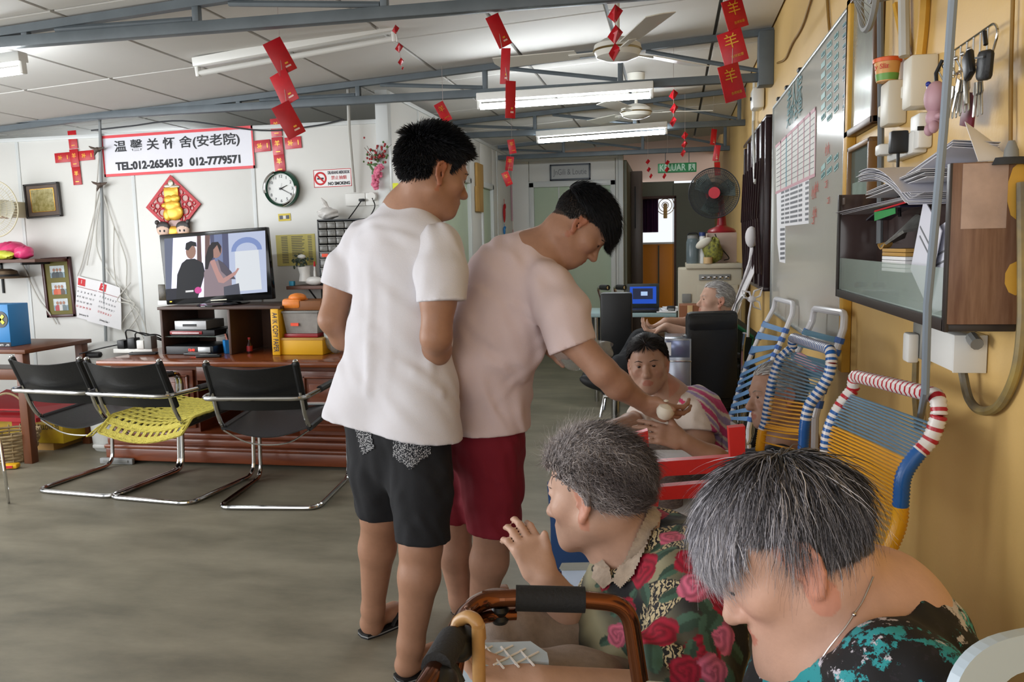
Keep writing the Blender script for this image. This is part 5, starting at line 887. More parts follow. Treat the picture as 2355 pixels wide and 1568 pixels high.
# ---------------------------------------------------------------- hanging red packets
logo = M('packet_logo', 'd8b9b0', rough=.4); thread = M('pale_thread', 'b9a9a4', rough=.6)
def packets(items, d, lab, top=None, glyph=False, ztop=None):
    """items: (cx, cy, w, h, angle in degrees) in pixels, hung one below the other on a thread"""
    P0 = at(items[0][0], items[0][1], d=d); t = thing('red_packet_string', lab, 'decoration', P0, 'strings of red packets')
    k = d / FPX; cu = Vector(RM.col[0]); cv = Vector((0, 0, 1)); cu = Vector((cu.x, cu.y, 0)).normalized()
    pts = []
    for i, (x, y, w, h, a) in enumerate(items):
        c = at(x, y, d=d + (.012 * (i % 2))); al = math.radians(a); yaw = .25 * (-1) ** i; cu2 = (cu * math.cos(yaw) + Vector((-cu.y, cu.x, 0)) * math.sin(yaw))
        u = (cu2 * math.cos(al) + cv * math.sin(al)).normalized(); v = (-cu2 * math.sin(al) + cv * math.cos(al)).normalized(); pts.append(c)
        n = u.cross(v); o = B(O=c, u=u, v=v, n=n).box((0, 0, 0), (w * k, h * k, .0035), None, .001).build('packet', redpk, t)
        if glyph:
            text('gold_character', '羊', w * k * .62, c + v * h * k * .16 + n * .0022, u, v, gold, o); text('gold_greeting', '吉祥如意', w * k * .13, c - v * h * k * .3 + u * w * k * .1 + n * .0022, u, v, gold, o)
        else:
            B(O=c, u=u, v=v, n=n).bx(-.0 * w * k, w * k * .3, -h * k * .36, -h * k * .31, .0018, .0026).build('white_logo', logo, o); B(O=c, u=u, v=v, n=n).bx(w * k * .05, w * k * .22, -h * k * .26, -h * k * .21, .0018, .0026).build('gold_logo', gold, o)
    zt_ = (ztop if ztop else ZC(pts[0].x) - .002); tp = Vector((pts[0].x, pts[0].y, zt_)); B().tube([tp] + pts, .0012, 4).build('thread', thread, t); return t
def stars(items, d, lab, ztop=None):
    P0 = at(items[0][0], items[0][1], d=d); t = thing('red_star_string', lab, 'decoration', P0, 'strings of red stars'); k = d / FPX; pts = []
    for i, (x, y, s) in enumerate(items):
        c = at(x, y, d=d); pts.append(c); r = s * k; b = B(); ang = .4 * i
        u = Vector((math.cos(ang), math.sin(ang), 0)); v = Vector((0, 0, 1)); n = u.cross(v)
        for (e1, e2) in ((u, n), (n, u)):
            b.add([c + e1 * r * .9 + v * r * .3, c - e1 * r * .9 - v * r * .25, c + v * r * 1.05 + e2 * r * .12, c - v * r * 1.0 - e2 * r * .12, c + e2 * r * .5, c - e2 * r * .5], [(0, 2, 4), (2, 1, 4), (1, 3, 4), (3, 0, 4), (2, 0, 5), (1, 2, 5), (3, 1, 5), (0, 3, 5)])
        o = b.build('star', redpk, t, smooth=0); B().box(c - n * r * .35 + v * r * .1, (r * .25, r * .25, r * .25), None, r * .05).build('gold_mark', gold, o)
    zt_ = (ztop if ztop else ZC(pts[0].x) - .002); B().tube([Vector((pts[0].x, pts[0].y, zt_))] + pts, .0012, 4).build('thread', thread, t); return t
packets([(644, 130, 44, 78, 27), (654, 202, 46, 76, 24), (664, 276, 44, 78, 27)], 3.75, 'three large red packets in a zigzag hanging left of the unlit tube')
packets([(1147, 71, 33, 74, 26), (1162, 152, 22, 80, -4), (1174, 229, 24, 84, -2)], 3.5, 'three red packets hanging in front of the nearer lit tube lamp')
packets([(1690, 32, 54, 66, 18), (1685, 108, 56, 74, 15), (1683, 190, 54, 82, 16)], 3.3, 'three red packets with gold characters hanging near the yellow wall', None, True)
packets([(1019, 258, 24, 46, 28)], 5.4, 'single red packet hanging above the person in white T-shirt', None, True)
packets([(1177, 337, 17, 32, 10), (1172, 376, 18, 32, -8), (1166, 411, 17, 32, 22)], 7.3, 'three red packets hanging in front of the corridor wall', None, True)
packets([(1641, 315, 14, 36, -6), (1648, 352, 14, 36, -8), (1650, 388, 14, 30, 4)], 7.1, 'dark red packets hanging in front of the red pedestal fan')
stars([(910, 68, 10), (918, 110, 11), (922, 142, 9), (926, 157, 4)], 4.35, 'tiny red stars hanging from the end of the unlit tube')
stars([(1415, 32, 20), (1415, 80, 21), (1413, 120, 20)], 3.45, 'three large red paper stars hanging before the ceiling fan')
stars([(1549, 218, 12), (1550, 250, 12), (1548, 280, 12)], 5.3, 'three small red stars right of the small ceiling fan')
stars([(1575, 312, 9), (1574, 332, 9), (1571, 352, 9)], 7.0, 'three small red stars right of the farther lit tube')
stars([(1490, 372, 6), (1492, 390, 6), (1497, 405, 6)], 8.9, 'dark red stars hanging left of the green exit sign')
stars([(1535, 374, 6), (1534, 390, 7), (1528, 405, 7)], 8.8, 'dark red stars hanging in front of the green exit sign')
# ---------------------------------------------------------------- wrapped string chairs and strap chairs
sred, swh, sbl, sye, sgr = M('red_vinyl', 'b02430', rough=.3), M('white_vinyl', 'dcd6d2', rough=.3), M('blue_vinyl', '1f5aa0', rough=.28), M('yellow_vinyl', 'e0a01c', rough=.3), M('steelblue_vinyl', '5f7f94', rough=.3)
def wrapped(pts, r, colf, name, par, mats, pitch=.0075):
    P = [Vector(q) for q in pts]; L_ = [0]
    for i in range(1, len(P)): L_.append(L_[-1] + (P[i] - P[i - 1]).length)
    tot = L_[-1]; n_ = int(tot / (pitch / 2)); out = []; rs = []; b = B()
    j = 0
    for i in range(n_ + 1):
        s = tot * i / n_
        while j < len(L_) - 2 and L_[j + 1] < s: j += 1
        f = (s - L_[j]) / max(1e-9, L_[j + 1] - L_[j]); out.append(P[j].lerp(P[j + 1], f)); rs.append(r * (1.0 if i % 2 else .86))
    b.tube(out, rs, 10); k = 0
    for i in range(n_):
        c = colf(i / n_, int(i / 2))
        for q in range(10): b.mi[k] = c; k += 1
    return b.build(name, mats, par, smooth=80)
def string_chair(near, far, top_n, lab, ncol, fcol, tcol, nstr, seatx, cols=(sgr, sye), split=.5, rr=.016):
    n0, f0 = near[0], far[0]; t = thing('string_chair', lab, 'chair', ((n0.x + f0.x) / 2 - .1, (n0.y + f0.y) / 2, 0)); ms = [sred, swh, sbl, sye]
    ln, lf = near[-1], far[-1]; zs = .42
    rn = cat_rom(near + [Vector((ln.x - .02, ln.y, zs + .04))], 6); rf = cat_rom(far + [Vector((lf.x - .02, lf.y, zs + .04))], 6)
    tb = fillet([rf[0], far[0] + Vector((0, -.01, .035)), near[0] + Vector((0, .01, .035)), rn[0]], .06, 5)
    wrapped(tb, rr, tcol, 'top_bar', t, ms); wrapped(rn, rr, ncol, 'back_rail', t, ms); wrapped(rf, rr, fcol, 'back_rail', t, ms)
    def rail(P, s):
        k = s * (len(P) - 1); i = min(int(k), len(P) - 2); return P[i].lerp(P[i + 1], k - i)
    for k in range(nstr):
        s = .06 + .9 * k / nstr; a, b_ = rail(rn, s), rail(rf, s); sag = (a + b_) / 2 + Vector((.012, 0, -.004)); B().tube([a, sag, b_], .0028, 5).build('cord', cols[0] if s < split else cols[1], t)
    sw = Vector((-1, (f0.x - n0.x) * 0, 0)); a, b_ = rn[-1], rf[-1]; a2, b2 = Vector((seatx, a.y, zs)), Vector((seatx, b_.y, zs))
    wrapped(fillet([a, Vector((a.x - .03, a.y, zs)), a2, b2, Vector((b_.x - .03, b_.y, zs)), b_], .05, 4), rr, lambda s, i: 3, 'seat_frame', t, ms)
    for k in range(12): f = (k + .5) / 12; B().tube([a.lerp(a2, f), b_.lerp(b2, f)], .003, 5).build('seat_cord', cols[1] if k % 2 else cols[0], t)
    for (q, e) in ((a, .04), (b_, .04), (a2, -.02), (b2, -.02)): B().tube([Vector((q.x, q.y, zs)), Vector((min(q.x + e, .57), q.y, .0))], .012, 8).build('leg', swh, t)
    for (p_, q_) in (): B().tube(fillet([p_ + Vector((-.01, 0, .1)), Vector((p_.x - .05, p_.y, .62)), Vector((q_.x + .05, q_.y, .62)), q_], .05, 4), .013, 8).build('armrest', swh, t)
    return t
YN, YFR = 1.66, 2.1
near = [at(x, y, Y=YN) for x, y in ((2160, 955), (2140, 1010), (2105, 1050), (2078, 1095), (2072, 1150), (2066, 1210), (2030, 1320))]; far = [at(x, y, Y=YFR) for x, y in ((1962, 895), (1938, 925), (1915, 965), (1902, 1010), (1900, 1060), (1898, 1120), (1880, 1230))]
string_chair(near, far, 0, 'string lounge chair with red and white striped top bar by the yellow wall', lambda s, i: (1 if i % 3 else 0) if s < .13 else (2 if s < .33 else 3), lambda s, i: (1 if i % 3 else 0) if s < .12 else ((2 if i % 2 else 1) if s < .3 else 3), lambda s, i: 1 if i % 3 else 0, 40, -.1, split=.33)
YN, YFR = 2.35, 2.74
near = [at(x, y, Y=YN) for x, y in ((1912, 835), (1905, 865), (1884, 900), (1860, 935), (1850, 985), (1847, 1030))]; far = [at(x, y, Y=YFR) for x, y in ((1822, 800), (1795, 825), (1778, 870), (1768, 920), (1760, 970), (1750, 1010))]
string_chair(near, far, 0, 'string lounge chair with blue and white wound top bar before the person in navy', lambda s, i: (2 if i % 2 else 1) if s < .3 else (2 if s < .62 else 3), lambda s, i: (2 if i % 2 else 1) if s < .5 else 3, lambda s, i: 1 if i % 2 else 2, 30, -.2, split=.48)
strap = M('blue_strap', '6a8fb8', rough=.4)
def strap_chair(near, far, lab, n_, dark=False):
    t = thing('strap_chair', lab, 'chair', ((near[0].x + far[0].x) / 2 - .1, (near[0].y + far[0].y) / 2, 0)); fm = M('white_tube', 'd4d4d8', rough=.25)
    ln, lf = near[-1], far[-1]; rn = cat_rom(near, 5); rf = cat_rom(far, 5)
    path = fillet(list(reversed(rn)) + [near[0] + Vector((.005, .012, .05)), far[0] + Vector((.005, -.012, .05))] + rf, .03, 3); B().tube(path, .0125, 10).build('back_frame', fm, t)
    def rail(P, s): k = s * (len(P) - 1); i = min(int(k), len(P) - 2); return P[i].lerp(P[i + 1], k - i)
    for k in range(n_):
        s = .12 + .86 * k / n_; h = .42 / n_; a0, a1, b0, b1 = rail(rn, s), rail(rn, min(1, s + h)), rail(rf, s), rail(rf, min(1, s + h)); o_ = Vector((-.016, 0, .002))
        B().hexa([a0 + o_, a1 + o_, b1 + o_, b0 + o_, a0 + o_ * .8, a1 + o_ * .8, b1 + o_ * .8, b0 + o_ * .8]).build('strap', M('teal_strap', '3f7088', rough=.4) if dark else strap, t)
        for P_, q0, q1 in ((rn, a0, a1), (rf, b0, b1)): B().tube([q0, q1], .0165, 8).build('strap_wrap', M('blue_wrap', '3d68b4', rough=.4), t)
    zs = .38; a, b_ = Vector((ln.x, ln.y, zs)), Vector((lf.x, lf.y, zs)); a2, b2 = a + Vector((-.5, 0, .03)), b_ + Vector((-.5, 0, .03))
    B().tube(fillet([ln, a, a2, b2, b_, lf], .04, 4), .0125, 8).build('seat_frame', fm, t)
    for k in range(5): f = (k + .4) / 5; h = .06; B().hexa([a.lerp(a2, f) + Vector((0, 0, .013)), b_.lerp(b2, f) + Vector((0, 0, .013)), b_.lerp(b2, f + h * 1.6) + Vector((0, 0, .013)), a.lerp(a2, f + h * 1.6) + Vector((0, 0, .013)), a.lerp(a2, f) + Vector((0, 0, .017)), b_.lerp(b2, f) + Vector((0, 0, .017)), b_.lerp(b2, f + h * 1.6) + Vector((0, 0, .017)), a.lerp(a2, f + h * 1.6) + Vector((0, 0, .017))]).build('seat_strap', strap, t)
    for q in (a, b_, a2, b2): B().tube([q, Vector((q.x, q.y, 0))], .0125, 8).build('leg', fm, t)
near = [at(x, y, Y=4.05) for x, y in ((1822, 722), (1800, 776), (1779, 822), (1761, 865), (1735, 930), (1722, 985))]; far = [at(x, y, Y=4.5) for x, y in ((1780, 708), (1750, 765), (1714, 850), (1700, 895), (1686, 942), (1676, 975))]
strap_chair(near, far, 'folding chair with pale blue straps and white frame, furthest along the yellow wall', 11)
near = [at(x, y, Y=2.9) for x, y in ((1940, 755), (1925, 800), (1908, 850), (1890, 900), (1875, 960))]; far = [at(x, y, Y=3.34) for x, y in ((1868, 738), (1848, 780), (1825, 830), (1805, 880), (1790, 930))]
strap_chair(near, far, 'folding chair with dark teal straps between two lounge chairs', 6, True)
a, b_ = at(1838, 822, Y=3.24), at(1885, 852, Y=3.0); o = B().tube([a, a.lerp(b_, .5), b_], [.02, .022, .02], 12).m(1).tube([b_ + (b_ - a) * .0, b_ + (b_ - a) * .06], .023, 12).build('pink_roll', [M('dusty_rose', 'd49aa8', rough=.6), M('blossom_pink')], loc=(a + b_) / 2); tag(o, 'pink padded roll tied behind the blue wound string chair', 'pad')
# ================================================================ REAR OF THE HALL
# exit sign
a, b_ = at(1513, 398, Y=9.3), at(1602, 373, Y=9.3); t = thing('exit_sign', 'green hanging exit sign lettered KELUAR with running figure', 'sign', ((a.x + b_.x) / 2, 9.3, a.z)); B().bx(a.x, b_.x, 9.3, 9.33, a.z, b_.z, .004).build('panel', M('exit_green', '2f8a55', rough=.4), t)
cx = (a.x + b_.x) / 2; cz = (a.z + b_.z) / 2; text('lettering', 'KELUAR', .1, (cx - .05, 9.299, cz), (1, 0, 0), (0, 0, 1), M('pale_green_ink', 'b9d8c4', rough=.5), t, width=(b_.x - a.x) * .68, bold=.002)
B().bx(b_.x - .085, b_.x - .015, 9.297, 9.3, a.z + .015, b_.z - .015).build('pictogram_field', M('pale_green_ink'), t); b = B(); b.tube([(b_.x - .06, 9.295, cz + .01), (b_.x - .045, 9.295, cz - .01), (b_.x - .07, 9.295, cz - .035)], .006, 5).tube([(b_.x - .045, 9.295, cz - .01), (b_.x - .03, 9.295, cz - .035)], .006, 5).ell((b_.x - .05, 9.295, cz + .022), (.008, .002, .008), nu=8, nv=5); b.build('running_figure', M('exit_green'), t)
for x in (a.x + .08, b_.x - .08): B().tube([(x, 9.315, b_.z), (x, 9.38, 2.34)], .004, 5).build('hanger', steel, t)
# framed lettering over the door
def pw(px, py, off=0): return at(px, py, Y=YP - off)
t = thing('framed_lettering', 'grey framed panel of ornate lettering above the end door', 'sign', pw(1311, 396)); a, b_ = pw(1265, 416, .03), pw(1358, 375, .03)
B().bx(a.x, b_.x, YP - .035, YP - .016, a.z, b_.z).build('panel', M('pale_grey_panel', 'b6b9ba', rough=.5), t); b = B(); e = .02; b.bx(a.x, b_.x, YP - .045, YP - .014, b_.z - e, b_.z, .003).bx(a.x, b_.x, YP - .045, YP - .014, a.z, a.z + e, .003).bx(a.x, a.x + e, YP - .045, YP - .014, a.z, b_.z, .003).bx(b_.x - e, b_.x, YP - .045, YP - .014, a.z, b_.z, .003); b.build('frame', M('slate_frame', '4c525c', rough=.4), t)
text('lettering', 'JnGili & Loutie', .1, ((a.x + b_.x) / 2, YP - .036, (a.z + b_.z) / 2), (1, 0, 0), (0, 0, 1), M('faint_ink'), t, width=(b_.x - a.x) * .82)
# things on the corridor wall
def cw(px, py, off=.01): return at(px, py, X=XCOR + off)
t = thing('wooden_slat', 'narrow upright wooden slat on the corridor wall between the doors', 'slat', cw(1100, 486)); wm = M('pine', 'b08a4e', rough=.6, var=.2, vs=10, stretch=(1, 1, .2))
for (ya, yb_) in ((379, 430), (432, 486)):
    p, q = cw(1094, yb_), cw(1107, ya); B().bx(XCOR + .004, XCOR + .03, p.y, q.y, p.z, q.z, .004).build('slat_piece', wm, t)
for k, (x, y, s, cc, lab) in enumerate([(1160, 490, .11, redpk, 'red hanging ornament on the far corridor wall'), (1180, 545, .06, redpk, 'small red ornament low on the far corridor wall'), (1160, 530, .05, M('blue_plastic'), 'small blue hooks on the far corridor wall'), (1052, 435, .06, redpk, 'tiny red ornament beside the face of the person in white')]):
    c = cw(x, y, .02); t = thing('wall_ornament', lab, 'ornament', c); B().ell(c, (.015, s * .35, s)).build('ornament_body', cc, t); B().ell(c + Vector((.01, 0, s * .7)), (.012, s * .3, s * .3)).build('ornament_top', cc, t); B().tube([c + Vector((0, 0, s)), c + Vector((0, 0, s * 1.5))], .003, 5).build('ornament_loop', cc, t)
pipe('paper_streamer', [cw(1176, 424, .01), cw(1177, 470, .01), cw(1178, 508, .01)], .011, M('dusty_pink'), 'faded pink streamer stuck in the corridor corner', 'streamer', 6)
# lit back room seen through the doorway
t = thing('orange_cupboard', 'orange cupboard with pale top seen through the far doorway', 'cupboard', at(1513, 650, Y=13.6)); a, b_ = at(1470, 652, Y=13.6), at(1560, 556, Y=13.6); og = M('orange_laminate', 'dc8a24', rough=.4)
B().bx(a.x, b_.x, 13.6, 14.0, .0, b_.z - .03, .004).build('carcass', og, t); B().bx(a.x - .02, b_.x + .02, 13.57, 14.0, b_.z - .03, b_.z, .004).build('counter', alum, t); B().bx((a.x + b_.x) / 2 - .01, (a.x + b_.x) / 2 + .01, 13.59, 13.6, .5, b_.z - .05).build('door_gap', M('dark_joint'), t)
t = thing('purple_curtain', 'purple curtain hanging inside the far doorway', 'curtain', at(1490, 540, Y=12.76)); a, b_ = at(1470, 535, Y=12.76), at(1514, 445, Y=12.76); B().grid(lambda u_, v_: (a.x + (b_.x - a.x) * u_, 12.76 + .03 * math.sin(u_ * 25), a.z + (b_.z - a.z) * v_), 30, 4, .01).build('fabric', M('purple_cloth', '56305a', rough=.8), t); B().tube([(a.x - .1, 12.72, b_.z - .01), (b_.x + .3, 12.72, b_.z - .01)], .012, 6).build('rail', chrome, t)
c = at(1530, 472, Y=13.3); t = thing('wall_fan', 'yellow lit wall fan seen through the far doorway', 'fan', c); ycr = M('warm_cream', 'd8b878', rough=.4); b = B(**dict(O=c, **TVC))
for r in (.14, .1, .05): b.tube(arc((0, 0, 0), r, 0, 2 * math.pi * 23 / 24, 23, (1, 0, 0), (0, 1, 0)), .006, 5, closed=True)
b.build('guard', ycr, t); B(O=c, **TVC).cyl((0, 0, -.1), (0, 0, .01), .035, n=14).build('motor', ycr, t); B(O=c, **TVC).bx(-.03, .03, -.2, 0, -.14, -.08, .01).build('bracket', ycr, t)
# cream office cabinet with the red fan on a carton
YC = 6.7; a, b_ = at(1560, 607, Y=YC), at(1699, 603, Y=YC); X0, X1, ZT = a.x, XR - .07, a.z; crm = M('office_cream', 'b9b19d', rough=.5)
t = thing('photocopier', 'large cream photocopier cabinet with drawers at the rear', 'photocopier', ((X0 + X1) / 2, YC + .3, 0)); B().bx(X0, X1, YC, YC + .55, .05, ZT - .04, .01).build('body', crm, t); B().bx(X0 + .06, X1 + .0, YC - .02, YC + .55, ZT - .04, ZT, .008).build('lid', crm, t)
B().bx(X0 + .16, X1 - .09, YC - .012, YC, ZT - .13, ZT - .085, .003).build('control_panel', M('grey_case'), t)
for k in range(5): B().bx(X0 + .18 + .045 * k, X0 + .21 + .045 * k, YC - .018, YC - .012, ZT - .118, ZT - .1, .002).build('button', chrome, t)
for (za, zb, xa) in ((.78, 1.02, X0 + .15), (.52, .74, X0 + .03), (.28, .5, X0 + .03)):
    o = B().bx(xa, X1 - .03, YC - .015, YC, za, zb, .006).build('drawer', crm, t); B().bx(xa + .15, X1 - .15, YC - .02, YC - .014, zb - .05, zb - .025, .003).build('handle_recess', M('dark_joint'), o)
B().bx(X0 + .03, X0 + .1, YC - .012, YC, .88, .95, .003).build('side_hatch', M('grey_case'), t)
for x in (X0 + .05, X1 - .05): B().bx(x - .03, x + .03, YC + .05, YC + .5, 0, .05, .005).build('foot', blackp, t)
a, b_ = at(1626, 604, Y=YC + .15), at(1695, 534, Y=YC + .15); CZ = b_.z; bg_ = M('beige_carton', 'b09a8c', rough=.6)
t = boxthing('beige_carton', 'beige carton on the photocopier under the red fan', 'box', a.x, min(b_.x, XR - .09), YC + .15, YC + .42, ZT, CZ, bg_, .004); B().tube(cat_rom([(a.x + .06, YC + .149, CZ - .01), (a.x + .1, YC + .146, ZT + .13), (a.x + .17, YC + .146, ZT + .04), (b_.x - .1, YC + .146, ZT + .02)], 6), .004, 5).build('black_cord', blackp, t)
rd = M('fan_red', '8a1a24', rough=.3); c = at(1642, 444, Y=YC + .12); fx = c.x + .07
t = thing('pedestal_fan', 'red desk fan with dark round guard on the carton', 'fan', (fx, YC + .27, CZ)); B().lathe((fx, YC + .28, CZ), [(.11, 0), (.115, .012), (.1, .03), (.05, .05), (.04, .06)], n=28).build('base', rd, t); B().tube([(fx, YC + .28, CZ + .05), (fx, YC + .28, CZ + .15), (c.x + .05, YC + .27, c.z)], [.04, .03, .03], 12).build('neck', rd, t)
fr = dict(O=c, **TVC); B(**fr).cyl((0, 0, -.17), (0, 0, -.04), .06, n=18).build('motor', rd, t); rF = .195; b = B(**fr)
for r_ in (1, .93, .8, .6, .4): b.tube(arc((0, 0, .04 * (1 - r_)), rF * r_, 0, 2 * math.pi * 39 / 40, 39, (1, 0, 0), (0, 1, 0)), .006 if r_ == 1 else .0018, 5, closed=True)
for k in range(72): a_ = k * math.pi / 36; b.tube([(math.cos(a_) * .04, math.sin(a_) * .04, .045), (math.cos(a_ + .08) * rF, math.sin(a_ + .08) * rF, 0)], .0013, 4)
b.build('guard', M('dark_metal'), t); B(**fr).cyl((0, 0, .04), (0, 0, .052), .045, n=20).build('badge', M('badge_red', 'c43440', rough=.4), t); B(**fr).lathe((0, 0, -.03), [(rF * .97, 0), (rF * .97, -.004), (.05, -.03)], n=30, caps=False).build('rear_guard', M('smoke_grey', '3c4444', rough=.5, alpha=.6), t)
for k in range(3):
    a_ = k * 2.094 + .4; B(O=c, u=(math.cos(a_), 0, math.sin(a_)), v=(-math.sin(a_), .35, math.cos(a_)), n=(0, -1, 0)).prism([(.02, -.03), (.14, -.09), (.175, 0), (.14, .06), (.02, .03)], -.002, .002).build('blade', M('smoke_blade', '55605e', rough=.3, alpha=.7), t)
# small things on the copier
x = at(1593, 600, Y=YC + .1).x; t = thing('water_jar', 'clear plastic water jar with dark handle on the photocopier', 'jar', (x, YC + .1, ZT)); zt_ = at(1593, 536, Y=YC + .1).z - ZT; B().lathe((x, YC + .1, ZT), [(.048, 0), (.052, .02), (.052, zt_ * .7), (.04, zt_ * .85), (.035, zt_ * .88)], n=20).build('jar', M('clear_jar', '6d7b80', rough=.1, alpha=.7), t); B().tube(fillet([(x - .04, YC + .1, ZT + zt_ * .8), (x - .04, YC + .1, ZT + zt_), (x + .04, YC + .1, ZT + zt_), (x + .04, YC + .1, ZT + zt_ * .8)], .02, 4), .006, 6).build('handle', blackp, t); B().lathe((x, YC + .1, ZT + zt_ * .8), [(.042, 0), (.042, .03)], n=20).build('lid', M('grey_case'), t)
x = at(1615, 600, Y=YC + .12).x; t = thing('white_bottle', 'white bottle with blue cap on the photocopier', 'bottle', (x, YC + .1, ZT)); B().lathe((x, YC + .11, ZT), [(.026, 0), (.026, zt_ * .85), (.02, zt_ * .9)], n=16).build('bottle', lampw, t); B().lathe((x, YC + .11, ZT + zt_ * .9), [(.027, 0), (.027, zt_ * .12)], n=16).build('cap', M('navy_plastic', '25386e', rough=.4), t)
x = at(1640, 580, Y=YC + .02).x; t = blob_bag('patterned_bag', Vector((x, YC + .05, ZT + .1)), (.075, .045, .1), M('leaf_print', '9b9a3a', rough=.7, col2='35382c', vs=45), 'yellow and black patterned cloth bag on the photocopier', False, 21); B().ell((x - .07, YC + .04, ZT + .16), (.07, .04, .035), RX(-.5, 'Y')).build('white_cloth', M('offwhite_cloth', 'cfcabc', rough=.8), t)
o = B().cyl((x - .04, YC + .0, ZT + .0), (x - .04, YC + .0, ZT + .05), .035, n=16).m(1).cyl((x - .04, YC + .0, ZT + .05), (x - .04, YC + .0, ZT + .052), .02, n=12).build('tape_roll', [M('tape_tan', 'c9a878', rough=.5), M('dark_joint')], loc=(x - .04, YC, ZT)); tag(o, 'tan roll of tape at the front of the photocopier lid', 'tape roll')
# desk with laptop
YD = 7.0; a, b_ = at(1337, 730, Y=YD), at(1556, 722, Y=YD); dz = a.z; ltb = M('pale_blue_top', '9fb8bc', rough=.3)
t = thing('rear_desk', 'pale blue topped desk with chrome legs at the rear', 'desk', ((a.x + b_.x) / 2, YD + .3, 0)); B().bx(a.x, b_.x, YD, YD + .6, dz - .0, dz + .035, .006).build('desk_top', ltb, t)
for (x, y) in ((a.x + .12, YD + .08), (b_.x - .08, YD + .08), (a.x + .12, YD + .52), (b_.x - .08, YD + .52)): B().cyl((x, y, 0), (x, y, dz), .02, n=12).build('leg', chrome, t)
B().bx(a.x + .08, a.x + .3, YD + .1, YD + .12, .35, dz, .004).build('side_panel', M('dark_metal'), t)
zt_ = dz + .036; p, q = at(1442, 706, Y=YD + .25), at(1516, 652, Y=YD + .25); t = thing('laptop', 'black laptop with glowing blue screen on the rear desk', 'laptop', ((p.x + q.x) / 2, YD + .2, zt_)); B().bx(p.x, q.x, YD + .02, YD + .27, zt_, zt_ + .025, .005).build('keyboard_base', blackp, t); B().bx(p.x, q.x, YD + .26, YD + .28, zt_ + .02, q.z, .006).build('screen_housing', M('dark_grey_plastic', '2d3436', rough=.4), t)
e = .025; o = B().bx(p.x + e, q.x - e, YD + .256, YD + .26, zt_ + .06, q.z - e).build('screen', M('scr_blue', '1d4fc0', emit=.5), t); B().bx(p.x + e * 2, q.x - e * 2.2, YD + .253, YD + .256, zt_ + .1, q.z - e * 1.6).build('dark_window', M('scr_dark', '242a44', emit=.4), o); B().bx(p.x + .12, q.x - .1, YD + .251, YD + .253, zt_ + .13, zt_ + .165).build('dialog_box', M('scr_pale', 'a9c2e8', emit=.6), o)
x = at(1535, 710, Y=YD + .1).x
for k in range(3): tag(B().box((x + .03 * k, YD + .1 + .04 * k, zt_ + .006 + .012 * k), (.16, .2, .01), RX(.2 * k - .1, 'Z'), .002).m(1).box((x + .03 * k, YD + .05 + .04 * k, zt_ + .012 + .012 * k), (.1, .02, .001), RX(.2 * k - .1, 'Z')).build('document', [paper, M('faint_ink')], loc=(x, YD + .1, zt_ + .012 * k)), ['lowest white document beside the laptop', 'middle white document beside the laptop', 'top white document beside the laptop'][k], 'document')
t = boxthing('black_phone', 'small black device right of the laptop papers', 'device', b_.x - .08, b_.x - .01, YD + .04, YD + .14, zt_, zt_ + .05, blackp, .01); B().bx(b_.x - .07, b_.x - .02, YD + .035, YD + .04, zt_ + .015, zt_ + .035).build('display', M('grey_case'), t)
a, b_ = at(1562, 738, Y=6.4), at(1612, 702, Y=6.4); t = boxthing('brown_box', 'brown cardboard box in front of the photocopier', 'box', a.x, b_.x + .05, 6.4, 6.62, 0, b_.z, M('cardboard', '8a5536', rough=.7), .003); B().bx(a.x + .06, a.x + .1, 6.395, 6.4, .1, b_.z, .001).build('tape', M('tape_tan'), t)
# office chair
c = at(1418, 750, d=5.9); fx, fy = c.x, c.y; zt_ = at(1418, 674, d=5.9).z
t = thing('office_chair', 'tall black office chair in front of the rear desk', 'chair', (fx, fy - .1, 0)); b = B(); b.box((fx, fy, (zt_ + .52) / 2 + .0), (.225, .06, zt_ - .5), RX(.06, 'X'), .02); b.build('backrest', leather, t); B().box((fx + .02, fy - .22, .46), (.46, .46, .09), None, .03).build('seat', leather, t); B().cyl((fx, fy - .2, .1), (fx, fy - .2, .42), .03, n=12).build('gas_lift', chrome, t)
for k in range(5):
    a_ = k * 1.2566; e_ = Vector((fx + math.cos(a_) * .27, fy - .2 + math.sin(a_) * .27, .07)); o = B().tube([(fx, fy - .2, .12), e_], [.025, .015], 8).build('base_arm', blackp, t); B().ell(e_ - Vector((0, 0, .04)), (.02, .025, .03), nu=10, nv=8).build('castor', blackp, o)
# chrome trolley handles behind the office chair
t = thing('trolley', 'chrome frame with black grips behind the office chair', 'trolley', at(1395, 700, d=6.6)); cc = at(1392, 660, d=6.6); g = B()
for dx in (-.03, .1):
    B().tube(fillet([(cc.x + dx, cc.y, 0), (cc.x + dx, cc.y, cc.z - .1), (cc.x + dx - .03, cc.y, cc.z), (cc.x + dx + .06, cc.y - .1, cc.z)], .03, 4), .013, 8).build('tube', chrome, t); B().tube([(cc.x + dx + .0, cc.y - .03, cc.z + .0), (cc.x + dx + .06, cc.y - .1, cc.z)], .022, 8).build('grip', blackp, t)
B().tube([(cc.x - .03, cc.y, .4), (cc.x + .1, cc.y, .4)], .011, 8).build('cross_tube', chrome, t)
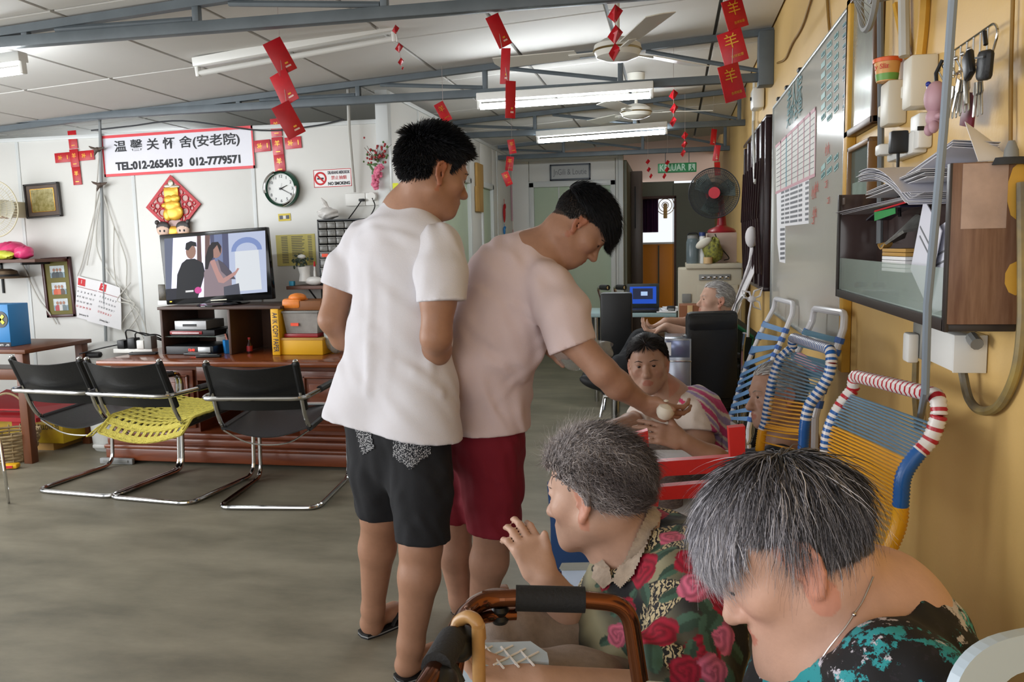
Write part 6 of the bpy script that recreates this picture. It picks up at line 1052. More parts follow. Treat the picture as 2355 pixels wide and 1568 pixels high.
# wheelchair seen from behind
def wheelchair(c, yaw, lab, bw_=.42, zt_=.98, zb=.52, green=False):
    c = Vector(c); t = thing('wheelchair', lab, 'wheelchair', (c.x, c.y, 0)); u = Vector((math.cos(yaw), math.sin(yaw), 0)); f = Vector((-math.sin(yaw), math.cos(yaw), 0)); up = Vector((0, 0, 1)); fr = dict(O=(c.x, c.y, 0), u=u, v=f, n=up); h = bw_ / 2
    B(**fr).box((0, 0, (zt_ + zb) / 2), (bw_, .06, zt_ - zb), None, .03).build('backrest', leather, t); B(**fr).box((0, .0, zt_ - .06), (bw_ * .98, .085, .1), None, .035).build('headrest_pad', leather, t)
    B(**fr).box((0, .27, zb - .03), (bw_, .5, .06), None, .02).build('seat', leather, t)
    for s in (-1, 1):
        B(**fr).tube(fillet([(s * (h + .02), -.05, zt_ - .12), (s * (h + .02), -.02, zt_ - .2), (s * (h + .02), 0, .3), (s * (h + .02), .05, .1)], .04, 4), .012, 8).build('back_tube', chrome, t)
        B(**fr).tube(fillet([(s * (h + .03), .0, zb + .2), (s * (h + .03), .38, zb + .2), (s * (h + .03), .45, zb), (s * (h + .03), .45, .2)], .06, 5), .012, 8).build('arm_tube', chrome, t); B(**fr).box((s * (h + .03), .18, zb + .225), (.05, .26, .03), None, .01).build('arm_pad', leather, t)
        rw_ = .29; w = B(**fr).tube(arc((s * (h + .06), .08, rw_), rw_ - .02, 0, 2 * math.pi * 31 / 32, 31, (0, 1, 0), (0, 0, 1)), .016, 8, closed=True).build('rear_wheel', blackp, t)
        B(**fr).tube(arc((s * (h + .085), .08, rw_), rw_ - .05, 0, 2 * math.pi * 31 / 32, 31, (0, 1, 0), (0, 0, 1)), .006, 6, closed=True).build('hand_rim', chrome, w); b = B(**fr)
        for k in range(12): a_ = k * math.pi / 6; b.tube([(s * (h + .06), .08, rw_), (s * (h + .06), .08 + math.cos(a_) * (rw_ - .02), rw_ + math.sin(a_) * (rw_ - .02))], .002, 4)
        b.build('spokes', chrome, w); B(**fr).tube(arc((s * h, .5, .08), .065, 0, 2 * math.pi * 15 / 16, 15, (0, 1, 0), (0, 0, 1)), .014, 6, closed=True).build('front_wheel', blackp, t); B(**fr).tube([(s * h, .5, .08), (s * h, .46, .25)], .01, 6).build('fork', chrome, t)
        B(**fr).tube([(s * h, .48, zb - .06), (s * h, .62, .14)], .011, 6).build('leg_tube', chrome, t); B(**fr).box((s * h * .55, .68, .12), (h * .8, .16, .012), RX(.2, 'X'), .004).build('footplate', blackp, t)
    B(**fr).tube([(-h - .06, .0, zt_ - .31), (h + .1, .0, zt_ - .31)], .012, 8).build('push_bar', M('dark_metal'), t); return t
wc_ = at(1636, 830, d=4.5); wheelchair((wc_.x, wc_.y, 0), .28, 'black wheelchair with chrome frame seen from behind', .29, .985, .5)
# green folded chair leaning by the wall
t = thing('green_folding_chair', 'dark green folded canvas chair leaning beside the wheelchair', 'chair', at(1700, 900, d=4.9)); P = [at(x, y, d=4.85) for x, y in ((1672, 732), (1732, 776), (1716, 905), (1690, 900))]; q = Vector((.05, .25, 0)); B().hexa([*P, *[p_ + q for p_ in P]]).build('canvas', M('dark_canvas', '15201c', rough=.7), t); B().tube([P[0], P[1]], .012, 6).tube([P[1], P[2]], .006, 6).build('green_piping', M('green_piping', '1f6a48', rough=.5), t); B().tube([at(1688, 735, d=4.95), at(1697, 700, d=4.95), at(1712, 678, d=4.95), at(1724, 690, d=5.0)], .01, 8).build('chrome_tube', chrome, t)
for x in (1700, 1722): p_ = at(x, 890, d=4.95); B().tube([p_, (p_.x, p_.y, 0)], .01, 6).build('leg', chrome, t)
# white cloth and knotted bag on the grille
t = thing('white_cloth', 'long white cloth hanging diagonally beside the photocopier', 'cloth', at(1690, 740, d=5.6)); P = [at(x, y, d=5.6) for x, y in ((1730, 530), (1722, 600), (1700, 660), (1672, 740))]; Q = [at(x, y, d=5.5) for x, y in ((1740, 535), (1742, 610), (1718, 665), (1692, 735))]
B().grid(lambda a_, b__: (lambda k, i: P[i].lerp(P[i + 1], k - i).lerp(Q[i].lerp(Q[i + 1], k - i), a_) + Vector((0, -.03 * math.sin(a_ * 7 + b__ * 3), 0)))(b__ * 2.999, int(b__ * 2.999)), 8, 16, .004).build('cloth', M('offwhite_cloth2', 'd3cfd0', rough=.8), t); B().ell(at(1728, 545, d=5.4), (.04, .04, .07)).build('cloth_knot', M('offwhite_cloth2'), t); B().tube([at(1735, 528, d=5.5), at(1737, 500, d=5.9)], .006, 5).build('hanging_loop', M('offwhite_cloth2'), t)
c = at(1729, 688, d=4.6); t = thing('white_ribbon_bow', 'white cloth strip tied in a bow beside the strap chair', 'ribbon', c); wr = M('offwhite_cloth2'); B().ell(c, (.022, .02, .02)).build('knot', wr, t)
for (x, y) in ((1706, 668), (1753, 662), (1750, 712)): e_ = at(x, y, d=4.6); n_ = (e_ - c).cross(Vector((0, 1, 0))).normalized() * .02; B().tube([c, c.lerp(e_, .5) + n_, e_, c.lerp(e_, .5) - n_, c], [.008, .012, .01, .012, .008], 8, flat=.5).build('loop', wr, t)
B().tube([c, at(1722, 730, d=4.6), at(1720, 775, d=4.6)], [.012, .016, .02], 8, flat=.4).build('tail', wr, t)
# silver cooler box behind the striped blouse
a, b_ = at(1528, 845, d=4.4), at(1590, 776, d=4.4); t = thing('steel_box', 'reflective steel cabinet between the seated people at the rear', 'cabinet', (a.x + .05, a.y + .1, 0)); stl = M('brushed_steel', '9aa0ac', rough=.22, metal=.85)
B().bx(a.x, b_.x, a.y, a.y + .25, 0, b_.z, .006).build('body', stl, t); B().bx(a.x + .01, b_.x - .01, a.y - .008, a.y, b_.z - .1, b_.z - .01, .003).build('upper_panel', M('blue_reflection', '7d86a4', rough=.2, metal=.7), t); B().bx(a.x + .01, a.x + .035, a.y - .012, a.y - .006, b_.z - .09, b_.z - .02).build('print_label', paper, t); B().bx(a.x, b_.x, a.y - .012, a.y - .002, b_.z - .125, b_.z - .115, .002).build('edge_trim', chrome, t)
# red plastic chair in the middle of the group
rp = M('red_chair_plastic', 'd2252a', rough=.38, var=.05, vs=10); rp2 = rp; dR = 2.12
t = thing('red_chair', 'bright red plastic chair between the seated people', 'chair', at(1580, 1160, d=dR).to_2d().to_3d()); nb = Vector((-.1, .99, 0)).normalized(); pc = lambda x, y, o=0.0: at(x, y, d=dR) + nb * o
def slab(b, pts, th=.03): P = [pc(x, y) for x, y in pts]; n_ = len(P); b.add(P + [q + nb * th for q in P], [tuple(range(n_ - 1, -1, -1)), tuple(range(n_, 2 * n_))] + [(i, (i + 1) % n_, n_ + (i + 1) % n_, n_ + i) for i in range(n_)]); return b
slab(B(), [(1456, 1000), (1490, 990), (1494, 1050), (1512, 1062), (1690, 1050), (1692, 1085), (1530, 1095), (1516, 1105), (1516, 1120), (1690, 1105), (1692, 1140), (1515, 1150), (1512, 1180), (1500, 1215), (1478, 1150)]).build('back_frame', rp, t); slab(B(), [(1676, 984), (1714, 980), (1714, 1045), (1705, 1150), (1682, 1150), (1680, 1050)]).build('back_post', rp, t)
z0 = .42; L0, R0 = pc(1490, 1215), pc(1695, 1150); f = nb * .38; B().hexa([(L0.x, L0.y, z0 - .03), (R0.x, R0.y, z0 - .03), (R0 + f)[:2] + (z0 - .03,) if False else ((R0 + f).x, (R0 + f).y, z0 - .03), ((L0 + f).x, (L0 + f).y, z0 - .03), (L0.x, L0.y, z0), (R0.x, R0.y, z0), ((R0 + f).x, (R0 + f).y, z0), ((L0 + f).x, (L0 + f).y, z0)]).build('seat', rp, t)
for q in (L0, R0, L0 + f, R0 + f): top = q.z if q in (L0, R0) else z0; B().tube([(q.x, q.y, 0), (q.x, q.y, max(top - .02, z0))], [.024, .02], 8).build('leg', rp, t)
# white plastic chair under the striped blouse woman
t = thing('white_plastic_chair', 'white plastic armchair under the person in the striped blouse', 'chair', (.02, 3.05, 0)); wpl = M('white_chair_plastic', 'd3d6dc', rough=.35)
B().box((.02, 3.05, .42), (.48, .46, .03), None, .012).build('seat', wpl, t)
for (x, y) in ((-.2, 2.85), (.24, 2.85), (-.2, 3.25), (.24, 3.25)): B().tube([(x, y, 0), (x, y, .41)], [.022, .026], 8).build('leg', wpl, t)
for yy in (2.82, 3.29): B().tube(fillet([(-.2, yy, .42), (-.2, yy, .62), (.25, yy, .63), (.27, yy, .43)], .05, 4), .022, 8, flat=1.3).build('armrest', wpl, t)
B().box((.26, 3.05, .5), (.03, .46, .14), RX(.12, 'Y'), .012).build('backrest', wpl, t)
# blue plastic chair behind the woman in the floral blouse
bl = M('navy_chair_plastic', '274b80', rough=.35); dB = 2.0; pb = lambda x, y: at(x, y, d=dB)
t = thing('blue_chair', 'dark blue plastic chair partly hidden behind the person in floral blouse', 'chair', pb(1330, 1300).to_2d().to_3d())
def slabB(b, pts, th=.03): P = [pb(x, y) for x, y in pts]; n_ = len(P); b.add(P + [q + nb * th for q in P], [tuple(range(n_ - 1, -1, -1)), tuple(range(n_, 2 * n_))] + [(i, (i + 1) % n_, n_ + (i + 1) % n_, n_ + i) for i in range(n_)]); return b
slabB(B(), [(1258, 1115), (1285, 1110), (1290, 1255), (1302, 1268), (1385, 1266), (1385, 1292), (1292, 1294), (1284, 1310), (1282, 1330), (1268, 1330), (1266, 1200)]).build('back_frame', bl, t); slabB(B(), [(1380, 1110), (1406, 1110), (1404, 1330), (1380, 1330)]).build('back_post', bl, t)
q0, q1 = pb(1275, 1330), pb(1392, 1330)
for q in (q0, q1, q0 + nb * .36, q1 + nb * .36): B().tube([(q.x, q.y, 0), (q.x, q.y, .42 if q not in (q0, q1) else q.z + .02)], [.022, .018], 8).build('leg', bl, t)
B().hexa([(q0.x, q0.y, .4), (q1.x, q1.y, .4), ((q1 + nb * .36).x, (q1 + nb * .36).y, .4), ((q0 + nb * .36).x, (q0 + nb * .36).y, .4), (q0.x, q0.y, .43), (q1.x, q1.y, .43), ((q1 + nb * .36).x, (q1 + nb * .36).y, .43), ((q0 + nb * .36).x, (q0 + nb * .36).y, .43)]).build('seat', bl, t)
# ================================================================ PEOPLE: smooth solids blended on a grid
class Sdf:
    def __init__(s, res): s.res = res; s.ops = []
    def cone(s, a, b, ra, rb=None, k=.02, flat=None, op='u'): s.ops.append(('c', Vector(a), Vector(b), ra, ra if rb is None else rb, k, flat, op)); return s
    def chain(s, pts, rs, k=.02, flat=None, op='u'):
        for i in range(len(pts) - 1): s.cone(pts[i], pts[i + 1], rs[i], rs[i + 1], k, flat, op)
        return s
    def ell(s, c, r, rot=None, k=.02, op='u'): s.ops.append(('e', Vector(c), Vector((r, r, r) if not hasattr(r, '__len__') else r), rot or Matrix.Identity(3), None, k, None, op)); return s
    def box(s, c, h, rot=None, rad=.01, k=.02, op='u'): s.ops.append(('b', Vector(c), Vector(h), rot or Matrix.Identity(3), rad, k, None, op)); return s
    def cut(s, p, n, k=.004): s.ops.append(('p', Vector(p), Vector(n).normalized(), None, None, k, None, 'i')); return s
    def disp(s, fn): s.ops.append(('d', fn, None, None, None, 0, None, 'd')); return s
    def boxcut(s, P, n, half=.15, depth=.2, hollow=None):
        P = Vector(P); n = Vector(n).normalized(); u, w = ortho(n); R = Matrix((u, w, n)).transposed()
        pass
        return s.box(P + n * depth / 2, (half, half, depth / 2), R, .002, .003, 's')
    def bb(s, o):
        if o[0] == 'd': return None
        m = o[5] + 3 * s.res
        if o[0] == 'c': r = max(o[3], o[4]) + m; lo = [min(o[1][i], o[2][i]) - r for i in range(3)]; hi = [max(o[1][i], o[2][i]) + r for i in range(3)]
        elif o[0] == 'p': return None
        else: r = max(o[2]) * (1.0 if o[0] == 'e' else 1.75) + (o[4] or 0) + m; lo = [o[1][i] - r for i in range(3)]; hi = [o[1][i] + r for i in range(3)]
        return lo, hi
    def mesh(s, smooth=2):
        res = s.res; bbs = [s.bb(o) for o in s.ops]; U = [b for b, o in zip(bbs, s.ops) if o[7] == 'u']
        lo = np.min([b[0] for b in U], 0) - 2 * res; hi = np.max([b[1] for b in U], 0) + 2 * res; n = np.ceil((hi - lo) / res).astype(int) + 1
        D = np.full(n, .08, np.float32); ax = [(lo[i] + np.arange(n[i]) * res).astype(np.float32) for i in range(3)]
        for o, b in zip(s.ops, bbs):
            if o[0] == 'd':
                I = np.nonzero(np.abs(D) < .03); P = np.stack([ax[i][I[i]] for i in range(3)], 1); D[I] += o[1](P).astype(np.float32); continue
            if b is None: sl = tuple(slice(0, n[i]) for i in range(3))
            else:
                i0 = np.clip(np.floor((np.array(b[0]) - lo) / res).astype(int), 0, n); i1 = np.clip(np.ceil((np.array(b[1]) - lo) / res).astype(int) + 1, 0, n); sl = tuple(slice(i0[i], i1[i]) for i in range(3))
            X, Y, Z = ax[0][sl[0]][:, None, None], ax[1][sl[1]][None, :, None], ax[2][sl[2]][None, None, :]
            if 0 in (X.size, Y.size, Z.size): continue
            k = o[5]
            if o[0] == 'c':
                a, bb_, ra, rb, fl = o[1], o[2], o[3], o[4], o[6]; qx, qy, qz = X - a.x, Y - a.y, Z - a.z; v = bb_ - a; sc = 1.0
                if fl:
                    nn = Vector(fl[0]).normalized(); g = 1 / fl[1] - 1; dt = qx * nn.x + qy * nn.y + qz * nn.z; qx, qy, qz = qx + dt * (g * nn.x), qy + dt * (g * nn.y), qz + dt * (g * nn.z); v = v + nn * (g * v.dot(nn)); sc = (1 + fl[1]) / 2
                L2 = max(v.length_squared, 1e-12); t = np.clip((qx * v.x + qy * v.y + qz * v.z) / L2, 0, 1)
                d = (np.sqrt((qx - t * v.x) ** 2 + (qy - t * v.y) ** 2 + (qz - t * v.z) ** 2) - (ra + (rb - ra) * t)) * sc
            elif o[0] in 'eb':
                c, r, R = o[1], o[2], o[3]; qx, qy, qz = X - c.x, Y - c.y, Z - c.z
                l = [qx * R[0][i] + qy * R[1][i] + qz * R[2][i] for i in range(3)]
                if o[0] == 'e':
                    k0 = np.sqrt((l[0] / r[0]) ** 2 + (l[1] / r[1]) ** 2 + (l[2] / r[2]) ** 2); k1 = np.sqrt((l[0] / r[0] ** 2) ** 2 + (l[1] / r[1] ** 2) ** 2 + (l[2] / r[2] ** 2) ** 2); d = k0 * (k0 - 1) / np.maximum(k1, 1e-6)
                else:
                    m = [np.abs(l[i]) - r[i] + o[4] for i in range(3)]; d = np.sqrt(np.maximum(m[0], 0) ** 2 + np.maximum(m[1], 0) ** 2 + np.maximum(m[2], 0) ** 2) + np.minimum(np.maximum(m[0], np.maximum(m[1], m[2])), 0) - o[4]
            else: d = (X - o[1].x) * o[2].x + (Y - o[1].y) * o[2].y + (Z - o[1].z) * o[2].z
            A = D[sl]
            if o[7] == 'u': h = np.clip(.5 + .5 * (A - d) / k, 0, 1); D[sl] = A * (1 - h) + d * h - k * h * (1 - h)
            elif o[7] == 'i': h = np.clip(.5 - .5 * (A - d) / k, 0, 1); D[sl] = A * (1 - h) + d * h + k * h * (1 - h)
            else: h = np.clip(.5 - .5 * (A + d) / k, 0, 1); D[sl] = A * (1 - h) - d * h + k * h * (1 - h)
        return nets(D, lo, res, smooth)
def nets(D, lo, res, smooth):
    S = D < 0; n = np.array(D.shape); c = np.zeros(n - 1, np.int8)
    for dx in (0, 1):
        for dy in (0, 1):
            for dz in (0, 1): c += S[dx:n[0] - 1 + dx, dy:n[1] - 1 + dy, dz:n[2] - 1 + dz]
    I = np.nonzero((c > 0) & (c < 8)); I = np.stack(I, 1); N = len(I); idx = np.full(n - 1, -1, np.int32); idx[I[:, 0], I[:, 1], I[:, 2]] = np.arange(N)
    acc = np.zeros((N, 3)); cnt = np.zeros(N); cs = np.array([(x, y, z) for x in (0, 1) for y in (0, 1) for z in (0, 1)])
    val = np.stack([D[I[:, 0] + q[0], I[:, 1] + q[1], I[:, 2] + q[2]] for q in cs], 1)
    for a in range(8):
        for b in range(a + 1, 8):
            if np.abs(cs[a] - cs[b]).sum() != 1: continue
            va, vb = val[:, a], val[:, b]; m = (va < 0) != (vb < 0); t = np.where(m, va / np.where(m, va - vb, 1), 0)
            acc += np.where(m[:, None], cs[a] + (cs[b] - cs[a]) * t[:, None], 0); cnt += m
    V = lo + (I + acc / cnt[:, None]) * res; Q = []
    for axis in range(3):
        j, k = (axis + 1) % 3, (axis + 2) % 3; s0 = [slice(None)] * 3; s1 = [slice(None)] * 3; s0[axis] = slice(0, -1); s1[axis] = slice(1, None); A, Bv = S[tuple(s0)], S[tuple(s1)]
        for inside in (True, False):
            E = np.stack(np.nonzero((A & ~Bv) if inside else (~A & Bv)), 1); ok = (E[:, j] > 0) & (E[:, k] > 0) & (E[:, j] < n[j] - 1) & (E[:, k] < n[k] - 1); E = E[ok]; q = []
            for (dj, dk) in ((-1, -1), (0, -1), (0, 0), (-1, 0)):
                F = E.copy(); F[:, j] += dj; F[:, k] += dk; q.append(idx[F[:, 0], F[:, 1], F[:, 2]])
            q = np.stack(q if inside else q[::-1], 1); Q.append(q)
    Q = np.concatenate(Q); Q = Q[(Q >= 0).all(1)]
    for _ in range(smooth):
        acc = np.zeros_like(V); cnt = np.zeros(N)
        for a, b in ((0, 1), (1, 2), (2, 3), (3, 0)):
            for x, y in ((a, b), (b, a)):
                for i in range(3): acc[:, i] += np.bincount(Q[:, x], V[Q[:, y], i], N)
                cnt += np.bincount(Q[:, x], minlength=N)
        V = V * .5 + .5 * acc / np.maximum(cnt, 1)[:, None]
    return V, Q
def np_mesh(name, V, Q, mat, parent, col=None):
    off = np.array(wloc(parent)); me = bpy.data.meshes.new(name); N, Mq = len(V), len(Q); w = Q.shape[1]
    me.vertices.add(N); me.vertices.foreach_set('co', (V - off).astype(np.float32).ravel()); me.loops.add(Mq * w); me.loops.foreach_set('vertex_index', Q.astype(np.int32).ravel())
    me.polygons.add(Mq); me.polygons.foreach_set('loop_start', np.arange(0, Mq * w, w, dtype=np.int32)); me.polygons.foreach_set('use_smooth', np.ones(Mq, bool))
    me.update(calc_edges=True); me.validate()
    if col is not None:
        ca = me.color_attributes.new('Col', 'FLOAT_COLOR', 'POINT'); ca.data.foreach_set('color', np.concatenate([col, np.ones((N, 1))], 1).astype(np.float32).ravel())
    me.materials.append(mat); return link(name, me, parent)
LN = lambda c: np.array(lin(c)[:3])
class Frame:
    def __init__(s, O, F, U, sc=1.0):
        s.O = Vector(O); s.F = Vector(F).normalized(); U = Vector(U); s.U = (U - s.F * U.dot(s.F)).normalized(); s.R = s.F.cross(s.U); s.s = sc; s.rot = Matrix((s.R, s.F, s.U)).transposed()
    def p(s, x, y, z): return s.O + (s.R * x + s.F * y + s.U * z) * s.s
    def loc(s, P): q = (P - np.array(s.O)) / s.s; return np.stack([q @ np.array(s.R), q @ np.array(s.F), q @ np.array(s.U)], 1)
def head(S, H, old=0.0, nose=1.0, chin=1.0, wx=1.0, ear=1.0):
    s = H.s; p = lambda x, y, z: H.p(x * wx, y, z); R = H.rot; v = lambda a, b, c: (a * s * wx, b * s, c * s)
    S.ell(p(0, -.008, .03), v(.076, .098, .086), R, .02).ell(p(0, .03, -.03), v(.061, .06, .07), R, .03)
    for q in (-1, 1):
        S.cone(p(q * .05, -.004, -.055), p(q * .018, .064, -.09), .024 * s, .022 * s, .03).ell(p(q * .044, .056, -.022), v(.022, .023, .02), R, .025)
    S.ell(p(0, .073, -.095), v(.024, .018 * chin, .016), R, .02).cone(p(-.028, .08, .021), p(.028, .08, .021), .0115 * s, None, .015).ell(p(0, .074, -.064), v(.031, .021, .024), R, .02)
    S.cone(p(0, .085, .006), p(0, .105, -.032), .0085 * s, .0125 * s * nose, .01).ell(p(0, .108, -.034), v(.0125 * nose, .0115, .011), R, .008)
    for q in (-1, 1):
        S.ell(p(q * .013, .095, -.038), v(.009, .011, .008), R, .006)
        S.ell(p(q * .031, .099, .002), v(.017, .017, .0105), R, .01, 's'); S.ell(p(q * .031, .078, .0075), v(.0155, .0135, .0065), R, .005).ell(p(q * .031, .077, -.0075), v(.0145, .0125, .0055), R, .005)
        ep = lambda b_, u_, o_=0.0: p(q * (.0755 + b_ * .34 * ear + o_), .006 - b_ * ear, -.012 + u_ * ear); el = [(.003, .016), (.002, .027), (.009, .035), (.02, .035), (.028, .026), (.03, .01), (.025, -.006), (.017, -.017), (.008, -.025)]
        Re = R @ Matrix.Rotation(q * .33, 3, 'Z'); S.ell(ep(.014, .008), v(.0045, .016 * ear, .026 * ear), Re, .006)
        for i in range(8): S.cone(ep(*el[i], .003), ep(*el[i + 1], .003), .0042 * s * ear, None, .003)
        S.ell(ep(.007, -.021, .001), v(.0055, .0085 * ear, .0095 * ear), Re, .005).cone(ep(.021, .022, .002), ep(.018, -.004, .002), .0032 * s, None, .003).cone(ep(.018, -.004, .002), ep(.008, -.012, .002), .0032 * s, None, .003).ell(ep(.0095, .002, .005), v(.005, .006 * ear, .009 * ear), Re, .003, 's').ell(ep(.0015, .0, .003), v(.004, .004, .006), Re, .003)
    S.ell(p(0, .0925, -.0595), v(.021, .009, .0055), R, .004).ell(p(0, .0905, -.0725), v(.018, .0095, .0065), R, .004)
    if old:
        for q in (-1, 1): S.cone(p(q * .02, .1, -.036), p(q * .036, .085, -.068), .003 * s, .003 * s, .006, None, 's').cone(p(q * .02, .09, -.018), p(q * .04, .084, -.022), .002 * s, .002 * s, .005, None, 's')
def eyes(H, t, iris='2a1d18', wx=1.0):
    for q in (-1, 1):
        c = H.p(q * .031 * wx, .0735, .001); o = B().ell(c, .0128 * H.s, nu=18, nv=12).build('eye', M('eye_white', 'b8aca4', rough=.25), t); e_ = H.p(q * .031 * wx, .0735 + .0078, .0005); B().ell(e_, .0078 * H.s, nu=12, nv=8).build('iris', M('iris_' + iris, iris, rough=.1), o)
def brows(H, t, col):
    for q in (-1, 1):
        b = B(); b.tube([H.p(q * .014, .0935, .018), H.p(q * .03, .0915, .0235), H.p(q * .047, .077, .019)], [.0025 * H.s, .0032 * H.s, .0012 * H.s], 6, flat=.6); b.build('eyebrow', M('brow_' + col, col, rough=.8), t)
def hand(S, W, D, Nn, th, s=1.0, curl=(.3, .35, .4, .5), k=.006, thumb=(.7, .2), spread=.06):
    """W wrist, D towards the fingers, Nn palm normal, th: thumb side as +1/-1 along D x Nn"""
    W = Vector(W); D = Vector(D).normalized(); Nn = Vector(Nn); Nn = (Nn - D * Nn.dot(D)).normalized(); T = D.cross(Nn) * th; R = Matrix((T, D, Nn)).transposed()
    S.cone(W, W + D * .03 * s, .026 * s, .03 * s, .015, (Nn, .72)).box(W + D * .055 * s, (.038 * s, .042 * s, .0135 * s), R, .0125 * s, .012).ell(W + D * .035 * s + T * .024 * s + Nn * .006 * s, (.016 * s, .026 * s, .014 * s), R, .012)
    for i, (o, L_) in enumerate(((.029, .95), (.0095, 1.06), (-.0105, 1.0), (-.0295, .8))):
        a = W + D * (.088 - .006 * abs(i - 1.2)) * s + T * o * s; d = (D + T * (spread * (1.5 - i))).normalized(); rr = (.0095, .0088, .0078, .0066); ax = T
        for j, l in enumerate((.043, .027, .021)):
            d = (Matrix.Rotation(-curl[i] * (.8, 1.1, .8)[j] * th, 3, ax) @ d) if curl[i] else d; b = a + d * l * L_ * s; S.cone(a, b, rr[j] * s, rr[j + 1] * s, k * .6); a = b
    a = W + D * .028 * s + T * .03 * s; d = (D * thumb[0] + T * (1 - thumb[0]) * 1.4 + Nn * thumb[1]).normalized()
    for l, r0, r1 in ((.036, .0125, .0102), (.03, .0102, .0086)): b = a + d * l * s; S.cone(a, b, r0 * s, r1 * s, k); a = b; d = (d + D * .25 + Nn * .15).normalized()
def folds(seed, amp=.004, f=14, dirs=None):
    r = np.random.default_rng(seed); Ws = [(r.normal(0, 1, 3), r.uniform(0, 6)) for _ in range(7)]
    def g(P):
        o = 0; w = np.sin(P[:, 2] * 17 + P[:, 0] * 13 + P[:, 1] * 9 + seed) * 1.6
        for i, (k, ph) in enumerate(Ws): k = k / np.linalg.norm(k) * f * 3.2 * (1 + .3 * i); k = k * np.array([1, 1, .4]); o = o + np.sin(P @ k + ph + w * (1 + i % 3)) / (1 + .4 * i)
        return amp * o / 2
    return g
SKIN = dict(boy='a47a62', boy2='ab826c', old='c09a86', old2='b08a76', pale='cfa592')
skinm = M('skin', 'c08a6a', rough=.48, attr='Col', var=.1, vs=35, bump=.05, bs=220, spec=.4); hairm = M('hair', '202020', rough=.45, attr='Col', spec=.35)
def skin_cols(V, H, base, hairfn=None, haircol='20201f', spots=0.0, seed=1):
    r = np.random.default_rng(seed); c = np.tile(LN(base), (len(V), 1)); L_ = H.loc(V); x, y, z = L_.T; near = np.linalg.norm(L_ - np.array([0, 0, 0]), axis=1) < .16
    lips = near & (((x / .022) ** 2 + ((z + .066) / .0125) ** 2) < 1) & (y > .085); c[lips] = c[lips] * np.array([.92, .62, .6])
    ear = near & (np.abs(x) > .074) & (np.abs(y + .012) < .03); c[ear] = c[ear] * np.array([1.05, .8, .76])
    chk = near * np.exp(-(((np.abs(x) - .04) / .02) ** 2 + ((z + .03) / .02) ** 2)) * (y > .03); c = c * (1 - chk[:, None] * np.array([0, .1, .1]))
    if spots:
        for _ in range(60): q = r.normal(0, .07, 3); m = np.linalg.norm(L_ - q, axis=1) < r.uniform(.002, .006); c[m] *= np.array([.85, .75, .7])
    if hairfn is not None: m = near & hairfn(x, y, z); c[m] = LN(haircol) * .8 + c[m] * .06
    return c
def hair(H, t, n, region, length, whorl, lift, cols, width=.0011, thick=.004, seed=3, steps=6, wave=0.0, flow=None, grav=.15, name='hair', clump=0.0):
    r = np.random.default_rng(seed); C = np.array([0, -.008, .03]); A = np.array([.077, .099, .087]); d = r.normal(0, 1, (n * 4, 3)); d /= np.linalg.norm(d, axis=1)[:, None]; P = C + d * A
    m = region(P[:, 0], P[:, 1], P[:, 2]); P = P[m][:n]; n = len(P); d = (P - C) / A; w = np.array(whorl) / np.linalg.norm(whorl); Ln = length(P) * r.uniform(.75, 1.1, n); h = thick * r.uniform(.1, 1, n)
    cl = r.integers(0, max(1, n // 14), n); coff = r.normal(0, 1, (n, 3))[cl]; pts = [P.copy()]; p = P.copy(); ph = r.uniform(0, 6.28, n)[cl]; lf = lift(P) if callable(lift) else np.full(n, lift); g = np.array([H.R.z, H.F.z, H.U.z]) * -1
    for k in range(steps - 1):
        nn = (p - C) / A ** 2; nn /= np.linalg.norm(nn, axis=1)[:, None]; fl = (flow(p) if flow is not None else (nn - w)); fl = fl - (fl * nn).sum(1)[:, None] * nn; fl /= np.linalg.norm(fl, axis=1)[:, None] + 1e-6
        sd = np.cross(fl, nn); v = fl + nn * lf[:, None] + g * grav + coff * clump + sd * (wave * np.sin(ph + k * 1.6))[:, None]; v /= np.linalg.norm(v, axis=1)[:, None]; p = p + v * (Ln / (steps - 1))[:, None]
        e = np.linalg.norm((p - C) / A, axis=1); lim = 1 + (h * (.3 + .7 * (k + 1) / (steps - 1))) / .085; f = np.where(e < lim, lim / e, 1); p = C + (p - C) * f[:, None]; pts.append(p.copy())
    Pw = np.stack(pts, 1); Rm = np.stack([np.array(H.R), np.array(H.F), np.array(H.U)]); Pw = (Pw * H.s) @ Rm + np.array(H.O); K = steps
    tn = np.gradient(Pw, axis=1); tn /= np.linalg.norm(tn, axis=2)[:, :, None] + 1e-9; ref = np.array([.3, .5, .8]); s1 = np.cross(tn, ref); s1 /= np.linalg.norm(s1, axis=2)[:, :, None] + 1e-9; s2 = np.cross(tn, s1)
    rad = width * H.s * np.array([1, 1.1, 1, .85, .6, .12, .1, .1])[:K] if K <= 8 else np.full(K, width); V = np.stack([Pw + (s1 * math.cos(a) + s2 * math.sin(a)) * rad[None, :, None] for a in (0, 2.094, 4.189)], 2).reshape(-1, 3)
    base = (np.arange(n) * K * 3)[:, None, None, None]; kk = (np.arange(K - 1) * 3)[None, :, None, None]; j = np.arange(3); q = np.stack([j, (j + 1) % 3, (j + 1) % 3 + 3, j + 3], 1)[None, None]; Q = (base + kk + q).reshape(-1, 4)
    ci = (cols(P, r) if callable(cols) else np.stack([LN(c) for c in cols])[r.integers(0, len(cols), n)]) * r.uniform(.8, 1.15, (n, 1)); ci = np.repeat(ci, K * 3, 0)
    return np_mesh(name, V, Q, hairm, t, ci)
def person(lab, loc, group='people in the hall'): return thing('person', lab, 'person', loc, None)
def A(px, py, d): return at(px, py, d=d)
CR, CU, CF = Vector(RM.col[0]), Vector(RM.col[1]), -Vector(RM.col[2])          # camera right, up, forward in the room
def cdir(r, u, f): return (CR * r + CU * u + CF * f).normalized()
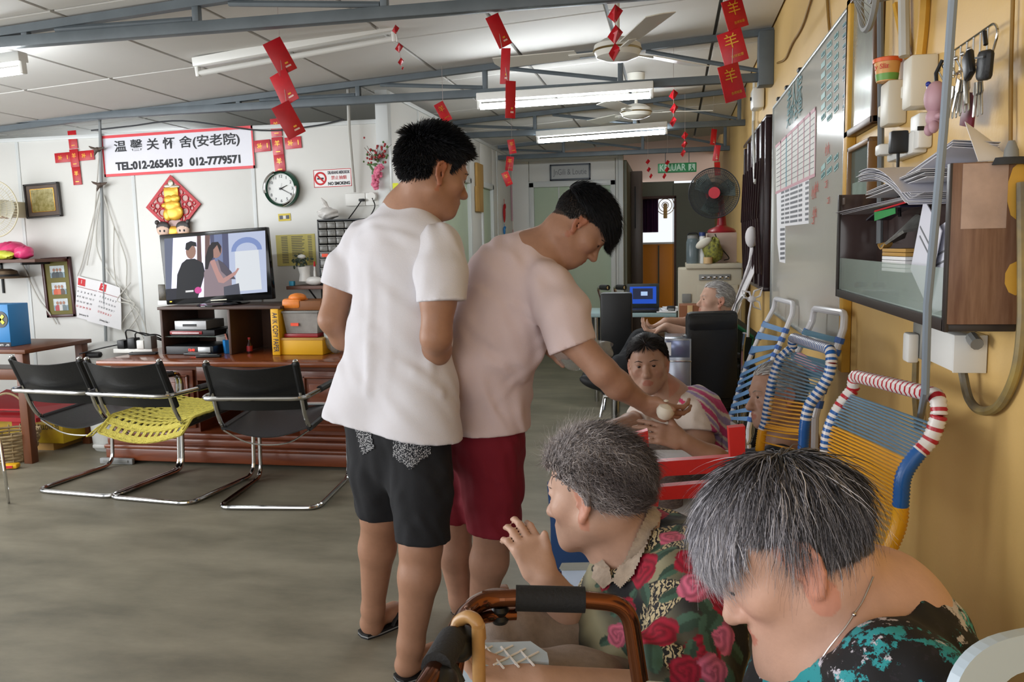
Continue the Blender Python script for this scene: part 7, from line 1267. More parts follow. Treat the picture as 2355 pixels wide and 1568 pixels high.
def cloth(name, col, **k): return M(name, col, rough=k.pop('rough', .8), bump=k.pop('bump', .12), bs=k.pop('bs', 320), **k)

# ---------------------------------------------------------------- boy in white t-shirt, back to the camera
t = person('person in white T-shirt and black shorts standing with back to the camera', A(900, 1520, 2.75).to_2d().to_3d())
H = Frame(A(996, 398, 2.58), cdir(.86, -.22, .46), (.02, 0, 1), 1.1); S = Sdf(.005); head(S, H)
nb_ = A(938, 500, 2.62); shL, shR = A(838, 560, 2.7), A(1008, 572, 2.52); hipC = A(915, 930, 2.65); ft = cdir(.5, 0, .86)
S.chain([H.p(0, -.02, -.05), A(962, 462, 2.6), nb_], [.06, .056, .062], .03).cone(shL, shR, .055, None, .04).chain([nb_, A(925, 650, 2.62), A(915, 820, 2.63), hipC], [.1, .13, .12, .14], .05, (ft, .7))
S.chain([shL, A(782, 660, 2.72), A(764, 735, 2.7), A(790, 775, 2.76), A(840, 800, 2.9)], [.055, .05, .043, .042, .03], .02); S.chain([shR, A(1008, 690, 2.46), A(1003, 775, 2.46), A(1004, 805, 2.52), A(1000, 868, 2.74)], [.055, .052, .045, .043, .03], .02)
hand(S, A(840, 800, 2.9), cdir(.9, .1, .3), cdir(.2, .5, -.5), 1); hand(S, A(1000, 868, 2.74), cdir(-.5, -.1, .8), cdir(-.6, .2, .3), -1)
hl, hr_ = A(862, 960, 2.7), A(962, 975, 2.6)
S.chain([hl, A(874, 1185, 2.76), A(868, 1260, 2.82), A(858, 1400, 2.9), A(858, 1440, 2.925)], [.085, .062, .061, .038, .036], .025); S.chain([hr_, A(968, 1255, 2.57), A(964, 1325, 2.57), A(945, 1480, 2.6), A(938, 1525, 2.615)], [.088, .064, .063, .04, .038], .025)
def foot(S, heel, toe, s=1.0):
    heel, toe = Vector(heel), Vector(toe); d = (toe - heel).normalized(); sd = d.cross(Vector((0, 0, 1))); S.cone(heel + Vector((0, 0, .028)), heel + d * .11 * s + Vector((0, 0, .035)), .032, .033, .02).cone(heel + d * .1 * s + Vector((0, 0, .03)), heel + d * .2 * s + Vector((0, 0, .018)), .036, .022, .015, (Vector((0, 0, 1)), .75))
    for i in range(5): q = heel + d * (.2 - .008 * i) * s + sd * (-.03 + .015 * i); S.cone(q + Vector((0, 0, .015)), q + d * (.035 - .003 * i) + Vector((0, 0, .011)), .0105, .009, .005)
hlF = A(850, 1462, 2.93); hlF.z = .018; foot(S, hlF, hlF + Vector((.5, .75, 0))); hrF = A(934, 1556, 2.62); hrF.z = .018; foot(S, hrF, hrF + Vector((.6, .75, 0)))
hf1 = lambda x, y, z: (z > np.where(y > .05, .066 + (y - .05) * .2, np.where(y > .022, .0 + (y - .022) * 1.6, np.where(y > -.028, .028, -.06 + (y + .1) * .55))))
V, Q = S.mesh(); np_mesh('body', V, Q, skinm, t, skin_cols(V, H, SKIN['boy'], hf1, '16171a'))
hair(H, t, 11000, hf1, lambda P: np.where(P[:, 2] > .075, .04, np.where(P[:, 2] > .045, .02, np.where(P[:, 2] > .01, .011, .006))), (0, -.6, .8), lambda P: np.where(P[:, 2] > .075, 1.5, .45), ['111216', '1a1b1f', '26272b', '0c0d10'], .0012, .02, 5, 6, .1, None, -.1, clump=.12)
eyes(H, t); brows(H, t, '1a1a1c')
Sh = Sdf(.006); D_ = Vector((0, 0, 1)); wht = cloth('white_cotton', 'd6d4da', rough=.85)
Sh.cone(shL + Vector((0, 0, -.004)), shR + Vector((0, 0, -.004)), .064, None, .05, (ft, .95)).cone(A(946, 492, 2.61), A(925, 600, 2.62), .078, .15, .05, (ft, .8)).chain([A(922, 600, 2.62), A(918, 760, 2.63), A(902, 990, 2.65)], [.182, .176, .186], .05, (ft, .66))
Sh.chain([shL, A(800, 620, 2.72), A(782, 672, 2.725)], [.066, .07, .074], .03)
HP = A(902, 984, 2.64); hn_ = cdir(-.1, -1, .12)
Sh.cone(A(850, 900, 2.66), A(815, 975, 2.68), .13, .125, .05, (ft, .7)).cone(A(962, 900, 2.6), A(972, 1020, 2.58), .125, .13, .05)
# neckline
Sh.ell(A(952, 470, 2.6), (.064, .064, .042), None, .008, 's')
for (x0, y0, x1, y1, d0) in ((1000, 690, 985, 900, 2.5), (985, 640, 975, 820, 2.52), (860, 600, 850, 900, 2.54), (905, 620, 900, 930, 2.52), (960, 860, 1015, 900, 2.5)): Sh.cone(A(x0, y0, d0 + .0), A(x1, y1, d0), .008, .004, .03)
Sh.disp(folds(3, .0042, 13)); Sh.boxcut(A(776, 664, 2.725), cdir(-.35, -.93, 0), .1, .16, .058)
Sh.boxcut(HP, hn_, .32, .2)
V, Q = Sh.mesh(); ts_ = np_mesh('t_shirt', V, Q, wht, t); Sl = Sdf(.006); Sl.chain([shR + (shL - shR) * .35 + Vector((0, 0, -.02)), shR + Vector((0, 0, .002)), A(1014, 630, 2.49), A(1017, 705, 2.462)], [.06, .069, .075, .08], .03).disp(folds(4, .004, 14)).boxcut(A(1016, 694, 2.465), cdir(.05, -1, 0), .12, .2); V, Q = Sl.mesh(); np_mesh('sleeve', V, Q, wht, ts_)
So = Sdf(.006); blk_c = cloth('black_cotton', '1b1c20', rough=.9)
So.chain([A(905, 950, 2.65), A(910, 1010, 2.66)], [.16, .165], .04, (ft, .7)).chain([hl, A(872, 1080, 2.72), A(875, 1215, 2.77)], [.098, .088, .076], .04).chain([hr_, A(970, 1120, 2.59), A(972, 1285, 2.57)], [.1, .092, .082], .04)
So.disp(folds(5, .004, 20))
for (p_, q_, r_) in ((A(875, 1176, 2.76), A(872, 1260, 2.8), .07), (A(972, 1246, 2.57), A(970, 1330, 2.57), .076)): So.boxcut(p_, q_ - p_, .115, .2, r_)
V, Q = So.mesh(); sho = np_mesh('shorts', V, Q, blk_c, t)
# printed back pockets of the shorts
def leaf_mat():
    m = M('leaf_print_pocket', '22242a', rough=.85); nt = m.node_tree; N = nt.nodes; L = nt.links; tc = N.new('ShaderNodeTexCoord'); mp = N.new('ShaderNodeMapping'); mp.inputs['Scale'].default_value = (75, 75, 48); L.new(tc.outputs['Object'], mp.inputs[0]); vo = N.new('ShaderNodeTexVoronoi'); L.new(mp.outputs[0], vo.inputs['Vector']); r = N.new('ShaderNodeValToRGB'); L.new(vo.outputs['Distance'], r.inputs[0]); cr = r.color_ramp; cr.interpolation = 'CONSTANT'
    cr.elements[0].color = lin('2a2c33'); cr.elements[0].position = 0; cr.elements[1].position = .12; cr.elements[1].color = lin('d5d5d8'); e = cr.elements.new(.38); e.color = lin('22242a'); L.new(r.outputs[0], N['Principled BSDF'].inputs['Base Color']); return m
lm = leaf_mat()
from mathutils.bvhtree import BVHTree
def project_patch(name, V, Q, poly, mat, parent, lift=.003, n=14, col=None):
    """a cloth patch that lies on the given surface: outline in picture pixels, dropped on along the line of sight from its own place"""
    bv = BVHTree.FromPolygons([Vector(q) for q in V], [tuple(q) for q in Q]); xs = [p[0] for p in poly]; ys = [p[1] for p in poly]; x0, x1, y0, y1 = min(xs), max(xs), min(ys), max(ys); nv = int(n * (y1 - y0) / (x1 - x0)) + 1
    def inside(x, y):
        c = False; j = len(poly) - 1
        for i in range(len(poly)):
            if (poly[i][1] > y) != (poly[j][1] > y) and x < (poly[j][0] - poly[i][0]) * (y - poly[i][1]) / (poly[j][1] - poly[i][1]) + poly[i][0]: c = not c
            j = i
        return c
    G = {}; b = B()
    for j in range(nv + 1):
        for i in range(n + 1):
            x, y = x0 + (x1 - x0) * i / n, y0 + (y1 - y0) * j / nv
            hit = bv.ray_cast(CP, ray(x, y).normalized())
            if hit[0] is not None: G[i, j] = len(b.v); b.v.append(hit[0] + hit[1] * lift)
    for j in range(nv):
        for i in range(n):
            k = [(i, j), (i + 1, j), (i + 1, j + 1), (i, j + 1)]
            if all(q in G for q in k) and inside(x0 + (x1 - x0) * (i + .5) / n, y0 + (y1 - y0) * (j + .5) / nv): b.f.append([G[q] for q in k]); b.mi.append(0)
    return b.build(name, mat, parent, smooth=60)
project_patch('back_pocket', V, Q, [(905, 990), (990, 985), (990, 1040), (945, 1080), (908, 1050)], lm, sho); project_patch('back_pocket', V, Q, [(815, 975), (850, 978), (862, 1030), (835, 1045)], lm, sho)
# flip-flops
def flipflop(t, heel, toe, lab=None):
    heel = Vector((heel.x, heel.y, 0)); d = Vector((toe.x - heel.x, toe.y - heel.y, 0)).normalized(); sd = Vector((-d.y, d.x, 0)); P = [(-.035, 0), (-.028, .03), (.02, .04), (.12, .042), (.2, .05), (.235, .035), (.245, 0), (.235, -.035), (.2, -.046), (.12, -.038), (.02, -.038), (-.028, -.03)]
    o = B(O=heel, u=d, v=sd, n=(0, 0, 1)).prism(P, 0, .018).build('flip_flop', M('black_rubber', '18181a', rough=.6), t); B(O=heel, u=d, v=sd, n=(0, 0, 1)).prism([(x * 1.0, y * 1.02) for x, y in P], .006, .01).build('pale_edge', M('grey_foam'), o)
    for s in (-1, 1): B(O=heel, u=d, v=sd, n=(0, 0, 1)).tube([(.07, s * .042, .02), (.1, s * .035, .055), (.14, s * .015, .066), (.18, 0, .03)], [.008, .01, .009, .006], 6, flat=.5).build('strap', M('black_rubber'), o)
flipflop(t, hlF, hlF + Vector((.5, .75, 0))); flipflop(t, hrF, hrF + Vector((.6, .75, 0)))

# ---------------------------------------------------------------- boy in pale pink t-shirt bending forward
t = person('person in pale pink T-shirt and maroon shorts bending to hand over food', A(1100, 1410, 3.05).to_2d().to_3d())
d0 = 2.72; H = Frame(A(1334, 519, 2.68), cdir(.643, -.766, .05), cdir(.766, .643, -.05), 1.02); S = Sdf(.005); head(S, H)
nb_ = A(1222, 598, d0); shN, shF = A(1262, 660, 2.6), A(1200, 610, 2.92); pel = A(1105, 950, 2.86); bd_ = Vector((0, 0, 0))
axn = cdir(.45, -.15, -.88)  # across the shoulders
S.chain([H.p(0, -.03, -.055), A(1262, 572, d0), nb_], [.06, .056, .062], .03).cone(shN, shF, .06, None, .05).chain([nb_, A(1160, 690, 2.76), A(1110, 830, 2.82), pel], [.1, .125, .12, .14], .05)
S.chain([shN, A(1308, 770, 2.52), A(1388, 855, 2.48), A(1420, 885, 2.5), A(1478, 925, 2.56)], [.056, .05, .042, .042, .027], .02)
hand(S, A(1478, 925, 2.56), cdir(.8, -.35, .05), cdir(-.25, -.6, -.75), -1, 1.02, (.55, .5, .55, .6), thumb=(.75, .5)); S.chain([shF, A(1235, 740, 2.98), A(1215, 800, 2.9), A(1262, 790, 2.72)], [.052, .046, .042, .028], .02); hand(S, A(1255, 792, 2.73), cdir(.8, -.2, -.2), cdir(.2, -.3, -.9), 1, .9, (.9, .9, .9, .9))
hl, hr_ = A(1065, 985, 2.95), A(1130, 1000, 2.8)
S.chain([hl, A(1050, 1190, 3.0), A(1045, 1270, 3.02), A(1058, 1375, 3.08), A(1060, 1400, 3.09)], [.09, .062, .06, .038, .036], .025).chain([hr_, A(1135, 1215, 2.88), A(1125, 1290, 2.92), A(1105, 1400, 3.0), A(1102, 1430, 3.01)], [.092, .066, .066, .042, .04], .025)
f1 = A(1062, 1425, 3.09); f1.z = .018; foot(S, f1, f1 + Vector((.6, .7, 0))); f2 = A(1100, 1445, 3.0); f2.z = .018; foot(S, f2, f2 + Vector((.6, .7, 0)))
hf2 = lambda x, y, z: (z > np.where(y > .06, .045 + (y - .06) * .1, np.where(y > -.02, .012 + (y + .02) * .4, -.05 + (y + .1) * .6)))
V, Q = S.mesh(); np_mesh('body', V, Q, skinm, t, skin_cols(V, H, SKIN['boy2'], hf2, '2a2624'))
hair(H, t, 3500, lambda x, y, z: hf2(x, y, z) & (z < .06), lambda P: np.full(len(P), .008), (0, -.5, .85), .4, ['1a1a1c', '2a2828'], .0011, .006, 8, 6)
hair(H, t, 8000, lambda x, y, z: z > np.where(y > .03, .05, .045), lambda P: np.where(P[:, 1] > .02, .085, .062), (0, -.75, .66), .16, ['0e0f13', '15161b', '1c1d22', '0a0a0d'], .0013, .03, 9, 8, .1, lambda p: np.stack([p[:, 0] * 4, np.full(len(p), .9), np.full(len(p), -.12)], 1), .25, clump=.15)
eyes(H, t); brows(H, t, '151517')
Sh = Sdf(.006); pkc = cloth('pink_cotton', 'd8c4c4', rough=.85)
Sh.cone(shN + Vector((0, 0, .004)), shF, .068, None, .06).cone(A(1222, 595, d0), A(1185, 640, 2.74), .085, .135, .05).chain([A(1180, 645, 2.76), A(1140, 760, 2.78), A(1115, 860, 2.82), A(1106, 1015, 2.84)], [.148, .146, .137, .142], .06, (axn, 1.12))
Sh.cone(A(1130, 720, 2.72), A(1080, 850, 2.74), .1, .1, .05).cone(A(1138, 900, 2.8), A(1140, 1020, 2.79), .112, .118, .05).cone(A(1070, 900, 2.88), A(1068, 1020, 2.92), .1, .115, .05).cone(A(1215, 690, 2.7), A(1180, 800, 2.72), .09, .09, .06)
Sh.chain([shN, A(1295, 720, 2.55), A(1320, 820, 2.52)], [.074, .08, .077], .035)
hn_ = cdir(.05, -1, .1); hc = A(1107, 984, 2.84); Sh.ell(A(1268, 560, d0), (.066, .066, .066), None, .008, 's')
for (x0, y0, x1, y1, dd, r) in ((1265, 765, 1120, 850, 2.66, .013), (1262, 775, 1080, 800, 2.66, .012), (1250, 800, 1130, 930, 2.68, .014), (1225, 690, 1110, 640, 2.66, .01), (1270, 740, 1180, 700, 2.6, .012), (1200, 870, 1090, 905, 2.7, .012), (1185, 940, 1060, 930, 2.72, .012)): Sh.cone(A(x0, y0, dd), A(x1, y1, dd), r, .003, .025)
Sh.disp(folds(11, .005, 12)).boxcut(A(1322, 797, 2.52), cdir(.35, -.93, -.05), .1, .16, .06).boxcut(hc, hn_, .3, .2)
V, Q = Sh.mesh(); np_mesh('t_shirt', V, Q, pkc, t)
So = Sdf(.006); mar = cloth('maroon_cotton', '7a1426', rough=.85)
So.chain([A(1108, 965, 2.85), A(1110, 1010, 2.86)], [.142, .15], .04).chain([hl, A(1058, 1090, 2.97), A(1055, 1225, 3.0)], [.1, .094, .087], .04).chain([hr_, A(1132, 1110, 2.84), A(1137, 1252, 2.87)], [.102, .1, .097], .04)
So.disp(folds(15, .004, 18))
for (p_, q_, r_) in ((A(1053, 1188, 3.0), A(1052, 1260, 3.02), .078), (A(1138, 1214, 2.88), A(1137, 1300, 2.9), .088)): So.boxcut(p_, q_ - p_, .12, .2, r_)
V, Q = So.mesh(); so = np_mesh('shorts', V, Q, mar, t)
project_patch('white_drawstring', V, Q, [(1030, 975), (1060, 979), (1118, 992), (1118, 996), (1060, 984), (1030, 979)], paper, so, .004, 30)
flipflop(t, f1, f1 + Vector((.6, .7, 0))); flipflop(t, f2, f2 + Vector((.6, .7, 0)))
# steamed bun held out, clear bag in the other hand
c = A(1526, 942, 2.52); bt = thing('steamed_bun', 'round white steamed bun held out by the bending person in pink', 'bun', c); B().lathe(c + Vector((0, 0, -.025)), [(0, 0), (.018, .0), (.025, .01), (.028, .023), (.023, .037), (.01, .044), (0, .046)], axis=cdir(.2, .9, -.3), n=24).build('bun', M('bun_white', 'ddd5c6', rough=.6), bt); B().ell(c + cdir(.2, .9, -.3) * .03, (.008, .008, .004), nu=10, nv=6).build('crimped_top', M('bun_white'), bt)
clr = M('clear_film', 'd0d4d2', rough=.12, alpha=.3, var=.1, vs=20); bt = thing('clear_plastic_bag', 'transparent plastic bag in the other hand of the bending person', 'plastic bag', A(1330, 820, 2.72)); P0 = A(1262, 790, 2.72)
def bagf(a, b_):
    x = 1262 + 145 * b_; yc = 792 + 30 * b_; w = 8 + 40 * math.sin(min(1, b_ * 1.25) * 2.6) ** .8 if b_ > 0 else 8; th = a * 2 * math.pi
    return A(x, yc + w * math.sin(th), 2.72 + .09 * math.cos(th) * math.sin(b_ * 2.9 + .1)) + Vector((.006 * math.sin(a * 31 + b_ * 9), 0, .006 * math.sin(a * 23 + b_ * 17)))
B().grid(bagf, 28, 18).build('bag_film', clr, bt, smooth=60); B().tube([A(1255, 786, 2.72), A(1275, 795, 2.72)], [.016, .01], 8).build('bag_neck', clr, bt)
# ---------------------------------------------------------------- woman in floral blouse (foreground, facing left)
t = person('seated person in floral blouse with lace collar raising one hand', A(1500, 1600, 1.65).to_2d().to_3d())
H = Frame(A(1372, 1132, 1.7), cdir(-.82, -.14, .52), cdir(-.1, 1, .05), 1.03); S = Sdf(.0042); head(S, H, 1.0, 1.05, .9, 1.0, 1.2)
nbk = A(1478, 1280, 1.74); shN, shF = A(1580, 1345, 1.56), A(1440, 1300, 1.88)
S.chain([H.p(0, -.02, -.05), A(1425, 1235, 1.72), nbk], [.06, .062, .08], .03).cone(shN, shF, .055, None, .04).chain([nbk, A(1520, 1440, 1.7), A(1540, 1640, 1.68)], [.1, .13, .14], .05)
S.chain([shF, A(1385, 1400, 1.86), A(1338, 1450, 1.74), A(1300, 1400, 1.68), A(1252, 1325, 1.62)], [.05, .046, .042, .042, .028], .02)
hand(S, A(1248, 1332, 1.62), cdir(-.42, .9, .05), cdir(.3, .12, -.93), 1, .88, (.75, .6, .62, .7), thumb=(.85, .2), spread=.05)
S.chain([shN, A(1600, 1490, 1.46), A(1590, 1605, 1.42), A(1500, 1606, 1.38), A(1240, 1572, 1.3)], [.055, .05, .044, .044, .028], .02); hand(S, A(1240, 1572, 1.3), cdir(-.97, .2, .1), cdir(-.1, -.9, .3), -1, .92, (.35, .4, .4, .45), thumb=(.7, .2))
V, Q = S.mesh(); hfw = lambda x, y, z: (z > np.where(y > .045, .055, np.where(y > -.015, .008 + (y + .015) * .5, -.05 + (y + .1) * .5))); np_mesh('body', V, Q, skinm, t, skin_cols(V, H, SKIN['old'], hfw, '5a5656', 1.0, 4)); VB, QB = V, Q
eyes(H, t); brows(H, t, '8a827c')
def mixcol(front, back, yc=0.0, zc=.0):
    def f(P, r):
        k = np.clip((P[:, 1] - yc) * 9 + .5 + .35 * np.sin(P[:, 0] * 60 + P[:, 2] * 45), 0, 1)[:, None]; a = np.stack([LN(c) for c in front])[r.integers(0, len(front), len(P))]; b = np.stack([LN(c) for c in back])[r.integers(0, len(back), len(P))]; return np.where(r.random((len(P), 1)) < k, a, b)
    return f
gray = mixcol(['c4bcbc', 'aaa2a2', 'd2caca', '8e8686'], ['6c6464', '544c4c', '827878', '443c3a'], -.035)
hair(H, t, 14000, hfw, lambda P: np.where(P[:, 2] > .05, .07, .048), (0, .55, .85), lambda P: np.where(P[:, 1] > .03, .32, .18), gray, .0009, .03, 15, 8, .7, lambda p: np.stack([p[:, 0] * 5, np.full(len(p), -.8), np.where(p[:, 1] > 0, .25, -.45)], 1), .1, clump=.35)
Sh = Sdf(.0036)
Sh.cone(A(1490, 1245, 1.78), A(1575, 1285, 1.68), .068, .08, .04).cone(shN, shF, .068, None, .05).chain([nbk + Vector((.01, 0, -.02)), A(1515, 1400, 1.7), A(1510, 1540, 1.68), A(1530, 1690, 1.68)], [.095, .155, .17, .175], .06)
Sh.chain([shN, A(1605, 1440, 1.48), A(1585, 1540, 1.43), A(1490, 1560, 1.4)], [.072, .078, .078, .07], .04).chain([shF, A(1390, 1390, 1.86)], [.068, .07], .03)
Sh.disp(folds(21, .004, 20)).boxcut(A(1470, 1556, 1.39), cdir(-1, .05, -.1), .11, .2, .055).boxcut(A(1384, 1404, 1.85), cdir(-.5, -.8, -.3), .09, .14, .058).ell(A(1440, 1240, 1.7), (.075, .085, .07), None, .01, 's')
V, Q = Sh.mesh(); bv = BVHTree.FromPolygons([Vector(q) for q in V], [tuple(q) for q in Q]); r = np.random.default_rng(5)
n1 = np.sin(V @ np.array([31, 17, 23.]) + 1.5 * np.sin(V @ np.array([9, 22, 14.]))) + .7 * np.sin(V @ np.array([-20, 33, 29.]) + 2) ; n2 = np.sin(V @ np.array([22, -18, 30.]) + 1.2 * np.sin(V @ np.array([25, 11, -17.])))
g = np.clip(.5 + .55 * n2, 0, 1)[:, None] ** 1.5; C_ = LN('8f8a6e') * g + LN('15151a') * (1 - g); mask = (n1 > .55).astype(float); edge = (np.abs(n1 - .55) < .1); C_[edge] = LN('121214')
fl = [(1480, 1308, 44, 0), (1448, 1282, 26, 0), (1598, 1345, 44, 1), (1590, 1290, 40, 0), (1510, 1452, 50, 0), (1652, 1462, 42, 1), (1620, 1502, 44, 0), (1512, 1182, 26, 0), (1640, 1545, 40, 1), (1420, 1460, 26, 1), (1575, 1545, 36, 0), (1440, 1395, 22, 0), (1392, 1340, 20, 0), (1668, 1380, 40, 0), (1545, 1235, 30, 1), (1455, 1530, 30, 0)]
for (x, y, rp_, kind) in fl:
    h_ = bv.ray_cast(CP, ray(x, y).normalized())
    if h_[0] is None: continue
    c = np.array(h_[0]); nn = np.array(h_[1]); rr = rp_ / FPX * (h_[0] - CP).length; q = V - c; dist = np.linalg.norm(q, axis=1); m = dist < rr * 2.1; u = np.cross(nn, [0, 0, 1]); u /= np.linalg.norm(u); w = np.cross(nn, u); a = np.arctan2(q @ w, q @ u)
    for la in (.6, 2.4, 4.3):
        lc = c + (u * math.cos(la) + w * math.sin(la)) * rr * 1.25; e = V - lc; ax_ = u * math.cos(la) + w * math.sin(la); ay = np.cross(nn, ax_); ml = m & (((e @ ax_) / (rr * .75)) ** 2 + ((e @ ay) / (rr * .38)) ** 2 < 1); C_[ml] = LN('3f5c4c') * (.75 + .25 * np.sign(e[ml] @ ay))[:, None]; mask[ml] = 0
    pet = rr * (.86 + .14 * np.abs(np.sin(a * 2.5))); mf = dist < pet; base = LN('c9627e') if kind else LN('9c1230'); sw = .5 + .5 * np.sin(dist / rr * 14 + a * 2 + 1.5 * np.sin(a * 3)); C_[mf] = base * (.55 + .6 * sw[mf])[:, None]; mask[mf] = 0
def floral_mat():
    m = M('floral_print', '808080', rough=.75, attr='Col', bump=.08, bs=300); nt = m.node_tree; N = nt.nodes; L = nt.links; b = N['Principled BSDF']; src = b.inputs['Base Color'].links[0].from_socket
    a = N.new('ShaderNodeAttribute'); a.attribute_name = 'Mask'; tc = N.new('ShaderNodeTexCoord'); wv = N.new('ShaderNodeTexWave'); wv.inputs['Scale'].default_value = 34; wv.inputs['Distortion'].default_value = 9; wv.inputs['Detail'].default_value = 2; wv.inputs['Detail Scale'].default_value = 2.5; L.new(tc.outputs['Object'], wv.inputs['Vector'])
    r = N.new('ShaderNodeValToRGB'); L.new(wv.outputs['Fac'], r.inputs[0]); r.color_ramp.elements[0].position = .4; r.color_ramp.elements[0].color = lin('17161a'); r.color_ramp.elements[1].position = .55; r.color_ramp.elements[1].color = lin('b9a884')
    mx = N.new('ShaderNodeMix'); mx.data_type = 'RGBA'; L.new(a.outputs['Fac'], mx.inputs[0]); L.new(src, mx.inputs[6]); L.new(r.outputs[0], mx.inputs[7]); L.new(mx.outputs[2], b.inputs['Base Color']); return m
bl_ = np_mesh('blouse', V, Q, floral_mat(), t, C_); at_ = bl_.data.attributes.new('Mask', 'FLOAT', 'POINT'); at_.data.foreach_set('value', mask.astype(np.float32))
# beige lace collar
lace = cloth('beige_lace', 'a89888', var=.18, vs=60)
for pl in ([(1500, 1168), (1518, 1188), (1492, 1255), (1462, 1325), (1432, 1356), (1412, 1338), (1436, 1290), (1462, 1228), (1484, 1180)], [(1388, 1282), (1404, 1300), (1412, 1340), (1392, 1356), (1366, 1330), (1372, 1296)]): project_patch('lace_collar', np.concatenate([V, VB]), np.concatenate([Q, QB + len(V)]), pl, lace, t, .006, 26)
So = Sdf(.006); So.chain([A(1540, 1640, 1.7), A(1350, 1500, 1.72), A(1140, 1462, 1.66)], [.13, .1, .085], .04).chain([A(1540, 1690, 1.6), A(1330, 1640, 1.45), A(1160, 1600, 1.42)], [.13, .1, .085], .04)
for (a, b_) in ((A(1140, 1462, 1.66), A(1190, 2100, 1.8)), (A(1160, 1600, 1.42), A(1190, 2400, 1.55))): b_.z = .06; So.cone(a, b_, .082, .055, .03)
So.disp(folds(25, .004, 18)); V2, Q2 = So.mesh(); np_mesh('trousers', V2, Q2, cloth('taupe_cloth', '8a7c74', var=.12, vs=60), t)
for (a) in (A(1190, 2100, 1.8), A(1190, 2400, 1.55)): B().ell((a.x - .05, a.y, .035), (.11, .045, .035)).build('shoe', M('dark_metal'), t)

# ---------------------------------------------------------------- woman bowing her head in the right foreground
t = person('person in black and teal blouse with thin necklace bowing the head', A(1950, 1600, 1.05).to_2d().to_3d())
H = Frame(A(1812, 1262, 1.02), cdir(-.79, -.58, .18), cdir(-.58, .80, .1), .97); S = Sdf(.0034); head(S, H, 0, 1.0, 1.0, 1.0, 1.12)
nbk = A(2000, 1425, 1.06); shN, shF = A(2075, 1600, .9), A(1975, 1500, 1.24)
S.chain([H.p(0, -.025, -.045), A(1885, 1365, 1.04), nbk], [.062, .062, .082], .03).cone(H.p(0, .02, -.09), A(1870, 1520, 1.03), .05, .06, .04).cone(shN, shF, .06, None, .05).chain([nbk, A(1990, 1530, 1.05), A(1990, 1750, 1.05), A(1960, 2000, 1.05)], [.085, .115, .135, .15], .05)
S.chain([shN, A(2060, 1900, .92), A(1900, 2150, .95), A(1700, 2100, .98)], [.06, .05, .042, .03], .02)
V, Q = S.mesh(); hf5 = lambda x, y, z: (z > np.where(y > .05, .05, np.where(y > -.035, .032 + (y + .01) * .3, -.075 + (y + .1) * .4))); sk = np_mesh('body', V, Q, skinm, t, skin_cols(V, H, SKIN['pale'], lambda x, y, z: hf5(x, y, z - .02), '3a383a', 0, 6)); eyes(H, t); brows(H, t, '4a4648')
g2 = mixcol(['c6c4ce', 'aaa8b2', 'd8d6de', '8a8890', '6c6a72'], ['343235', '454347', '2a282b', '68666c', '8c8a92'], -.025)
hair(H, t, 17000, hf5, lambda P: np.where(P[:, 1] < -.035, np.where(P[:, 2] > .06, .13, .075), np.where(P[:, 1] > .03, np.where(P[:, 2] > .06, .085, .04), np.where(np.abs(P[:, 0]) > .04, np.where(P[:, 2] > .07, .04, .01), .08))), (0, -.5, .87), .03, g2, .00075, .02, 25, 8, .16, None, .04, clump=.16)
Sh = Sdf(.004)
Sh.cone(shN, shF, .072, None, .05).chain([A(2010, 1455, 1.06), A(1998, 1540, 1.05), A(1990, 1750, 1.05), A(1960, 2000, 1.05)], [.085, .126, .148, .165], .06).chain([shN, A(2070, 1780, .9)], [.072, .075], .03)
Sh.disp(folds(31, .003, 20)); Sh.ell(A(1925, 1405, 1.04), (.092, .11, .105), None, .012, 's').boxcut(A(2070, 1780, .9), cdir(0, -1, 0), .1, .14)
def teal_print():
    m = M('teal_floral_print', '1b1b20', rough=.8); nt = m.node_tree; N = nt.nodes; L = nt.links; b = N['Principled BSDF']; tc = N.new('ShaderNodeTexCoord'); prev = None
    col = lin('17171b')
    for i, (sc, th, c) in enumerate(((16, .56, '2f97a0'), (21, .585, 'c4c0cc'), (55, .6, '232028'))):
        n = N.new('ShaderNodeTexNoise'); n.inputs['Scale'].default_value = sc; n.inputs['Detail'].default_value = 6; n.inputs['Roughness'].default_value = .72; mp = N.new('ShaderNodeMapping'); mp.inputs['Location'].default_value = (i * 3.1, i * 1.7, 0); L.new(tc.outputs['Object'], mp.inputs[0]); L.new(mp.outputs[0], n.inputs['Vector'])
        r = N.new('ShaderNodeValToRGB'); r.color_ramp.elements[0].position = th - .012; r.color_ramp.elements[1].position = th + .012; L.new(n.outputs['Fac'], r.inputs[0]); mx = N.new('ShaderNodeMix'); mx.data_type = 'RGBA'; L.new(r.outputs[0], mx.inputs[0])
        if prev is None: mx.inputs[6].default_value = col
        else: L.new(prev, mx.inputs[6])
        mx.inputs[7].default_value = lin(c); prev = mx.outputs[2]
    L.new(prev, b.inputs['Base Color']); return m
V2, Q2 = Sh.mesh(); bl2 = np_mesh('blouse', V2, Q2, teal_print(), t)
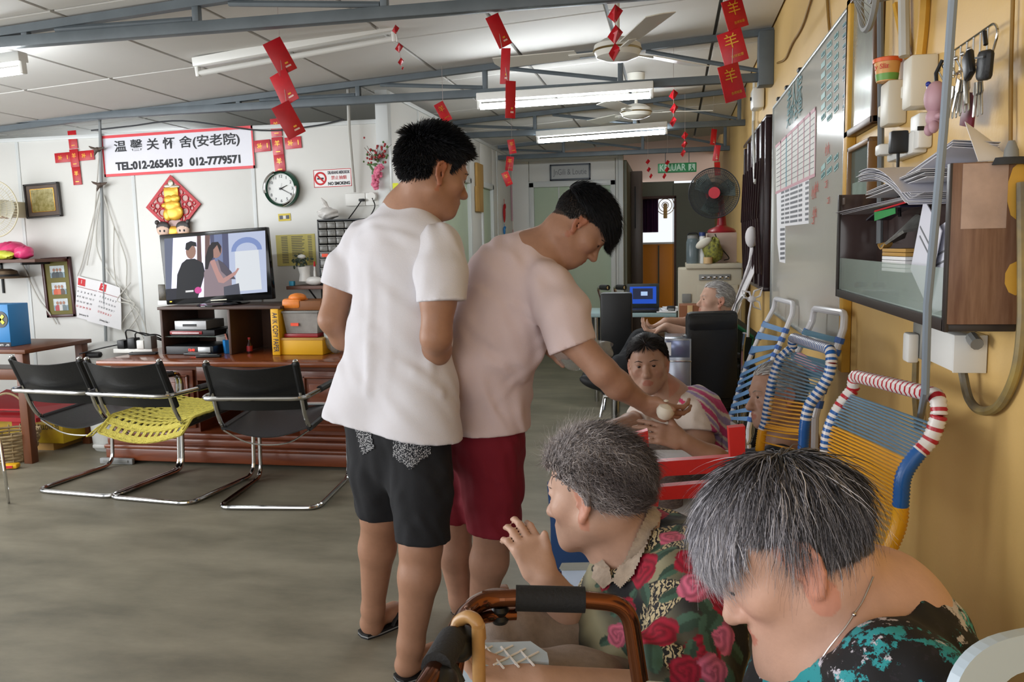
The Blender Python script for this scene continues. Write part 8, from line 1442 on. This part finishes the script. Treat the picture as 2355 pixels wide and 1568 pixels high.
# black neck binding and the thin chain
bvB = BVHTree.FromPolygons([Vector(q) for q in V2], [tuple(q) for q in Q2]); bvS = BVHTree.FromPolygons([Vector(q) for q in V], [tuple(q) for q in Q])
def drop(bv, pts, lift):
    o = []
    for x, y in pts:
        h_ = bv.ray_cast(CP, ray(x, y).normalized())
        if h_[0] is not None: o.append(h_[0] + h_[1] * lift)
    return o
pts = drop(bvS, [(2006, 1325), (1995, 1352), (1980, 1385), (1962, 1412), (1945, 1440), (1925, 1466), (1905, 1492), (1888, 1520), (1876, 1548)], .0015)
if len(pts) > 2: ch_ = B().tube(cat_rom(pts, 4), .0009, 5).build('necklace', M('silver_chain', 'c9c4c0', rough=.2, metal=1), t); B().ell(pts[3], .0028, nu=8, nv=6).build('necklace_bead', M('silver_chain'), ch_)
So = Sdf(.008); So.chain([A(1960, 2000, 1.05), A(1700, 2150, 1.2)], [.15, .1], .04).chain([A(1700, 2150, 1.2), A(1690, 2600, 1.25)], [.1, .06], .03); V2, Q2 = So.mesh(); np_mesh('trousers', V2, Q2, cloth('black_cotton', '1b1c20'), t)

# ---------------------------------------------------------------- woman in striped blouse facing the camera
t = person('person in cream blouse with pink stripes looking towards the camera', A(1600, 1060, 3.25).to_2d().to_3d())
H = Frame(A(1490, 836, 3.2), cdir(-.22, -.1, -.95), cdir(-.1, 1, -.08), .96); S = Sdf(.0042); head(S, H, 1.0, 1.05, 1.0, .92, 1.1)
nbk = A(1540, 925, 3.28); shL, shR = A(1598, 945, 3.2), A(1492, 955, 3.38)
S.chain([H.p(0, -.03, -.05), A(1520, 890, 3.25), nbk], [.052, .052, .07], .03).cone(shL, shR, .055, None, .04).chain([nbk, A(1575, 1000, 3.3), A(1620, 1090, 3.32)], [.09, .12, .13], .05)
S.chain([shR, A(1470, 968, 3.3), A(1448, 975, 3.2), A(1400, 985, 3.05)], [.05, .046, .04, .027], .02); hand(S, A(1400, 985, 3.05), cdir(-.9, -.4, -.2), cdir(0, -1, 0), 1, .9); S.chain([shL, A(1612, 1010, 3.12), A(1600, 1060, 3.02), A(1540, 1060, 2.95)], [.052, .047, .04, .027], .02); hand(S, A(1540, 1060, 2.95), cdir(-1, -.1, 0), cdir(0, -1, 0), -1, .9)
V, Q = S.mesh(); hf3 = lambda x, y, z: (z > np.where(y > .05, .078 - np.abs(x) * .2, np.where(y > -.015, .015 + (y + .015) * .6, -.03 + (y + .1) * .4))); np_mesh('body', V, Q, skinm, t, skin_cols(V, H, SKIN['old2'], hf3, '1c1a1a', 1.0, 7)); eyes(H, t, '241814', .92); brows(H, t, '3c3230')
hair(H, t, 7500, hf3, lambda P: np.where(P[:, 2] > .075, .034, .02), (0, .7, .7), .18, ['151416', '201e1f', '2c292a', '3a3636'], .0014, .012, 35, 6, .1, None, .1, clump=.1)
Sh = Sdf(.005); Sh.cone(shL, shR, .068, None, .05).chain([nbk + Vector((0, 0, -.02)), A(1570, 990, 3.3), A(1615, 1090, 3.32)], [.085, .14, .155], .05).chain([shL, A(1610, 990, 3.14)], [.072, .075], .03).chain([shR, A(1462, 970, 3.26)], [.068, .066], .03).cone(A(1600, 950, 3.3), A(1640, 1040, 3.32), .11, .12, .05)
Sh.disp(folds(41, .004, 20)).boxcut(A(1608, 992, 3.135), cdir(-.1, -1, -.2), .09, .12, .055).boxcut(A(1465, 969, 3.27), cdir(-.9, -.2, -.4), .08, .12, .052).ell(A(1528, 905, 3.2), (.06, .06, .065), None, .01, 's'); V, Q = Sh.mesh()
C_ = np.tile(LN('d3c6bc'), (len(V), 1)); ax_ = np.array(cdir(.75, .1, .3)); s_ = (V - np.array(A(1590, 980, 3.2))) @ ax_; bk = s_ > .0; st_ = np.sin((V @ np.array([0, 12, 60.])) + 2.5 * np.sin(V @ np.array([20, 7, 10.])) + s_ * 40); C_[bk & (st_ > .25)] = LN('c0447a'); C_[bk & (st_ < -.6)] = LN('9a8ab4')
nl = np.linalg.norm(V - np.array(A(1530, 915, 3.2)), axis=1); C_[(nl < .085) & (np.sin(V @ np.array([90, 30, 80.])) > .6)] = LN('c43a62'); np_mesh('blouse', V, Q, M('printed_cotton', 'c0c0c0', rough=.8, attr='Col', bump=.1, bs=300), t, C_)
So = Sdf(.006); So.chain([A(1620, 1090, 3.32), A(1530, 1075, 3.05), A(1510, 1080, 2.95)], [.14, .1, .09], .04).cone(A(1510, 1080, 2.95), A(1530, 1300, 2.95), .085, .06, .03); e_ = A(1530, 1300, 2.95); e_.z = .08; So.cone(A(1510, 1080, 2.95), e_, .085, .055, .03); V, Q = So.mesh(); np_mesh('plaid_trousers', V, Q, M('plaid_cloth', '8a7c78', rough=.85, col2='5a5254', vs=60, stretch=(1, 1, 3)), t); B().ell((e_.x - .04, e_.y, .035), (.1, .045, .035)).build('shoe', M('dark_metal'), t)

# ---------------------------------------------------------------- elder behind the string chair, reaching for the bun
t = person('person in navy shirt behind the string chair reaching for the bun', A(1800, 1100, 2.98).to_2d().to_3d())
H = Frame(A(1788, 908, 2.98), cdir(-.97, -.08, -.1), cdir(.04, 1, .05), 1.02); S = Sdf(.0045); head(S, H, 1.0, 1.1, 1.1)
nbk = A(1822, 1010, 3.0); shN, shF = A(1790, 1070, 2.82), A(1800, 1050, 3.16)
S.chain([H.p(0, -.03, -.05), nbk], [.052, .07], .03).cone(shN, shF, .055, None, .04).chain([nbk, A(1830, 1120, 3.0), A(1820, 1230, 3.0)], [.09, .12, .13], .05).chain([shN, A(1700, 1085, 2.66), A(1640, 1052, 2.6), A(1575, 1015, 2.58)], [.05, .042, .036, .025], .02); hand(S, A(1575, 1015, 2.58), cdir(-.93, .3, .0), cdir(.1, .5, -.85), 1, .95, (.25, .3, .35, .4), thumb=(.7, .3)); S.chain([shF, A(1740, 1130, 3.1), A(1680, 1130, 2.95)], [.05, .042, .028], .02)
V, Q = S.mesh(); hf4 = lambda x, y, z: (z > np.where(y > .03, .075, np.where(y > -.02, .02, -.04))); np_mesh('body', V, Q, skinm, t, skin_cols(V, H, SKIN['old2'], None, '', 1.0, 8)); eyes(H, t); brows(H, t, '8a807a')
hair(H, t, 4500, hf4, lambda P: np.full(len(P), .03), (0, .5, .85), .12, ['c9c6c4', 'b0acaa', 'd8d6d4', '9a9694'], .0012, .009, 45, 6, .15, lambda p: np.stack([p[:, 0] * 4, np.full(len(p), -.8), np.full(len(p), -.2)], 1), .1)
Sh = Sdf(.006); Sh.cone(shN, shF, .066, None, .05).chain([nbk + Vector((0, 0, -.02)), A(1828, 1110, 3.0), A(1818, 1230, 3.0)], [.075, .135, .15], .05).chain([shN, A(1690, 1083, 2.65)], [.066, .066], .03).chain([shF, A(1740, 1130, 3.1)], [.064, .064], .03); Sh.disp(folds(51, .004, 20)).boxcut(A(1672, 1072, 2.63), cdir(-.9, .3, -.1), .09, .12, .045).boxcut(A(1742, 1128, 3.1), cdir(-.6, -.6, 0), .09, .12, .045).ell(A(1800, 1005, 2.97), (.06, .06, .05), None, .01, 's'); V, Q = Sh.mesh(); np_mesh('shirt', V, Q, cloth('navy_cotton', '1d2434'), t)
So = Sdf(.007); So.chain([A(1820, 1240, 3.0), A(1660, 1230, 2.9)], [.13, .09], .04); e_ = A(1650, 1400, 2.9); e_.z = .08; So.cone(A(1660, 1230, 2.9), e_, .085, .055, .03); V, Q = So.mesh(); np_mesh('trousers', V, Q, cloth('navy_cotton', '1d2434'), t); B().ell((e_.x - .04, e_.y, .035), (.1, .045, .035)).build('shoe', M('dark_metal'), t)

# ---------------------------------------------------------------- elder resting at the rear
t = person('person in brown shirt resting with outstretched arms at the rear', A(1650, 840, 4.98).to_2d().to_3d())
H = Frame(A(1646, 692, 4.98), cdir(-.98, .1, -.1), cdir(.18, 1, .0), .98); S = Sdf(.0055); head(S, H, 1.0, 1.0, 1.0)
nbk = A(1660, 745, 5.0); shN, shF = A(1655, 775, 4.84), A(1655, 765, 5.18)
S.chain([H.p(0, -.03, -.05), nbk], [.05, .065], .03).cone(shN, shF, .05, None, .04).chain([nbk, A(1670, 800, 5.0), A(1680, 870, 5.0)], [.09, .12, .13], .05).chain([shN, A(1610, 790, 4.76), A(1585, 770, 4.72), A(1532, 752, 4.72)], [.048, .042, .04, .026], .02); hand(S, A(1532, 752, 4.72), cdir(-.9, -.3, .1), cdir(-.2, -.9, 0), 1, .95, (.7, .7, .7, .7)); S.chain([shF, A(1610, 765, 5.1), A(1580, 744, 5.0), A(1530, 740, 4.85)], [.048, .042, .038, .026], .02); hand(S, A(1530, 742, 4.85), cdir(-.9, -.3, 0), cdir(-.2, -.9, 0), -1, .95, (.7, .7, .7, .7))
V, Q = S.mesh(); np_mesh('body', V, Q, skinm, t, skin_cols(V, H, SKIN['old'], None, '', 1.0, 9)); eyes(H, t); brows(H, t, 'a8a29c'); hair(H, t, 4500, hf4, lambda P: np.full(len(P), .035), (0, .5, .85), .15, ['d5d2d0', 'bcb8b6', 'e2e0de', 'a8a4a2'], .0014, .014, 55, 6, .2, lambda p: np.stack([p[:, 0] * 4, np.full(len(p), -.8), np.full(len(p), -.3)], 1), .1)
Sh = Sdf(.006); Sh.cone(shN, shF, .064, None, .05).chain([nbk + Vector((0, 0, -.01)), A(1670, 800, 5.0), A(1680, 870, 5.0)], [.075, .135, .15], .05).chain([shN, A(1610, 790, 4.76)], [.062, .062], .03).chain([shF, A(1610, 765, 5.1)], [.062, .062], .03); Sh.disp(folds(61, .004, 20)).boxcut(A(1612, 789, 4.76), cdir(-.9, -.2, 0), .09, .12, .045).boxcut(A(1612, 766, 5.1), cdir(-.9, 0, 0), .09, .12, .045); V, Q = Sh.mesh(); np_mesh('shirt', V, Q, cloth('olive_brown_cotton', '6a5a44', var=.2, vs=30), t)
So = Sdf(.007); So.chain([A(1680, 880, 5.0), A(1560, 840, 4.85), A(1490, 800, 4.75), A(1430, 850, 4.7), A(1395, 882, 4.7)], [.14, .1, .085, .075, .055], .04).chain([A(1680, 880, 5.1), A(1570, 835, 5.1), A(1480, 790, 5.05), A(1430, 850, 5.0), A(1400, 890, 5.0)], [.13, .1, .085, .07, .055], .04); So.disp(folds(65, .004, 18)); V, Q = So.mesh(); np_mesh('trousers', V, Q, cloth('black_cotton', '1b1c20'), t)
for (x, y, d) in ((1372, 880, 4.7), (1385, 885, 5.0)): B().ell(A(x, y, d), (.1, .045, .04), RX(.25, 'Y')).build('shoe', M('black_rubber'), t)
wc_ = A(1690, 800, 5.05); t2 = wheelchair((min(wc_.x, .3), wc_.y, 0), math.pi / 2, 'wheelchair with raised chrome leg rests under the resting person in brown shirt', .4, .95, .48)
for s in (-.1, .12): p_ = A(1392, 905, 4.85) + Vector((0, s, 0)); B().tube([(p_.x + .35, p_.y, .5), p_, (p_.x - .02, p_.y, p_.z - .12)], .011, 8).build('leg_rest_tube', chrome, t2)

# ================================================================ FOREGROUND OBJECTS
# rollator with bronze tubes
brz = M('bronze_tube', '7a4a30', rough=.16, metal=.9); grip = M('black_foam', '1e1f22', rough=.75, bump=.2, bs=200); dW = 1.2
t = thing('walker', 'bronze walking frame with black foam grips in the foreground', 'walking frame', A(1300, 1560, dW).to_2d().to_3d())
R1 = fillet([A(1110, 1378, dW), A(1190, 1374, dW), A(1345, 1378, dW), A(1445, 1390, dW), A(1462, 1500, dW), A(1480, 1620, dW)], .05, 6); e_ = R1[-1].copy(); e_.z = .02; B().tube(R1 + [e_], .0127, 14).build('far_leg_tube', brz, t)
B().tube([A(1186, 1375, dW), A(1345, 1379, dW)], .0185, 16).build('foam_grip', grip, t)
L1 = fillet([A(1190, 1374, dW), A(1112, 1378, dW), A(1066, 1415, 1.16), A(1050, 1450, 1.08), A(985, 1570, .92), A(930, 1650, .86)], .035, 5); B().tube(L1, .0127, 14).build('side_rail', brz, t); e2 = L1[-1].copy(); e2.z = .02; B().tube([L1[-1], e2], .0127, 12).build('near_leg_tube', brz, t)
B().tube([A(1038, 1472, 1.04), A(1003, 1535, .95)], .018, 14).build('foam_grip', grip, t); B().tube(fillet([A(1186, 1412, 1.21), A(1115, 1416, 1.2), A(1075, 1445, 1.15), A(1060, 1480, 1.1), A(1040, 1600, 1.06)], .03, 4), .009, 12).build('lower_rail', brz, t)
for (x, y, d) in ((1150, 1402, 1.205), (1150, 1422, 1.205)): B().lathe(A(x, y, d), [(.0, -.006), (.011, -.006), (.014, 0), (.011, .006), (0, .006)], n=14).build('adjust_knob', blackp, t)
for q in (A(1013, 1540, .94), A(1060, 1445, 1.06)): B().ell(q + Vector((0, 0, -.02)), (.02, .03, .022), nu=12, nv=8).build('brake_clamp', blackp, t)
B().tube(cat_rom([A(1010, 1500, .98), A(1040, 1530, 1.0), A(1060, 1570, 1.0)], 5), .006, 8).build('brake_cable', blackp, t)
e3 = A(1480, 1620, dW); B().tube([Vector((e3.x, e3.y, .3)), Vector((e2.x, e2.y + .25, .3))], .01, 8).build('cross_brace', brz, t)
for q in (e_, e2): B().lathe((q.x, q.y, 0), [(.018, 0), (.02, .01), (.017, .04)], n=14).build('rubber_foot', blackp, t)
a, b_ = A(1484, 1561, 1.0), A(1842, 1558, 1.0); t2 = thing('side_tray', 'pale grey tray edge along the bottom between the two foreground people', 'tray', ((a.x + b_.x) / 2, a.y, 0)); B().bx(a.x, b_.x, a.y - .12, a.y, a.z - .03, a.z, .004).build('tray', M('office_cream'), t2); B().cyl(((a.x + b_.x) / 2, a.y - .06, 0), ((a.x + b_.x) / 2, a.y - .06, a.z - .03), .02, n=12).build('post', chrome, t2)
# cane hooked over the rail
t = thing('walking_cane', 'tan bentwood cane hooked over the walking frame', 'cane', A(1095, 1568, 1.02)); cn = M('bentwood', 'b58a55', rough=.35, var=.15, vs=20); pp = [A(1048, 1448, 1.07), A(1056, 1428, 1.07), A(1078, 1418, 1.06), A(1097, 1432, 1.05), A(1103, 1470, 1.05), A(1102, 1570, 1.05)]; e_ = A(1102, 1570, 1.05).copy(); e_.z = .03; B().tube(cat_rom(pp + [e_], 6), .0085, 12).build('shaft', cn, t); B().lathe((e_.x, e_.y, 0), [(.012, 0), (.013, .01), (.011, .035)], n=12).build('rubber_tip', blackp, t)
# light blue lattice tub on the frame
t = thing('lattice_tub', 'pale blue plastic tub with diagonal lattice lid before the floral blouse', 'tub', A(1130, 1560, 1.32)); pbm = M('pale_blue_plastic', 'b4c4d2', rough=.3); zt_ = A(1090, 1478, 1.38).z; P = [at(x, y, Z=zt_) for x, y in ((1000, 1505), (1090, 1478), (1220, 1474), (1258, 1500), (1262, 1518), (1100, 1532), (1012, 1528))]
n_ = len(P); b = B(); b.add([(q.x, q.y, zt_ - .13) for q in P] + [(q.x, q.y, zt_) for q in P], [tuple(range(n_ - 1, -1, -1)), tuple(range(n_, 2 * n_))] + [(i, (i + 1) % n_, n_ + (i + 1) % n_, n_ + i) for i in range(n_)]); b.build('tub', pbm, t)
cx = sum((q for q in P), Vector()) / n_
for k in range(-2, 3):
    for s in (-1, 1):
        c = Vector((cx.x + k * .028, cx.y - .005, zt_ + .001)); d_ = Vector((.55 * s, .8, 0)).normalized() * (.045 - .009 * abs(k)); B().tube([c - d_, c + d_], .002, 5).build('lattice_rib', M('white_vinyl'), t)
e4 = cx.copy(); B().cyl((cx.x, cx.y, 0), (cx.x, cx.y, zt_ - .13), .05, n=16).build('support_post', M('dark_metal'), t)
# pale blue plastic chair back at the right edge
t = thing('pale_blue_chair', 'pale blue plastic chair back cut off at the right bottom corner', 'chair', A(2300, 1560, .82).to_2d().to_3d()); c = A(2350, 1622, .8); uu = cdir(.95, 0, .3); uu.z = 0; uu.normalize(); nn = Vector((-uu.y, uu.x, 0)); fr = dict(O=c, u=uu, v=(0, 0, 1), n=nn)
out = [(.085 * math.copysign(abs(math.cos(a)) ** .7, math.cos(a)), .072 * abs(math.sin(a)) ** .75) for a in np.linspace(0, math.pi, 25)]; inn = [(.03 * math.cos(a), .012 + .022 * math.sin(a)) for a in np.linspace(0, 2 * math.pi, 25)][:-1]
def ringface(b, z):  # back plate with an oval grip hole
    pass
ob = out + [(-.085, -.5), (.085, -.5)]; me_b = bmesh.new(); vo = [me_b.verts.new(Vector(c) + uu * x + Vector((0, 0, y))) for x, y in ob]; vi = [me_b.verts.new(Vector(c) + uu * x + Vector((0, 0, y))) for x, y in inn]
ed = [me_b.edges.new((vo[i], vo[(i + 1) % len(vo)])) for i in range(len(vo))] + [me_b.edges.new((vi[i], vi[(i + 1) % len(vi)])) for i in range(len(vi))]; bmesh.ops.triangle_fill(me_b, use_beauty=True, edges=ed); g_ = bmesh.ops.extrude_face_region(me_b, geom=list(me_b.faces)); bmesh.ops.translate(me_b, verts=[q for q in g_['geom'] if isinstance(q, bmesh.types.BMVert)], vec=nn * .012); bmesh.ops.recalc_face_normals(me_b, faces=me_b.faces)
me_ = bpy.data.meshes.new('backrest'); me_b.to_mesh(me_); me_b.free(); me_.transform(Matrix.Translation(-wloc(t))); me_.materials.append(pbm); link('backrest', me_, t)
B(**fr).box((-.02, -.5, -.18), (.3, .03, .36), None, .01).build('seat', pbm, t)
zq = c.z - .5
for (x, y) in ((-.14, -.34), (.1, -.34), (-.14, -.02), (.1, -.02)): q = c + uu * x + nn * y; B().tube([(q.x, q.y, 0), (q.x, q.y, zq)], [.022, .018], 8).build('leg', pbm, t)
